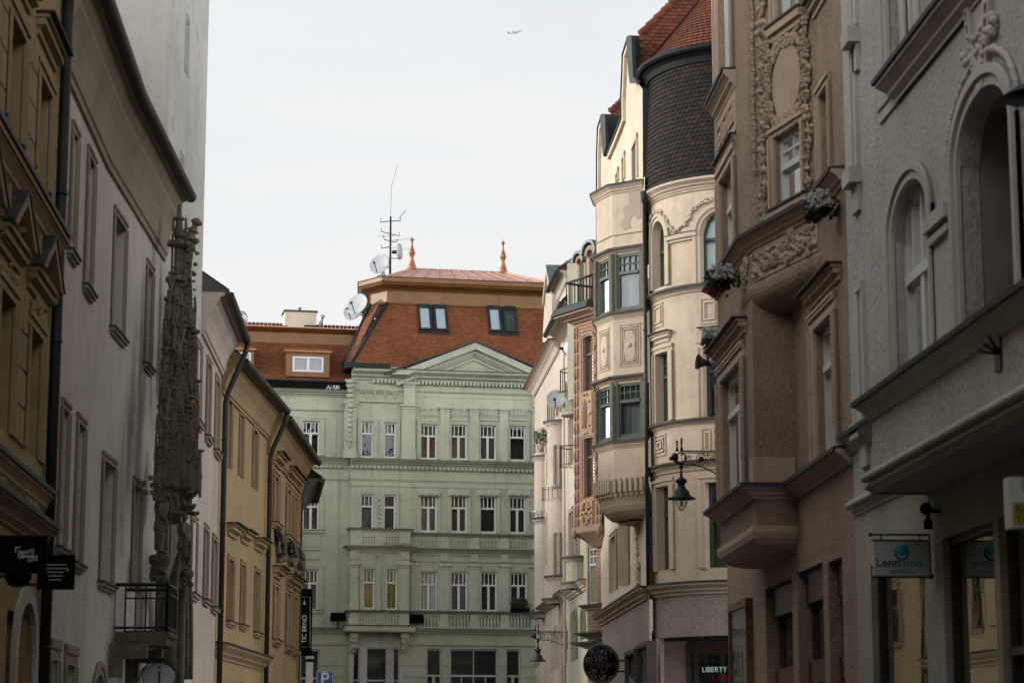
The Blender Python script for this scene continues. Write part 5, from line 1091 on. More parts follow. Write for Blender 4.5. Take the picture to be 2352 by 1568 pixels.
text(t, 'Ko', V((p0.x + .04, sy2 - .006, p0.z + .14)), (1, 0, 0), (0, 0, 1), .085, align='LEFT', bold=.001); text(t, 'Tra', V((p0.x + .04, sy2 - .006, p0.z + .06)), (1, 0, 0), (0, 0, 1), .085, align='LEFT'); part('lettering', t, None, o); t = MB(); t.tube([V((x1 - .05, sy2 + .08, p0.z + .1)), V((XR, sy2 + .08, p0.z + .1))], .02, 6); t.tube([V((x1 - .05, sy2 + .08, p1.z - .1)), V((XR, sy2 + .08, p1.z - .1))], .02, 6); part('bracket', t, M['iron'], o)
# ---- brown house with the flower relief
P0 = mk(GF.B, 915, 1672, 1400, 1)
B = thing('brown_relief_house', 'brown roughcast house whose bay carries a rose wreath relief and white windows', 'building', (*P0.A, 0))
sb = P0.S(1830, 1112); rr = ray(1735, 1112); q = P0.p2(sb); r2 = V((rr.x, rr.y)).normalized()
Dp = -(q.x * r2.y - q.y * r2.x) / (P0.n.x * r2.y - P0.n.y * r2.x)
sa = P0.S(1886, 560); se = P0.S(1652, 1000, Dp); cor = P0.p2(sb, Dp)
FB = Fac(cor, P0.p2(se, Dp), 1); FL_ = Fac(P0.p2(sb), cor, 1); FU = Fac(P0.p2(sa), cor, 1)
zL1, zL0, zU1, zU0 = zat(cor, 1115), zat(cor, 1146), zat(cor, 548), zat(cor, 578)
h0, hF, hU = [], [], []
BW = dict(fm='wood_white', fw=.085, sm=BT, rd=.12, glass='glass')
window(B, P0, P0.rect(1921, 1876, 712, 1040)[:2] + [zL1 + .05, zat(P0.p2(P0.S(1876, 760)), 757)], h0, tr=.7, top=2, bot=2, inner='net', sur=(.24, .05), **BW)
R = FB.rect(1710, 1660, 822, 1113); window(B, FB, R[:2] + [zL1 + .05, R[3]], hF, tr=.7, top=2, bot=2, inner='net', sur=(.24, .05), **BW); RF = R
hood(B, FB, R[0] - .3, R[1] + .3, R[3] + .34, .2, .22, BT)
R = FB.rect(1690, 1657, 364, 585); window(B, FB, R[:2] + [zU1 + .06, R[3]], hF, tr=.66, top=2, bot=2, trows=1, inner='net', sur=(.2, .05), **BW)
hood(B, FB, R[0] - .16, R[1] + .16, R[3] + .2, .14, .1, BT); RG = R; zm0 = R[3] + .4
zLd = zat(FB.p2(R[0] - .1, .15), 166)
window(B, FB, R[:2] + [zLd + .03, zLd + 3.0], hF, tr=.66, top=2, bot=2, inner='net', sur=(.2, .05), **BW)
cornice(B, 'ledge', [FB.p2(R[0] - .25), FB.p2(R[1] + .25)], 1, zLd - .28, .28, .2, BT)
RU = FU.rect(1846, 1785, 330, 518); RU = [min(RU[0], FU.S(1846, 420)), FU.S(1783, 420), zU1 + .22, zat(FU.p2(FU.S(1783, 420)), 318)]
window(B, FU, RU, hU, tr=.55, top=2, bot=1, trows=2, inner='room', sur=(.13, .05), sill=(.08, .1), **{**BW, 'fm': 'wood_white', 'rd': .09})
RT = [FU.S(1838, 40), FU.S(1786, 40), zat(FU.p2(FU.S(1810, 40)), 42), zat(FU.p2(FU.S(1810, 40)), -160)]
window(B, FU, RT, hU, tr=.55, top=2, bot=1, trows=2, inner='net', sur=(.13, .05), sill=(.12, .14), **{**BW, 'fm': 'wood_white', 'rd': .09})
R0 = P0.rect(1909, 1886, 190, 470); zt0 = zat(P0.p2(P0.S(1884, 222)), 222)
window(B, P0, [R0[0], R0[1], zU1 + .05, zt0], h0, tr=.6, top=1, bot=1, inner='net', sur=(.12, .04), **BW); z9 = P0.Z(1860, 30); window(B, P0, [R0[0], R0[1], z9 + .05, z9 + 2.6], h0, tr=.6, top=1, bot=1, inner='net', sur=(.12, .04), **BW); hood(B, P0, R0[0] - .1, R0[1] + .25, z9 - .22, .22, .16, BT)
# shop fronts on the ground floor
for U0, U1, V0 in ((1760, 1821, 1352), (1834, 1893, 1316), (1905, 1938, 1292)):
    a, b = sorted((P0.S(U0, 1450), P0.S(U1, 1450))); z1 = zat(P0.p2(b), V0); window(B, P0, (a, b, .5, z1), h0, rd=.22, fm='wood_brown', fw=.09, tr=.62, top=1, bot=1, glass='shopglass', inner='room2')
    t = MB(); t.fbox(P0, a + .02, b - .02, z1 - .45, z1 - .02, -.2, -.12); zm = .5 + (z1 - .5) * .62; t.fbox(P0, a + .02, b - .02, zm - .16, zm + .16, -.22, -.13); part('fascia', t, M['wood_brown'], B)
w = MB(); H_ = 17.5; w.fwall(P0, 0, sa, 0, H_, h0); w.fwall(P0, sa, sb, 0, zU0 - .2, h0); w.fwall(P0, sb, P0.L, 0, zL0, h0)
w.fwall(FB, 0, FB.L, zL0 - .4, H_, hF); zc1 = zat(cor, 655); w.fwall(FL_, 0, FL_.L, zL0 - .4, zc1 - .1); w.fwall(FU, 0, FU.L, zc1, H_, hU)
e = P0.p2(se); w.fwall(Fac(FB.B, e, 1), 0, Dp, zL0 - .4, H_); w.fwall(P0, se, P0.L, zL0, H_)
X9 = Fac(P0.B, P0.p2(P0.L, -7), 1); w.fwall(X9, 0, 7, 0, H_); part('wall', w, M['brown'], B)
cornice(B, 'main_ledge', [P0.p2(0.02), P0.p2(sa), cor, FB.B, e], 1, zU0, zU1 - zU0, .19, BT)
cornice(B, 'lower_ledge', [P0.p2(0.02), P0.p2(sb), cor, FB.B, e], 1, zL0, zL1 - zL0, .22, BT)
t = MB(); t.fbox(FL_, 0.02, FL_.L - .0, zL1, zL1 + .42, -.01, .03); t.fbox(FB, .0, .35, zL1, zL1 + .42, -.01, .03); part('plinth', t, BT, B)
# rounded cushions under the bay
t = MB(); prof = [(0, zc1), (.03, zc1 - .05)] + [(-.38 + .41 * cos(a), zc1 - .10 - .30 * sin(a)) for a in [pi / 2 * k / 7 for k in range(8)]] + [(-1.2, zc1 - .42)]
t.smooth = True; t.sweep([P0.p2(sa - .3, -.15), P0.p2(sa), cor, FB.p2(.9)], prof[:0] + prof, 1); part('cushion_moulding', t, M['brown'], B)
zq = zL0 - .38; t = MB().mat(BT); t.sweep([P0.p2(sb, -.1), cor, FB.B, P0.p2(se, -.1)], [(0, zq), (.05, zq - .01), (.06, zq - .10), (.03, zq - .18), (-.05, zq - .26), (-.18, zq - .33), (-.40, zq - .37), (-.9, zq - .36)], 1); part('cushion_moulding', t, None, B)
# the relief: roses, leaves, stems
rl = MB().mat(BT)
def rose(F, s, z, r, d=.02):
    N = F.nrm(s); c = F.P(s, z, d); rl.lathe(c, [(r, 0), (r * .95, r * .5), (r * .7, r * .6), (r * .62, r * .35), (r * .45, r * .35), (r * .4, r * .6), (r * .15, r * .6)], 9, N)
def leaf(F, s, z, an, ln, d=.02):
    T = F.tan(s); N = F.nrm(s); u = T * cos(an) + V((0, 0, 1)) * sin(an); v = N.cross(u); c = F.P(s, z, d); w_ = ln * .33
    a, b, l, r_, m_, m2 = c, c + u * ln + N * .02, c + u * ln * .45 + v * w_, c + u * ln * .45 - v * w_, c + u * ln * .3 + N * .07, c + u * ln * .7 + N * .06
    rl.raw([a, b, l, r_, m_, m2], [(0, 3, 4), (3, 5, 4), (3, 1, 5), (0, 4, 2), (4, 5, 2), (5, 1, 2)], True)
def stem(F, pts, r=.018): rl.tube([F.P(a, z, .03) for a, z in pts], r, 5)
def vine(F, s, z0, z1, w_, n):
    pts = []
    for i in range(n + 1):
        z = z0 + (z1 - z0) * i / n; x = s + w_ * .45 * sin(i * 1.25); pts.append((x, z))
        if i % 3 == 0: rose(F, x, z, w_ * rnd(.30, .40)); rose(F, x + rnd(-.5, .5) * w_, z + .09, w_ * .26)
        for sg in (-1, 1): leaf(F, x, z, (0 if sg > 0 else pi) + rnd(-.2, 1.2) * sg, w_ * rnd(.75, 1.15)); leaf(F, x + sg * w_ * .2, z + (z1 - z0) / n * .5, (0 if sg > 0 else pi) + rnd(-1.2, .2) * sg, w_ * rnd(.6, .9))
    stem(F, pts)
sl, sr = FU.S(1748, 300), FU.S(1872, 300); so_ = FU.S(1810, 186); zo = zat(FU.p2(so_), 186); ry = zat(FU.p2(so_), 105) - zo; rx = abs(FU.S(1843, 186) - FU.S(1778, 186)) / 2
vine(FU, FU.S(1757, 300), zU1 + .1, zU1 + 7.2, .17, 40); vine(FU, FU.S(1768, 200), zo - ry * 1.2, zo + ry * 2.0, .15, 22); vine(FU, FU.S(1859, 300), zU1 + .3, zU1 + 7.2, .14, 38); vine(FU, FU.S(1737, 300), zU1 + .9, zU1 + 7.0, .06, 36)
vine(FU, FU.S(1853, 100), zo - ry * .9, zo + ry * 1.9, .12, 18)
K = 30
for i in range(K):
    a = 2 * pi * i / K; x, z = so_ + rx * 1.22 * cos(a), zo + ry * 1.1 * sin(a)
    for k in range(2): leaf(FU, x, z, a + rnd(-1.3, 1.3), rnd(.12, .19))
    if abs(sin(a)) > .75 or i % 4 == 0: rose(FU, x, z, rnd(.06, .085))
for i in range(9): rose(FU, so_ + rx * (-.9 + 1.8 * i / 8), zo - ry * 1.12 - .1 * cos(i), rnd(.055, .085)); rose(FU, so_ + rx * (-.9 + 1.8 * i / 8), zo + ry * 1.14 + .08 * cos(i), rnd(.05, .08))
t2 = [(so_ + rx * cos(2 * pi * i / 32), zo + ry * sin(2 * pi * i / 32)) for i in range(32)]
rl.fpoly(FU, t2, -.01, .035)
zz0, zz1 = zc1 + .02, zU0 - .02       # panel under the sill
rl.fbox(FU, .08, FU.L - .1, zz0, zz1, -.01, .015); rl.fbox(FB, .12, .75, zz0 - .2, zz1, -.01, .015)
for (F, a, b, n) in ((FU, .15, FU.L - .15, 44), (FB, .18, .7, 16)):
    for i in range(n): s = rnd(a, b); z = rnd(zz0 + .08, zz1 - .08); (rose(F, s, z, rnd(.05, .085)) if i % 3 == 0 else None); leaf(F, s, z, rnd(0, 6.3), rnd(.12, .2)); leaf(F, s, z, rnd(0, 6.3), rnd(.1, .18))
    for k in range(3): stem(F, [(a + (b - a) * i / 8, (zz0 + zz1) / 2 + .16 * sin(i * 1.1 + k * 2)) for i in range(9)])
part('rose_relief', rl, None, B)
t = MB().mat(BT); a, b = FB.S(1691, 250), FB.S(1650, 250); t.fbox(FB, a, b, zm0, zLd - .28, -.01, .02)
for k in range(3):
    x = a + (b - a) * (k + .18) / 3; w_ = (b - a) / 3 * .72; z0_, z1_ = zm0 + .15, zLd - .45
    for p in ((x, x + .035, z0_, z1_), (x + w_ - .035, x + w_, z0_, z1_), (x, x + w_, z0_, z0_ + .035), (x, x + w_, z1_ - .035, z1_)): t.fbox(FB, *p, .0, .05)
    t.fpoly(FB, [(x + w_ / 2, z0_ + .12), (x + w_ * .78, (z0_ + z1_) / 2), (x + w_ / 2, z1_ - .12), (x + w_ * .22, (z0_ + z1_) / 2)], .0, .045)
for F, R in ((FB, RF), (P0, [P0.S(1921, 900), P0.S(1876, 900), zL1, zat(P0.p2(P0.S(1876, 760)), 757)])):       # rope mouldings round the lower windows
    R = [min(R[0], R[1]), max(R[0], R[1]), R[2], R[3]]; z = R[2] + .4
    while z < R[3]: t.blob(F.P(R[0] - .19, z, .085), .024, .024, .034, n=5, m=3); t.blob(F.P(R[1] + .19, z, .085), .024, .024, .034, n=5, m=3); z += .062
    s = R[0] - .2
    while s < R[1] + .2: t.blob(F.P(s, R[3] + .19, .085), .028, n=5, m=3); s += .062
hood(B, P0, P0.S(1925, 760) - .25, P0.S(1872, 760) + .25, zat(P0.p2(P0.S(1876, 760)), 757) + .34, .2, .2, BT)
part('window_trim', t, None, B)
# framed display case, left of the shop fronts
a, b = sorted((P0.S(1688, 1450), P0.S(1730, 1450))); o = thing('display_case', 'wood-framed glazed display case on the brown wall, left of the shop windows', 'display case', P0.P(a, 1.2, .05)); z1 = zat(P0.p2(a), 1372); t = MB().mat(simple('honey_wood', (.16, .075, .03), .5)); 
for p in ((a, a + .08, 1.0, z1), (b - .08, b, 1.0, z1), (a + .08, b - .08, z1 - .12, z1), (a + .08, b - .08, 1.0, 1.1)): t.fbox(P0, *p, -.0, .12)
part('frame', t, None, o); t = MB().mat(M['greyc']); t.fbox(P0, a + .08, b - .08, 1.1, z1 - .12, 0.003, .03); t.mat(M['dull']); t.face([P0.P(a + .08, 1.1, .09), P0.P(b - .08, 1.1, .09), P0.P(b - .08, z1 - .12, .09), P0.P(a + .08, z1 - .12, .09)]); part('pane', t, None, o)
# flower boxes
def flowers(F, U, W, w_, lab, red, d=.3, hang=.35, n=1):
    a, z = F.hit(U, W, d); c = F.P(a, z, d); o = thing('flower_box', lab, 'flower box', c, group='flower boxes on the brown house'); t = MB(); t.fbox(F, a - w_ * .32, a + w_ * .32, z - .1, z - .03, d - .07, d + .03); part('box', t, M['black'], o)
    T = F.tan(a)
    f = MB(); foliage(f, c + V((0, 0, .0)), w_ * .5, .14, .17, 260, ['leaf'], .045); foliage(f, c + T * (w_ * .4) + F.nrm(a) * .1 - V((0, 0, .04)), w_ * .2, .1, .15, 100, ['leaf'], .045); part('foliage', f, None, o); f = MB()
    for i in range(210):
        x = rnd(-.5, .5); isr = x > (.12 if red else .28) ; m_ = 'petal_r' if (isr or random.random() < .05) else 'petal_w'; f.mat(M[m_]); q = c + T * (x * w_) + F.nrm(a) * rnd(-.1, .2) + V((0, 0, rnd(-.04, .16) - (hang * .5 * rnd(0, 1) if isr else 0)))
        for k in range(3): f.blob(q + V((rnd(-1, 1), rnd(-1, 1), rnd(-1, 1))) * .024, .019, n=5, m=3)
    part('blossom', f, None, o)
flowers(FB, 1662, 640, .68, 'crimson and white blossoms hanging over the left end of the brown ledge', True, d=.32)
flowers(P0, 1889, 476, .55, 'mostly white blossoms on the ledge right of the rose relief', False, d=.22, hang=.25)
# ---- street lamps on scroll brackets
def streetlamp(F, s, zarm, La, lab, k=1.0, glow=True, shield=True):
    o = thing('street_lamp', lab, 'street lamp', F.P(s, zarm, 0), group='bracket street lamps'); N = F.nrm(s); Z = V((0, 0, 1)); P = lambda x, z: F.P(s, zarm + z * k, x)
    b = MB(); b.tube([P(0, 0), P(La, 0)], .022 * k, 6); b.tube([P(0, .05 * 0 - .05), P(La, -.05)], .012 * k, 5); b.tube([P(La * (1 - t_), -.36 - .32 * max(0, t_ - .25) ** 1.6 * 1.6) for t_ in [i / 10 for i in range(11)]], .02 * k, 6)
    def scroll(x, z, r, sg, tn=1.6):
        b.tube([P(x + sg * r * (1 - t_ * .8) * cos(2 * pi * tn * t_ + .5), z + r * (1 - t_ * .8) * sin(2 * pi * tn * t_ + .5)) for t_ in [i / 22 for i in range(23)]], .013 * k, 5)
    n = max(3, int(La / (.36 * k)))
    for i in range(n):
        x = La * (i + .5) / n
        if shield and i == n // 2: b.tube([P(x + .13 * k * cos(a), -.21 + .15 * sin(a)) for a in [2 * pi * j / 16 for j in range(17)]], .014 * k, 5); b.lathe(P(x, -.21), [(.085 * k, -.01), (.085 * k, .01)], 6, F.tan(s)); continue
        scroll(x, -.2, .135 * k, 1 if i % 2 else -1)
        b.blob(P(x + La / n * .5, -.1), .03 * k); b.blob(P(x + La / n * .5, -.3), .028 * k); b.tube([P(x + La / n * .5, -.05), P(x + La / n * .5, -.36)], .01 * k, 5)
    b.tube([P(0, .06), P(0, -.75)], .025 * k, 6); b.tube([P(La + .02 * k + .13 * k * cos(a), -.18 + .14 * sin(a)) for a in [2 * pi * j / 16 for j in range(17)]], .022 * k, 6)
    b.blob(P(La + .18 * k, -.16), .10 * k, .08 * k, .12 * k, n=8, m=6); b.blob(P(La + .28 * k, -.2), .07 * k, .05 * k, .06 * k); b.tube([P(La + .22 * k, -.24), P(La + .1 * k, -.33), P(La * .95, -.36)], .025 * k, 6)
    for x, h in ((La - .0, .32), (La + .12 * k, .3)): b.lathe(P(x, 0), [(.05 * k, 0), (.03 * k, .1 * k), (.015 * k, .18 * k), (.035 * k, .22 * k), (.02 * k, h * k)], 8); 
    b.blob(P(La, .33), .035 * k); part('bracket', b, M['lampiron'], o)
    c = P(La + .02 * k, -.3); L_ = MB(); L_.lathe(c - Z * 1.0 * k, [(r * k, z * k) for r, z in ((.2, .06), (.38, 0), (.385, .02), (.24, .10), (.23, .14), (.20, .22), (.12, .30), (.095, .36), (.10, .42), (.155, .46), (.155, .52), (.09, .57), (.05, .60), (.03, .72), (.025, .80), (.055, .86), (.055, .90), (.02, .95), (.018, 1.0))], 20); part('lamp_shade', L_, M['lampiron'], o)
    g_ = MB(); g_.lathe(c - Z * .96 * k, [(r * k, -z * k) for r, z in ((.19, 0), (.185, .08), (.15, .2), (.10, .29), (.04, .345), (.003, .36))], 18); part('globe', g_, M['clear'], o); g_ = MB(); g_.lathe(c - Z * 1.05 * k, [(.035 * k, 0), (.04 * k, -.1 * k), (.02 * k, -.16 * k)], 8); part('bulb', g_, M['dish'], o)
LF = FB; sL = FB.L - .12; yl = LF.p2(sL).y; rr = ray(1566, 1060); La = abs(LF.p2(sL).x - rr.x / rr.y * yl); zarm = CAM.z + ray(1600, 1036).z / ray(1600, 1036).y * yl
streetlamp(LF, sL, zarm, La, 'large black bell-shaped street lamp hanging from a scrolled arm beside the round bay', .60)
# ---- cream corner house: round bay, polygonal oriel, gables
cc = pp(1713, 1000, 61.8); RT_ = 2.62
AT = Arc(cc, RT_, radians(-50), radians(-235))
CW = mk(pp(1487, 1000, 61.4), 867, 1378, 1000, 1)
B = thing('cream_corner_house', 'cream house with a round bay under a dark tiled drum and a green-windowed oriel', 'building', (*CW.A, 0)); hT, hW = [], []
def tz(W, U=1600, d=0): return zat(AT.p2(AT.S(U, W, d), d), W)
GW = dict(fm='wood_green', fw=.07, sm=CT, rd=.22, glass='glass', bot=2)
def tw(Ul, Ur, Vt, Vb, rise=0, w_=None, **k):
    m_ = (Vt + Vb) / 2; a, b = AT.S(Ul, m_), AT.S(Ur, m_); a, b = min(a, b), max(a, b); q = AT.p2(AT.S(Ul, m_))
    if w_: a = b - w_
    return window(B, AT, (a, b, zat(q, Vb), zat(q, Vt)), hT, rise=rise, **{**GW, **k})
def wl(Ul, Ur, W): return abs(AT.S(Ul, W) - AT.S(Ur, W))
WW = 1.25
sL0, sL1 = AT.S(1531, 900), 0
tw(1501, 1529, 515, 667, rise=.55, w_=None, tr=.55, top=1, sur=(.2, .05)); tw(1609, 1650, 488, 650, rise=.55, w_=WW, tr=.62, top=1, sur=(.2, .05), inner='blind')
tw(1509, 1537, 815, 973, tr=.66, top=3, trows=2, sur=(.2, .05)); tw(1616, 1650, 797, 960, w_=WW, tr=.66, top=3, trows=2, sur=(.2, .05))
tw(1511, 1539, 1120, 1311, tr=.66, top=2, trows=2, sur=(.2, .05)); tw(1622, 1660, 1108, 1304, w_=WW, tr=.66, top=2, trows=2, sur=(.2, .05))
zB1, zB0 = tz(1337), tz(1364); zdr = tz(411)
w = MB(); w.fwall(AT, 0, AT.L, zB0, zdr, hT); part('round_bay', w, M['cream'], B)
def tled(V0, V1, p, a=0, b=None, dark=True, name='ledge', prof=COR): z1, z0 = tz(V0), tz(V1); b = AT.L if b is None else b; cornice(B, name, [AT.p2(a + (b - a) * i / 28) for i in range(29)], 1 if AT.sg < 0 else -1, z0, z1 - z0, p, CT, prof, flash=.025 if dark else 0)
tled(411, 432, .22, dark=False); tled(655, 664, .14); tled(668, 671, .05, dark=False); tled(963, 974, .14); tled(1059, 1072, .16); tled(1078, 1081, .05, dark=False); tled(437, 440, .05, dark=False)
a_, b_ = AT.S(1602, 540), AT.S(1534, 540); z = tz(532); t = MB().mat(CT); t.fbox(AT, a_, b_, z - .12, z, -.01, .12); t.fbox(AT, a_, b_, z - .2, z - .12, -.01, .06); t.mat(M['grime']); t.fbox(AT, a_, b_, z, z + .02, 0, .14)
t.mat(CT)
def garland(pts, n, r=.06):
    for i in range(n):
        u = i / (n - 1) * (len(pts) - 1); k = min(int(u), len(pts) - 2); f = u - k; x = pts[k][0] * (1 - f) + pts[k + 1][0] * f; y = pts[k][1] * (1 - f) + pts[k + 1][1] * f
        a, zq = AT.hit(x, y); t.blob(AT.P(a + rnd(-.05, .05), zq + rnd(-.06, .06), .04), rnd(.6, 1.5) * r, rnd(.8, 1.3) * r, rnd(.8, 1.4) * r, n=6, m=4)
garland([(1494, 520), (1498, 496), (1506, 486), (1518, 487), (1530, 505), (1537, 522), (1548, 529), (1562, 524), (1575, 512), (1588, 490), (1602, 472), (1618, 462), (1634, 458)], 120, .036)
part('garland', t, None, B)
for Ul, Ur, Vt, Vb, n in ((1505, 1530, 1001, 1050, 3), (1610, 1640, 983, 1045, 2), (1502, 1523, 700, 755, 2), (1608, 1650, 685, 745, 2)):
    t = MB().mat(CT); a, b = sorted((AT.S(Ul, Vt), AT.S(Ur, Vt))); z1, z0 = tz(Vt, Ul + 3), tz(Vb, Ul + 3)
    for k in range(n):
        g_ = k * .1; 
        for p in ((a + g_, a + g_ + .04, z0 + g_, z1 - g_), (b - g_ - .04, b - g_, z0 + g_, z1 - g_), (a + g_, b - g_, z0 + g_, z0 + g_ + .04), (a + g_, b - g_, z1 - g_ - .04, z1 - g_)): t.fbox(AT, *p, -.01, .03 + .01 * k)
    part('relief_panel', t, None, B)
for Ul, Ur, Vt in ((1502, 1543, 792), (1610, 1650, 777)):
    a, b = sorted((AT.S(Ul, Vt), AT.S(Ur, Vt))); a = a if Ul < 1600 else a - .3; hood(B, AT, a + .1, b - .1, tz(Vt, Ul + 6) , .26, .2, CT)
# ground floor under the round bay
hG = []; a, b = AT.S(1675, 1500), AT.S(1516, 1500); a = min(a, .6); zR = tz(1463, 1540); hG.append((a, b, 0, zR, 0, .12)); bE = b
w = MB(); w.fwall(AT, 0, AT.L, 0, zB0, hG); hGW = []; 
a1, b1 = CW.S(1480, 1520), CW.S(1456, 1520); a2, b2 = CW.S(1448, 1520), CW.S(1426, 1520)
w.fwall(CW, 0, CW.L, 0, zB0 + .0, hGW); part('ground_floor_wall', w, M['roughgrey'], B)
cornice(B, 'ledge', AT.path()[:0] + [AT.p2(AT.L * i / 28) for i in range(21)] + [CW.p2(.4), CW.p2(CW.L)], 1, zB0, zB1 - zB0, .3, CT)
# oriel on the street wall
r_ = ray(1480, 700); sO = CW.S(1481, 700); O0 = CW.p2(sO); O1 = seg(O0, -6300, 1408, 700); O2 = seg(O1, -1024, 1371, 700); O3 = O2 + CW.t * 1.1 - CW.n * .2; O4 = V((CW.p2(CW.S(1380, 900) , 0).x, CW.p2(CW.S(1380, 900)).y)); dO3 = (O3 - CW.A).dot(CW.n); O4 = O3 + CW.t * .9 - CW.n * dO3
OP = [O0, O1, O2, O3, O4]; F1, F2 = Fac(O0, O1, 1), Fac(O1, O2, 1)
def oz(W): return zat(O1, W)
hO1, hO2 = [], []
for Vt, Vb in ((583, 714), (878, 1005)):
    z1, z0 = oz(Vt), oz(Vb); zb_ = oz(Vb + 12)
    for F, hh, u0, u1 in ((F1, hO1, 1466, 1417), (F2, hO2, 1404, 1381)):
        a, b = F.S(u0, 640), F.S(u1, 640); a, b = (F.L * .13, F.L * .87) if F is F1 else (F.L * .2, F.L * .9)
        window(B, F, (a, b, z0, z1 - .06), hh, rd=.05, fm='wood_green', fw=.075, tr=.66, top=4 if F is F1 else 3, bot=1, trows=2, inner='greyc' if F is F1 else 'net', glass='dull' if F is F1 else 'glass', mull=.025)
    t = MB().mat(M['weatherwood'])
    for P_ in (O0, O1, O2): 
        for k in range(int((z1 - zb_) / .16)): t.lathe((P_.x, P_.y, zb_ + k * .16), [(.088, 0), (.095, .012), (.095, .15), (.088, .16)], 6, smooth=False)
    part('timber_post', t, None, B)
zcrn = oz(430); zD = oz(1098); w = MB(); 
bands = [(zD, oz(1018), 0), (oz(1018), oz(870), 1), (oz(870), oz(725), 0), (oz(725), oz(577), 1), (oz(577), zcrn, 0)]
for F, hh in ((F1, hO1), (F2, hO2)): w.mat(M['cream']); w.fwall(F, 0, F.L, zD, zcrn, hh)
for i in (2, 3): F = Fac(OP[i], OP[i + 1], 1); w.fwall(F, 0, F.L, zD, zcrn)
part('oriel', w, None, B)
for z0, z1 in ((oz(1018), oz(878)), (oz(722), oz(583))):
    t = MB().mat(M['wood_green'])
    for F, hh in ((F1, hO1), (F2, hO2)):
        for h in hh:
            if z0 < h[2] < z1: t.fbox(F, 0.02, h[0] - .0, z0, z1, .005, .03); t.fbox(F, h[1], F.L - .02, z0, z1, .005, .03); t.fbox(F, h[0], h[1], z0, h[2], .005, .03)
    part('green_boarding', t, None, B)
def ocor(V0, V1, p, dark=True): z1, z0 = oz(V0), oz(V1); cornice(B, 'ledge', OP, 1, z0, z1 - z0, p, CT, flash=.03 if dark else 0)
ocor(428, 446, .16); ocor(575, 584, .14); ocor(721, 734, .12); ocor(868, 877, .14); ocor(1015, 1030, .13); ocor(541, 543, .04, False)
t = MB().mat(CT)
for F, Ul, Ur in ((F1, .15, .8), (F2, .2, .85)):
    t = MB().mat(CT); a, b = F.L * Ul, F.L * Ur; z1, z0 = oz(748), oz(845)
    for k in range(3):
        g_ = k * .07
        for p in ((a + g_, a + g_ + .03, z0 + g_, z1 - g_), (b - g_ - .03, b - g_, z0 + g_, z1 - g_), (a + g_, b - g_, z0 + g_, z0 + g_ + .03), (a + g_, b - g_, z1 - g_ - .03, z1 - g_)): t.fbox(F, *p, -.01, .02 + .01 * k)
    m_ = (a + b) / 2; hw = (b - a) * .30; zm = (z0 + z1) / 2; t.fpoly(F, [(m_ - hw * .6, z0 + .12), (m_ + hw * .6, z0 + .12), (m_ + hw, zm), (m_ + hw * .6, z1 - .2), (m_ - hw * .6, z1 - .2), (m_ - hw, zm)], -.01, .04); t.lathe(F.P(m_, zm, .04), [(.07, 0), (.07, .02), (.03, .03)], 10, F.nrm(0)); part('relief_panel', t, None, B)
t = MB().mat(M['repair']); random.seed(5)
q = lambda x, y: F1.hit(x / 2.0997 + 1320.7, y / 2.0997, .0)
t.fpoly(F1, [q(262, 905), q(318, 880), q(318, 1050), q(300, 1060), q(285, 1035), q(272, 1048), q(262, 1075), q(270, 1095), q(238, 1110), q(220, 1090), q(226, 1065), q(240, 1050), q(232, 1000), q(262, 985)], -.01, .012); part('peeled_patch', t, None, B)
# corbel
zk = zD; t = MB().mat(CT); z2_ = oz(1130); zk2 = oz(1188)
t.sweep(OP, [(0, zD + .02), (.1, zD), (.12, zD - .06), (-.02, z2_), (.02, z2_ - .06), (.0, z2_ - .16), (-.06, z2_ - .3), (-.07, z2_ - .36), (-.15, z2_ - .5), (-.3, z2_ - .62), (-.55, zk2)], 1)
for F in (F1, F2):
    n = 6 if F is F1 else 7
    for k in range(n): a = F.L * (k + .5) / n; t.fbox(F, a - .045, a + .045, z2_ - .02, zD - .02, -.05, .17); t.fbox(F, a - .04, a + .04, z2_ - .12, z2_ - .0, -.05, .10)
t.mat(M['cream']); 
mid = (O0 + O4) / 2; inner = [P_ + (mid - P_) * .5 for P_ in OP]; vs = [V((p.x, p.y, zk2 + .3)) for p in [P_ + (mid - P_) * .28 for P_ in OP]] + [V((p.x, p.y, zk2 - .05)) for p in inner]
t.raw(vs, [(i, i + 1, 6 + i - 1 + 0, 5 + i) for i in range(4)] + [(9, 8, 7, 6, 5)]); part('corbel', t, None, B)
# street wall with small windows
R = CW.rect(1418, 1405, 1225, 1352); window(B, CW, R, hW, rd=.2, fm='wood_green', tr=.66, top=1, sur=(.15, .05), sm=CT)
for U1, U2 in ((1432, 1427), (1439, 1434), (1446, 1441)): R = CW.rect(U1, U2, 1190 - (U1 - 1430) * .9, 1340); window(B, CW, R, hW, rd=.25, fm='wood_green', fw=.03, bot=1, sur=(.1, .05), sm=CT)
w = MB(); w.fwall(CW, 0, CW.L, zB0, zcrn + .1, hW); w.fbox(CW, CW.L - .1, CW.L, 0, zcrn, -7, -.05); part('wall', w, M['cream_light'], B)
t = MB().mat(CT); c_ = CW.hit(1470, 1280)
for k in range(20): t.blob(CW.P(c_[0] + rnd(-.12, .12), c_[1] + .9 - k * .09, .08), rnd(.03, .07), n=6, m=4)
t.fbox(CW, c_[0] - .1, c_[0] + .1, c_[1] - .9, c_[1] - .1, -.01, .08); part('carved_ornament', t, None, B)
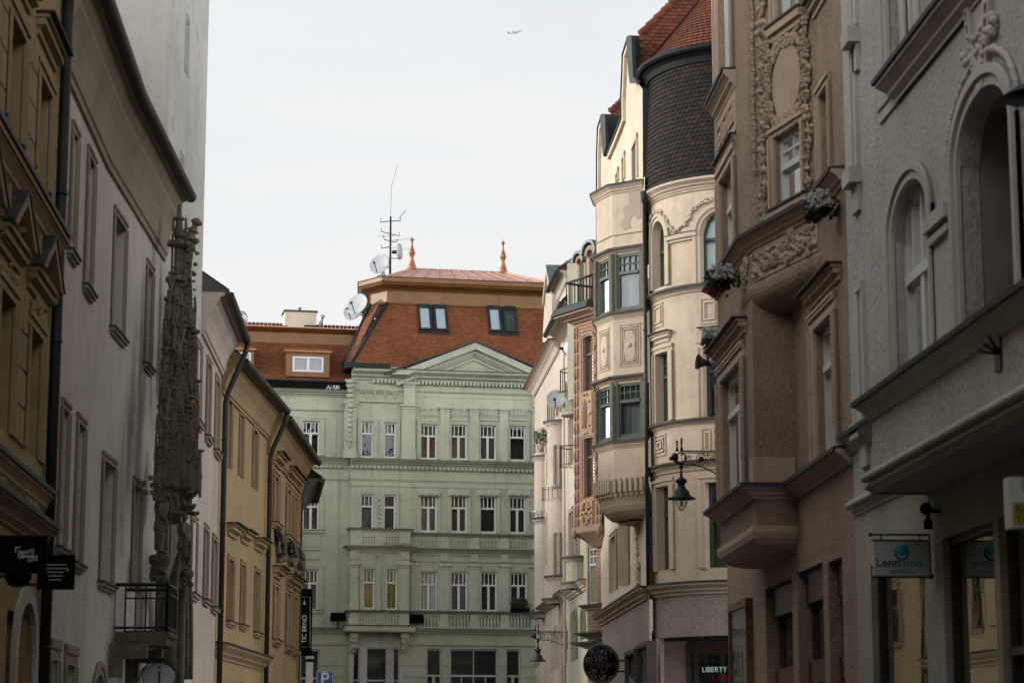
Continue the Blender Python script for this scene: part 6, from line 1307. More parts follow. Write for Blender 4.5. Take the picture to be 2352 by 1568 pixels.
# gables
def c6(x, y): return (x / 3.4126 + 1366.7, y / 3.4126)
def cs(x, y): U, W = c6(x, y); a, z = CW.hit(U, W); return (a, z)
out_ = [(375, 1400), (372, 700), (340, 655), (318, 450), (300, 290), (288, 300), (246, 430), (240, 600), (232, 770), (234, 930), (205, 1010), (165, 1110), (112, 1232), (108, 1200), (96, 1000), (86, 905), (76, 915), (47, 1010), (40, 1240), (34, 1468)]
pts = [cs(*p) for p in out_]
pts[0] = (pts[0][0], zcrn + .05); pts[-1] = (pts[-1][0], zcrn - 1.0); pts.append((pts[-1][0], zcrn - 1.2)); pts.append((pts[0][0], zcrn - 1.2))
t = MB().mat(M['cream_light']); n = len(pts)
t.raw([CW.P(a, z, .0) for a, z in pts], [tuple(range(n))], False); t.mat(M['zinc']); t.raw([CW.P(a, z, 0.0) for a, z in pts] + [CW.P(a, z, -.75) for a, z in pts], [(k, (k + 1) % n, n + (k + 1) % n, n + k) for k in range(n - 3)] + [tuple(range(2 * n - 1, n - 1, -1))], False)
part('gable', t, None, B)
t = MB().mat(M['cream_light']); up_ = pts[4:13]; ctr = (cs(330, 1000))
def inset(P_, k): return [(a + (CW.S(1470, 300) - a) * k if False else a - k * 1.0, z - k * .55) for a, z in P_]
t.fstrip(CW, inset(up_, .28), up_, -.01, .10); t.fstrip(CW, inset(pts[15:20], .28), pts[15:20], -.01, .10); t.mat(M['zinc']); t.fstrip(CW, [(a, z + .0) for a, z in up_], [(a + .06, z + .06) for a, z in up_], -.3, .14); t.fstrip(CW, pts[15:20], [(a + .06, z + .06) for a, z in pts[15:20]], -.3, .14); t.mat(M['zinc']); t.fpoly(CW, [cs(*p) for p in ((296, 292), (338, 284), (352, 600), (388, 648), (325, 655), (312, 560))], .1, .2); t.fpoly(CW, [cs(*p) for p in ((84, 907), (126, 900), (134, 1150), (112, 1228), (104, 1190))], .1, .2); part('coping', t, None, B)
t = MB().mat(CT); hq = []
for x0, x1, y0, y1, rs in ((335, 300, 1030, 1395, 0), (236, 222, 1225, 1405, .5), (186, 172, 1350, 1420, .4)):
    a, z1 = cs(x0, y0 + (60 if rs == 0 else 0)); b, _ = cs(x1, y0); _, z0 = cs(x0, y1); a, b = min(a, b), max(a, b)
    t.mat(CT); t.fbox(CW, a - .14, a, z0, z1 + .1, .0, .06); t.fbox(CW, b, b + .14, z0, z1 + .1, .0, .06); t.fbox(CW, a - .14, b + .14, z1, z1 + .16, .0, .065); t.mat(M['cream']); t.fbox(CW, a, b, z0, z1, -.04, .004); t.mat(M['room2']); t.fbox(CW, a + (b - a) * .55, b - .02, z0, z1 - .03, -.03, .012)
part('gable_window', t, None, B)
# drum of dark tiles with its rims, tiled cone above
AD = Arc(cc, RT_ + .10, radians(-40), radians(-240)); zT = zat(AD.p2(AD.S(1600, 130)), 128); zBm = tz(409) + .02; dr = MB().mat(M['underroof'])
n = 30; Hd = zT - zBm
dm_ = lambda s, tt, h: AD.P(s, zBm + tt, h - .16 * tt / Hd)
vs = [dm_(AD.L * i / n, tt, 0) for i in range(n + 1) for tt in (0, Hd)]; dr.raw(vs, [(2 * i, 2 * i + 2, 2 * i + 3, 2 * i + 1) for i in range(n)]); dr.mat(M['browntile'])
tiles(dr, dm_, AD.L, Hd, .165, .125, lift=.035); part('tiled_drum', dr, None, B)
ra = [AD.p2(AD.L * i / 30) for i in range(31)]; t = MB().mat(simple('black_rim_sheet', (.010, .010, .009), .7, 0, .3, spec=.2)); t.sweep(ra, [(-.3, zT - .16), (-.08, zT - .16), (-.04, zT), (.06, zT + .1), (.1, zT + .12), (.14, zT + .1), (.2, zT + .16), (.2, zT + .24), (.1, zT + .3), (-.3, zT + .34)], 1); t.sweep(ra, [(.0, zBm - .05), (.07, zBm - .02), (.07, zBm + .05), (0, zBm + .1)], 1); part('drum_rim', t, None, B)
ap_ = V((cc.x, cc.y, zat(cc, -95))); cn = MB().mat(M['underroof']); base = [V((p.x, p.y, zT + .28)) for p in ra]
cn.raw(base + [ap_], [(i, i + 1, 31) for i in range(30)]); cn.mat(M['redtile'])
Lc = (ap_ - base[10]).length; rows = int(Lc * .6 / .15)
for i in range(rows):
    f = i * .15 / Lc; nn = max(6, int(AD.L * (1 - f) / .17))
    for j in range(nn):
        def cp(u, v, h): u = min(.9999, max(0, u)) * 30; k = int(u); p = base[k].lerp(base[k + 1], u - k); q = p.lerp(ap_, v); o_ = (p - ap_); return q + V((o_.x, o_.y, Lc * .5)).normalized() * h
        u0, u1 = (j + .5 * (i % 2)) / nn, (j + 1 + .5 * (i % 2)) / nn; um = (u0 + u1) / 2; e_ = (u1 - u0) * .03; cn.face([cp(u0 + e_, f + .22 / Lc, .02), cp(u0 + e_, f + .05 / Lc, .06), cp(um, f, .065), cp(u1 - e_, f + .05 / Lc, .06), cp(u1 - e_, f + .22 / Lc, .02)])
part('tiled_cone', cn, None, B)
def at(U, W, y): r = ray(U, W); return CAM + r * (y / r.y)
def proj(p): q = V(p) - CAM; f = q.dot(FWD); return UC + FL * q.dot(RGT) / f, VC - FL * q.dot(UPV) / f
rf = MB(); yb = 62.6; B0_, B1_ = at(1455, 200, yb), at(1760, 200, yb); B1_.z = B0_.z; hh_ = 5.0; T0_, T1_ = B0_ + V((0, 3.0, hh_)), B1_ + V((0, 3.0, hh_))
def okx(p): U, W = proj(p); return U > 1472 and (W > 78 or (W > 78 - (U - 1470) * .97))
tiled(rf, 'redtile', B0_, B1_, T0_, T1_, .2, .165, okx=okx)
rf.mat(M['underroof']); nI = (B1_ - B0_).cross(T0_ - B0_).normalized()
def onp(U, W): r = ray(U, W); k = (B0_ - CAM).dot(nI) / r.dot(nI); return CAM + r * k
e0, e1, e2 = onp(1473, 200), onp(1472, 80), onp(1600, -44); rf.face([e0, onp(1760, 200), onp(1760, -44), e2, e1]); rf.face([e0, e1, e1 + V((.3, 6, 0)), e0 + V((.3, 6, 0))]); rf.face([e1, e2, e2 + V((.3, 6, 0)), e1 + V((.3, 6, 0))])
rf.mat(M['redtile']); L9 = (e2 - e1).length; k = 0
while k * .42 < L9: a = e1.lerp(e2, k * .42 / L9); b = e1.lerp(e2, min(1, (k * .42 + .48) / L9)); rf.tube([a + V((0, 0, .05)), b + V((0, 0, .02))], [.12, .095], 8); k += 1
part('main_roof', rf, None, B)
rf = MB(); yb = 73.0; B0_, B1_ = at(1395, 420, yb), at(1450, 420, yb); B1_.z = B0_.z; T0_, T1_ = B0_ + V((0, 1.6, 3.2)), B1_ + V((0, 1.6, 3.2)); nI = (B1_ - B0_).cross(T0_ - B0_).normalized()
okx = lambda p: proj(p)[0] > 1402 and proj(p)[1] < 350 and proj(p)[1] > 257 - (proj(p)[0] - 1402) * .95
tiled(rf, 'redtile', B0_, B1_, T0_, T1_, .2, .165, okx=okx); rf.mat(M['underroof']); e0, e1, e2 = onp(1403, 350), onp(1403, 257), onp(1440, 222); rf.face([e0, onp(1445, 350), onp(1445, 222), e2, e1]); rf.mat(M['redtile'])
for k in range(5): a = e1.lerp(e2, k / 5); rf.tube([a + V((0, 0, .04)), e1.lerp(e2, (k + 1.1) / 5)], [.12, .095], 8)
part('rear_roof', rf, None, B)
downpipe(B, CW, -.12, zB1, oz(480), d=.04, r=.05)
t = MB(); p = CW.P(-.12, oz(480), .04); t.lathe(p, [(.05, -.1), (.09, .05), (.1, .25), (.05, .27)], 8); part('rainwater_head', t, M['zinc'], B)
# entrance recess with door glass, neon sign
zf = 0; ent = MB().mat(M['roughgrey']); EF = Fac(AT.p2(bE, -.02) + V((0, 1.7)), AT.p2(0.2, 0) + V((1.2, 1.7)), -1)
ent.mat(M['cream']); ent.box((EF.A.x - .1, EF.A.y - 1.6, 0), (EF.A.x, EF.A.y + .2, zR)); ent.mat(M['room']); ent.fbox(EF, -.1, EF.L, 0, zR + .3, -.6, -.5); ent.mat(M['wood_brown'])
dx0 = EF.S(1582, 1520); 
for s_ in (dx0, EF.S(1600, 1520), EF.S(1660, 1520)): ent.fbox(EF, s_ - .06, s_ + .06, 0, zR - .05, -.05, .03)
ent.fbox(EF, dx0, EF.L, zR - .35, zR, -.05, .04); ent.mat(M['roughgrey']); ent.fbox(EF, -.1, dx0 - .06, 0, zR, -.1, -.02); ent.mat(M['shopglass']); ent.face([EF.P(dx0, 0, -.03), EF.P(EF.L, 0, -.03), EF.P(EF.L, zR - .3, -.03), EF.P(dx0, zR - .3, -.03)]); part('entrance', ent, None, B)
sc_ = MB()
for k in range(9):
    an = k * .7; cx, cz = EF.hit(1625, 1495, .05); sc_.tube([EF.P(cx + .22 * cos(an) + .25 * cos(an) * cos(q_) - .1 * sin(an) * sin(q_), cz + .2 * sin(an) + .25 * sin(an) * cos(q_) + .1 * cos(an) * sin(q_), .03) for q_ in [2 * pi * i / 14 for i in range(15)]], .008, 4)
part('spray_scrawl', sc_, M['navy'], B)
s_, z_ = EF.hit(1641, 1537, .15); o = thing('liberty_sign', 'mint neon LIBERTY letters over red neon inside the cafe entrance', 'neon sign', EF.P(s_, z_, .15)); R_ = V((EF.t.x, EF.t.y, 0))
t = MB(); text(t, 'LIBERTY', EF.P(s_, z_, .15), R_, (0, 0, 1), .2, ext=.012, sx=.95, bold=-.002); part('lettering', t, M['neon'], o); t = MB(); text(t, 'CAFE', EF.P(*EF.hit(1655, 1556, .15), .15), R_, (0, 0, 1), .2, ext=.01, bold=-.004); part('lettering', t, M['neonred'], o)
t = MB(); t.fbox(EF, s_ - .7, s_ + .7, z_ + .16, z_ + .18, .1, .13); part('mounting_rail', t, M['black'], o)
# dark boards and the round glass sign on the street wall
for k, (Ul, Ur, Vt, d, lab) in enumerate(((1491, 1466, 1470, .55, 'nearer dark glazed board standing out from the rough wall beside the cafe'), (1462, 1439, 1488, .3, 'farther dark glazed board standing out from the rough wall beside the cafe'))):
    Fk = Fac(CW.p2(CW.S(Ul, 1520, .25), .25), CW.p2(CW.S(Ur, 1520, .25), .25), 1); zt_k = zat(Fk.A, Vt); o = thing('glazed_board', lab, 'board', Fk.P(0, zt_k - 2, 0), group='glazed boards')
    t = MB().mat(M['wood_brown']); 
    for p in ((0, .12, .3, zt_k), (Fk.L - .08, Fk.L, .3, zt_k), (.12, Fk.L - .08, zt_k - .12, zt_k), (.12, Fk.L - .08, .3, .4)): t.fbox(Fk, *p, -.2, .06)
    part('frame', t, None, o); t = MB().mat(M['greyc']); t.fbox(Fk, .1, Fk.L - .06, .35, zt_k - .1, -.15, -.1); t.mat(M['shopglass']); t.face([Fk.P(.1, .35, 0), Fk.P(Fk.L - .06, .35, 0), Fk.P(Fk.L - .06, zt_k - .1, 0), Fk.P(.1, zt_k - .1, 0)]); part('pane', t, None, o)
yr = 66.0; c0 = at(1381, 1524, yr); o = thing('round_glass_sign', 'round shop sign of dark glass pieces crossed by a name band, hung over the street', 'sign', c0); ax = V((-.25, -1, 0)).normalized(); R_ = V((1, -.25, 0)).normalized(); t = MB()
rx, rz = .50, .54; t.tube([c0 + R_ * rx * cos(q_) + V((0, 0, rz * sin(q_))) for q_ in [2 * pi * i / 32 for i in range(33)]], .035, 6); part('rim', t, M['wood_brown'], o); t = MB().mat(M['stained'])
for i in range(420):
    x, z = rnd(-1, 1), rnd(-1, 1)
    if x * x + z * z < .92 and abs(z + .05) > .17 and not (x > .35 and abs(z) < .62): s_ = .035; q_ = c0 + R_ * rx * x + V((0, 0, rz * z)) + ax * rnd(0, .02); a_ = rnd(0, 6); u_ = R_ * cos(a_) + V((0, 0, sin(a_))); v_ = ax.cross(u_); t.face([q_ + u_ * s_, q_ + v_ * s_ * .8, q_ - u_ * s_, q_ - v_ * s_ * .9])
t.mat(M['black']); t.lathe(c0 - ax * .02, [(rx, -.01), (rx, .01)], 32, ax); part('glass_pieces', t, None, o); t = MB(); t.mat(M['wood_brown']); text(t, 'MINERALS', c0 + ax * .03 - V((0, 0, .03)), R_, (0, 0, 1), .2, ext=.006); part('lettering', t, M['wood_brown'], o)
t = MB(); w_ = CW.p2(CW.S(1420, 1520)); t.tube([c0 + V((rx, 0, .1)), V((c0.x + 1.1, c0.y + .4, c0.z + .1))], .025, 6); t.tube([c0 + V((rx, 0, -.2)), V((c0.x + 1.1, c0.y + .4, c0.z - .2))], .025, 6); part('bracket', t, M['iron'], o)
# loudspeaker
yl = 43.0; c0 = at(1618, 833, yl); o = thing('loudspeaker', 'grey horn loudspeaker on a bracket at the far edge of the brown house', 'loudspeaker', c0); t = MB(); ax = V((-.95, -.1, .12)).normalized(); t.lathe(c0, [(r_, z_) for r_, z_ in ((.03, -.16), (.05, -.14), (.06, -.02), (.09, .04), (.15, .13), (.15, .15), (.06, .04), (.02, 0))], 14, ax); part('horn', t, M['zinc'], o); t = MB(); t.lathe(c0 + V((.22, 0, .02)), [(.07, -.1), (.09, -.08), (.09, .08), (.05, .12)], 12, ax); part('driver', t, M['dish'], o); t = MB(); t.tube([c0 + V((.0, 0, 0)), c0 + V((.3, .05, -.05)), c0 + V((1.3, .4, -.05))], .02, 6); part('bracket', t, M['brass'], o)
flowers(Fac(V((at(1632, 775, 42.5).x, 42.5)), V((at(1632, 775, 42.5).x - .01, 43.5)), 1), 1638, 775, .42, 'crimson blossoms seen past the far edge of the brown house, above the loudspeaker', True, d=0.0, hang=.3)
# ================================================================ TERRACOTTA BAY HOUSE
c1 = lambda x, y: (x / 5.4624 + 1217.3, y / 5.4624 + 832.6)
CA = pp(1380, 900, 73.5); FC = Fac(CA, seg(CA, -1985, 1319, 900), 1)
B = thing('terracotta_bay_house', 'terracotta brick house with a ribbed bay, gilded medallions and a railed balcony on top', 'building', (*FC.A, 0))
def fz(W, k=.5): return zat(FC.p2(FC.L * k), W)
hc = []; a, b = FC.S(1364, 840), FC.S(1341, 840); TW = dict(fm='wood_brown', fw=.06, tr=.68, top=2, bot=1, rd=.12, sm=M['terra'], glass='glass', inner='greyc')
window(B, FC, (a, b, fz(901), fz(772)), hc, rise=.12, sur=(.12, .04), **TW); window(B, FC, (a - .03, b - .03, fz(1142), fz(1006)), hc, sur=(.12, .04), **TW)
ztp, zbt = fz(733), fz(1222); w = MB(); w.fwall(FC, 0, FC.L, zbt, ztp, hc); r0 = FC.B; r1 = r0 + V((.25, 2.2)); w.fwall(Fac(r0, r1, 1), 0, 2.2, zbt, ztp); part('bay', w, M['terra'], B)
t = MB().mat(M['terra_dark']); z = zbt
while z < ztp - .05:         # thin courses of brick
    for x0, x1 in ((FC.L * .25, FC.L * .3), (FC.L * .74, FC.L * .80)) if any(h[2] - .15 < z < h[3] + .15 for h in hc) else ((FC.L * .25, FC.L * .80),): t.fbox(FC, x0, x1, z, z + .055, -.01, .03)
    z += .11
part('brick_courses', t, M['terra'], B)
t = MB().mat(M['terra'])
for x in (.045, .15, .86, .955):    # ribbed pilasters of long ovals
    z = zbt - .1 + (x * 3 % .3); c = FC.L * x
    while z < ztp - .2: t.blob(FC.P(c, z + .22, .02), .055, .045, .22, n=8, m=5); z += .46
part('oval_pilaster', t, None, B)
for W, h, nm in ((950, .95, 0), (1178, .5, 1)):
    t = MB().mat(M['terra']); c = FC.L * .52; zc = fz(W); t.fbox(FC, c - .36, c + .36, zc - h * .8, zc + h * .8, .0, .05)
    if nm == 0: t.blob(FC.P(c, zc, .06), .17, .07, .5, n=12, m=8)
    else:
        for sx in (-1, 1):
            for sz in (-1, 1): t.blob(FC.P(c + sx * .15, zc + sz * .2, .06), .09, .06, .14, n=8, m=5)
    t.mat(M['brass'])
    for i in range(10 if nm == 0 else 12): an = 2 * pi * i / (10 if nm == 0 else 12); t.blob(FC.P(c + .27 * cos(an), zc + h * .72 * sin(an), .08), .045, n=6, m=4)
    if nm: t.blob(FC.P(c, zc, .12), .06, n=6, m=4)
    part('medallion', t, None, B)
t = MB().mat(M['brass'])
for k in range(7): t.blob(FC.P(FC.L * (.25 + .09 * k), fz(728), .1), .06, .1, .09, n=6, m=4)
part('gilded_consoles', t, None, B)
bp = [FC.p2(0.0), FC.p2(FC.L), FC.p2(FC.L, -1.6)]; zs1, zs0 = zat(FC.p2(FC.L, .5), 707), zat(FC.p2(FC.L, .5), 742)
cornice(B, 'balcony_slab', bp, 1, zs0, (zs1 - zs0) * .55, .5, M['terra'], flash=0); t = MB(); t.sweep(bp, [(-.4, zs0 + (zs1 - zs0) * .56), (.58, zs0 + (zs1 - zs0) * .56), (.5, zs1), (-.4, zs1)], 1); part('balcony_edge', t, M['zinc'], B)
t = MB(); railing(t, [FC.p2(0, .3), FC.p2(FC.L, .3), FC.p2(FC.L + .1, -1.6)], zs1, zat(FC.p2(0, .3), 631) , .17, .022, .045); part('railing', t, M['iron'], B)
for U0, U1, V0, d in ((1345, 1326, 580, -1.4), (1374, 1347, 553, -.9)):
    a, b = FC.S(U0, 600, d), FC.S(U1, 600, d); z1 = zat(FC.p2(a, d), V0); m_ = (a + b) / 2; hw = (b - a) / 2; o = MB().mat(M['terra']); K = 10
    arcp = [(m_ + hw * cos(pi * i / K), z1 - hw + hw * sin(pi * i / K)) for i in range(K + 1)]
    o.fpoly(FC, [(a, zs1 - .3)] + arcp[::-1] + [(b, zs1 - .3)], d - 1.5, d); o.mat(M['room2']); o.fpoly(FC, [(m_ + hw * .5, zs1), (m_ - hw * .5, zs1)] + [(m_ + hw * .5 * cos(pi - pi * i / K), z1 - hw * 1.2 + hw * .5 * sin(pi * i / K)) for i in range(K + 1)], d, d + .01)
    o.mat(M['terra']); o.fstrip(FC, [(m_ + hw * .55 * cos(pi * i / K), z1 - hw * 1.2 + hw * .55 * sin(pi * i / K)) for i in range(K + 1)], [(m_ + hw * .85 * cos(pi * i / K), z1 - hw * 1.1 + hw * .85 * sin(pi * i / K)) for i in range(K + 1)], d, d + .12)
    o.mat(M['patina']); o.fstrip(FC, arcp, [(m_ + (hw + .1) * cos(pi * i / K), z1 - hw + (hw + .1) * sin(pi * i / K)) for i in range(K + 1)], d - 1.6, d + .2); part('dormer', o, None, B)
o = MB().mat(M['sage']); a, b = FC.S(1330, 650, -1.9), FC.S(1303, 650, -1.9); z1 = zat(FC.p2(b, -1.9), 604); o.fbox(FC, a, b, zs1 - 2.5, z1, -3.6, -1.9); o.mat(M['grime']); o.fbox(FC, a - .05, b + .05, z1, z1 + .07, -3.65, -1.85); part('chimney', o, None, B)
# lower storeys under the bay
t = MB().mat(M['terra']); t.sweep([FC.p2(0), FC.p2(FC.L), FC.p2(FC.L, -1)], [(0, zbt + .25), (.08, zbt + .2), (.06, zbt + .02), (-.25, zbt - .25), (-.45, zbt - .45)], 1); part('bay_foot', t, M['terra_dark'], B)
for k, s in enumerate((.05, .95)): t = MB(); t.blob(FC.P(FC.L * s, zbt, .05), .09, .08, .18, n=8, m=5); part('drop_ornament', t, M['terra_dark'], B)
D0 = pp(1394, 1300, 74.6); F7 = Fac(D0, seg(D0, -1985, 1349, 1300), 1); h7 = []; z7 = lambda W: zat(F7.p2(F7.L * .5), W)
window(B, F7, (F7.S(1371, 1320), F7.S(1351, 1320), z7(1386), z7(1256)), h7, rd=.06, fm='wood_grey', fw=.07, tr=.70, top=2, bot=1, trows=2, inner='room', glass='glass')
w = MB(); w.fwall(F7, 0, F7.L, 0, zbt + .1, h7); w.fwall(Fac(F7.B, F7.B + V((.2, 2.5)), 1), 0, 2.5, 0, zbt); part('wall', w, M['terra'], B)
t = MB(); z = z7(1450)
while z < z7(1225):
    t.fbox(F7, 0, F7.S(1373, 1320), z, z + .055, -.01, .03); z += .11
z = z7(1452)
while z < z7(1412): t.fbox(F7, .3, F7.L, z, z + .055, -.01, .03); z += .11
part('brick_courses', t, M['terra'], B)
q7 = [F7.p2(0), F7.p2(F7.L), F7.p2(F7.L, -1)]
for V0, V1, p in ((1388, 1402, .2), (1452, 1464, .32), (1474, 1488, .4)): cornice(B, 'ledge', q7, 1, z7(V1), z7(V0) - z7(V1), p, M['sage'])
w = MB(); w.fwall(Fac(CW.B, pp(1374, 1000, 80.5), 1), 0, 9, 0, fz(740)); part('party_wall', w, M['terra'], B)
# ================================================================ SAGE HOUSE AND PALE ROSE HOUSE
SA = pp(1350, 1300, 79.5); SB = mk(SA, 780, 1307, 1200, 1); AW = mk(SB.B, 780, 1229, 1200, 1)
B = thing('sage_house', 'narrow grey-green house, its upper wall coloured pale as if sunlit, with a rounded roughcast balcony, beside the terracotta bay', 'building', (*SB.A, 0)); hs = []
zS = zat(SB.p2(SB.L), 792)
for U0, U1, Vt, Vb in ((1316, 1309, 953, 1060), (1316, 1309, 1171, 1281), (1331, 1322, 1171, 1281)):
    window(B, SB, SB.rect(U0, U1, Vt, Vb), hs, rd=.25, fm='wood_green', bot=2, fw=.05, sur=(.14, .04), sm=M['pale_trim'])
for U0, U1, Vt, Vb in ((1326, 1322, 1400, 1512), (1319, 1315, 1408, 1515), (1345, 1336, 1394, 1465)): window(B, SB, SB.rect(U0, U1, Vt, Vb), hs, rise=.5, rd=.25, fm='wood_green', bot=1, fw=.05, sur=(.12, .04), sm=M['sage'])
w = MB(); zm = SB.Z(1310, 1165); w.mat(M['sage']); w.fwall(SB, 0, SB.L, 0, zm, hs); w.mat(M['pale_trim']); w.fwall(SB, 0, SB.L, zm, zS, hs); part('wall', w, None, B)  # upper wall gets a paler plaster standing for sunlight on it
def rbay(Bd, c, r, z0, z1, m, name='round_bay'):
    A = Arc(c, r, radians(-95), radians(-275)); w = MB(); w.fwall(A, 0, A.L, z0, z1); w.face([A.P(A.L * i / 14, z0) for i in range(15)]); w.face([A.P(A.L * i / 14, z1) for i in range(15)]); part(name, w, m, Bd); return A
def aled(Bd, A, z, h, p, m): cornice(Bd, 'ledge', [A.p2(A.L * i / 16) for i in range(17)], 1, z, h, p, m)
AP = Arc(SB.p2(SB.S(1336, 1320), -.05), .62, radians(-95), radians(-275)); z_ = lambda W: zat(AP.p2(AP.L * .5), W)
rbay(B, AP.c, .62, z_(1342), z_(1290), M['sage'], 'balcony_front'); aled(B, AP, z_(1291), .16, .14, M['sage']); aled(B, AP, z_(1352), .2, .16, M['sage'])
AQ = Arc(SB.p2(SB.S(1322, 930), -.05), .6, radians(-95), radians(-275)); z_ = lambda W: zat(AQ.p2(AQ.L * .5), W); rbay(B, AQ.c, .6, z_(955), z_(912), M['sage'], 'balcony_front'); aled(B, AQ, z_(913), .16, .12, M['pale_trim'])
cornice(B, 'ledge', [SB.p2(0), SB.p2(SB.L)], 1, SB.Z(1309, 955), .35, .4, M['pale_trim']); cornice(B, 'ledge', [SB.p2(0), SB.p2(SB.L)], 1, SB.Z(1309, 1378), .3, .3, M['pale_trim'])
t = MB(); rp_ = [AQ.p2(AQ.L * i / 12, .02) for i in range(13)]; z0 = SB.Z(1318, 1075); A3 = Arc(SB.p2(SB.S(1320, 1060), -.05), .6, radians(-95), radians(-275)); railing(t, [A3.p2(A3.L * i / 10) for i in range(11)], z0, z0 + .75, .12, .012, .02); railing(t, rp_, z_(912), z_(912) + 1.0, .12, .014, .02); part('railing', t, M['iron'], B)
eaves(B, [SB.p2(0), SB.p2(SB.L + .05)], 1, zS - .1, .5, .8, M['pale_trim'], rise=4, back=4)
B = thing('pale_rose_house', 'pale rose plastered house with rounded bays, wrought iron balconies and a sheet metal gable roof', 'building', (*AW.p2(3), 0)); hs = []
def az(W, U=1262): return zat(AW.p2(AW.S(U, W)), W)
zct, zcb = zat(AW.p2(AW.S(1286, 780), .5), 781), zat(AW.p2(AW.S(1286, 780), .5), 806)
sE2 = AW.S(1285, 780)
for U0, U1, Vt, Vb in ((1303, 1300, 880, 950), (1262, 1259, 1180, 1290), (1258, 1256, 1190, 1290), (1262, 1259, 1050, 1110), (1302, 1297, 1424, 1520), (1281, 1277, 1440, 1535), (1272, 1269, 1448, 1540), (1293, 1288, 1375, 1600), (1273, 1270, 905, 960), (1266, 1264, 915, 965), (1259, 1257, 1000, 1040)):
    window(B, AW, AW.rect(U0, U1, Vt, Vb), hs, rd=.2, rise=.35 if U0 > 1267 else 0, fm='wood_white', fw=.05, bot=1, sur=(.12, .05), sm=M['pale_trim'])
w = MB(); w.fwall(AW, 0, AW.L, 0, zct, hs); w.fbox(AW, 0, .2, 0, zct - .1, -8, -.05); Y9 = Fac(AW.B, AW.p2(AW.L, -28), 1); w.fwall(Y9, 0, 28, 0, zct); part('wall', w, M['pale'], B)  # far return extended unseen to cut side sky light on the green house
cornice(B, 'main_cornice', [AW.p2(sE2, -.1), AW.p2(sE2), AW.p2(AW.L), AW.p2(AW.L, -3)], 1, zcb, zct - zcb, .5, M['pale_trim'], COVE)
zb9 = az(1400); cornice(B, 'ledge', [AW.p2(0), AW.p2(AW.L)], 1, zb9, .22, .35, M['pale_trim'])
for c, r, V0, V1, spec in ((AW.p2(AW.S(1288, 1200), -.1), .62, 976, 1700, 0), (AW.p2(AW.S(1249, 1200), -.1), .5, 1040, 1700, 1)):
    A = Arc(c, r, radians(-95), radians(-275)); hb = []; z_ = lambda W: zat(A.p2(A.L * .4), W)
    if spec == 0:
        for Vt, Vb in ((1026, 1124), (1226, 1325)):
            for U0, U1 in ((1297, 1286), (1281, 1274)):
                s0, s1 = sorted((A.S(U0, (Vt + Vb) / 2), A.S(U1, (Vt + Vb) / 2))); window(B, A, (s0, s1, z_(Vb), z_(Vt)), hb, rd=.12, fm='wood_white', fw=.05, tr=.75, top=1, bot=1, sur=(.06, .03), sm=M['pale_trim'], inner='greyc')
    w = MB(); w.fwall(A, 0, A.L, az(1395), z_(V0), hb); w.face([A.P(A.L * i / 14, z_(V0)) for i in range(15)]); part('round_bay', w, M['pale'], B)
    for W, p in (((979, .14), (1334, .12), (1386, .22)) if spec == 0 else ((1058, .14), (1200, .08), (1418, .22))): aled(B, A, z_(W), .18, p, M['pale_trim'])
    t = MB(); 
    for W, hh in (((976, .95), (1148, .5)) if spec == 0 else ((1040, .9), (1200, .45))): A4 = Arc(c, r + (.0 if hh > .6 else .2), radians(-95), radians(-275)); railing(t, [A4.p2(A4.L * i / 12) for i in range(13)], z_(W), z_(W) + hh, .11, .012, .02)
    part('railing', t, M['steel'], B)
# far little turret eave
c = pp(1249, 880, 101); z1 = zat((c.x, c.y), 868); t = MB(); t.lathe((c.x, c.y, z1 - .62), [(.25, 0), (.42, .15), (.62, .38), (.64, .42)], 20); part('turret_soffit', t, M['repair'], B)
t = MB(); t.lathe((c.x, c.y, z1 - .24), [(.64, 0), (.72, .02), (.76, .12), (.66, .2), (.3, .5), (.02, 1.0)], 20); part('turret_roof', t, M['pipe'], B)
# gable with metal roof
g = [AW.hit(*p) for p in ((1269, 785), (1269, 662), (1260, 612), (1252, 690), (1247, 785))]; t = MB().mat(M['pale']); t.fpoly(AW, g, -2.2, .02); t.mat(M['pale_trim']); t.fstrip(AW, [(a, z - .25) for a, z in g[1:4]], g[1:4], .0, .12); part('gable', t, None, B)
t = MB().mat(M['patina']); a, b = AW.P(*g[2], .12), AW.P(*g[1], .12); a2, b2 = AW.P(*g[2], -2.4), AW.P(*g[1], -2.4); up = V((0, 0, .08)); t.raw([a + up, a2 + up, b2 + up, b + up, a, a2, b2, b], [(0, 1, 2, 3), (7, 6, 5, 4), (0, 3, 7, 4), (3, 2, 6, 7), (1, 0, 4, 5)]); t.tube([(a + b) / 2 + up, (a2 + b2) / 2 + up], .03, 4); part('gable_roof', t, None, B)
ha = []; a0, a1 = 0.05, AW.S(1284, 720); zt9 = zat(AW.p2(a1, -.2), 672)
window(B, AW, (AW.S(1298, 725), AW.S(1290, 725), zat(AW.p2(AW.S(1298, 725)), 766), zat(AW.p2(AW.S(1298, 725)), 690)), ha, rd=.2, fm='wood_grey', fw=.05, bot=1, sur=(.12, .04), sm=M['pale_trim'])
w = MB(); w.fwall(AW, a0, a1, zct - .3, zt9, ha); w.fbox(AW, a0, a0 + .1, zct - .3, zt9, -3, -.01); part('attic', w, M['pale_trim'], B)
eaves(B, [AW.p2(a0), AW.p2(a1 + .3)], 1, zt9 - .3, .45, .35, M['pale_trim'], rise=2.5, back=3)
downpipe(B, AW, .35, 0, zct - 1.0, d=.15, r=.05, m=M['pale_trim'])
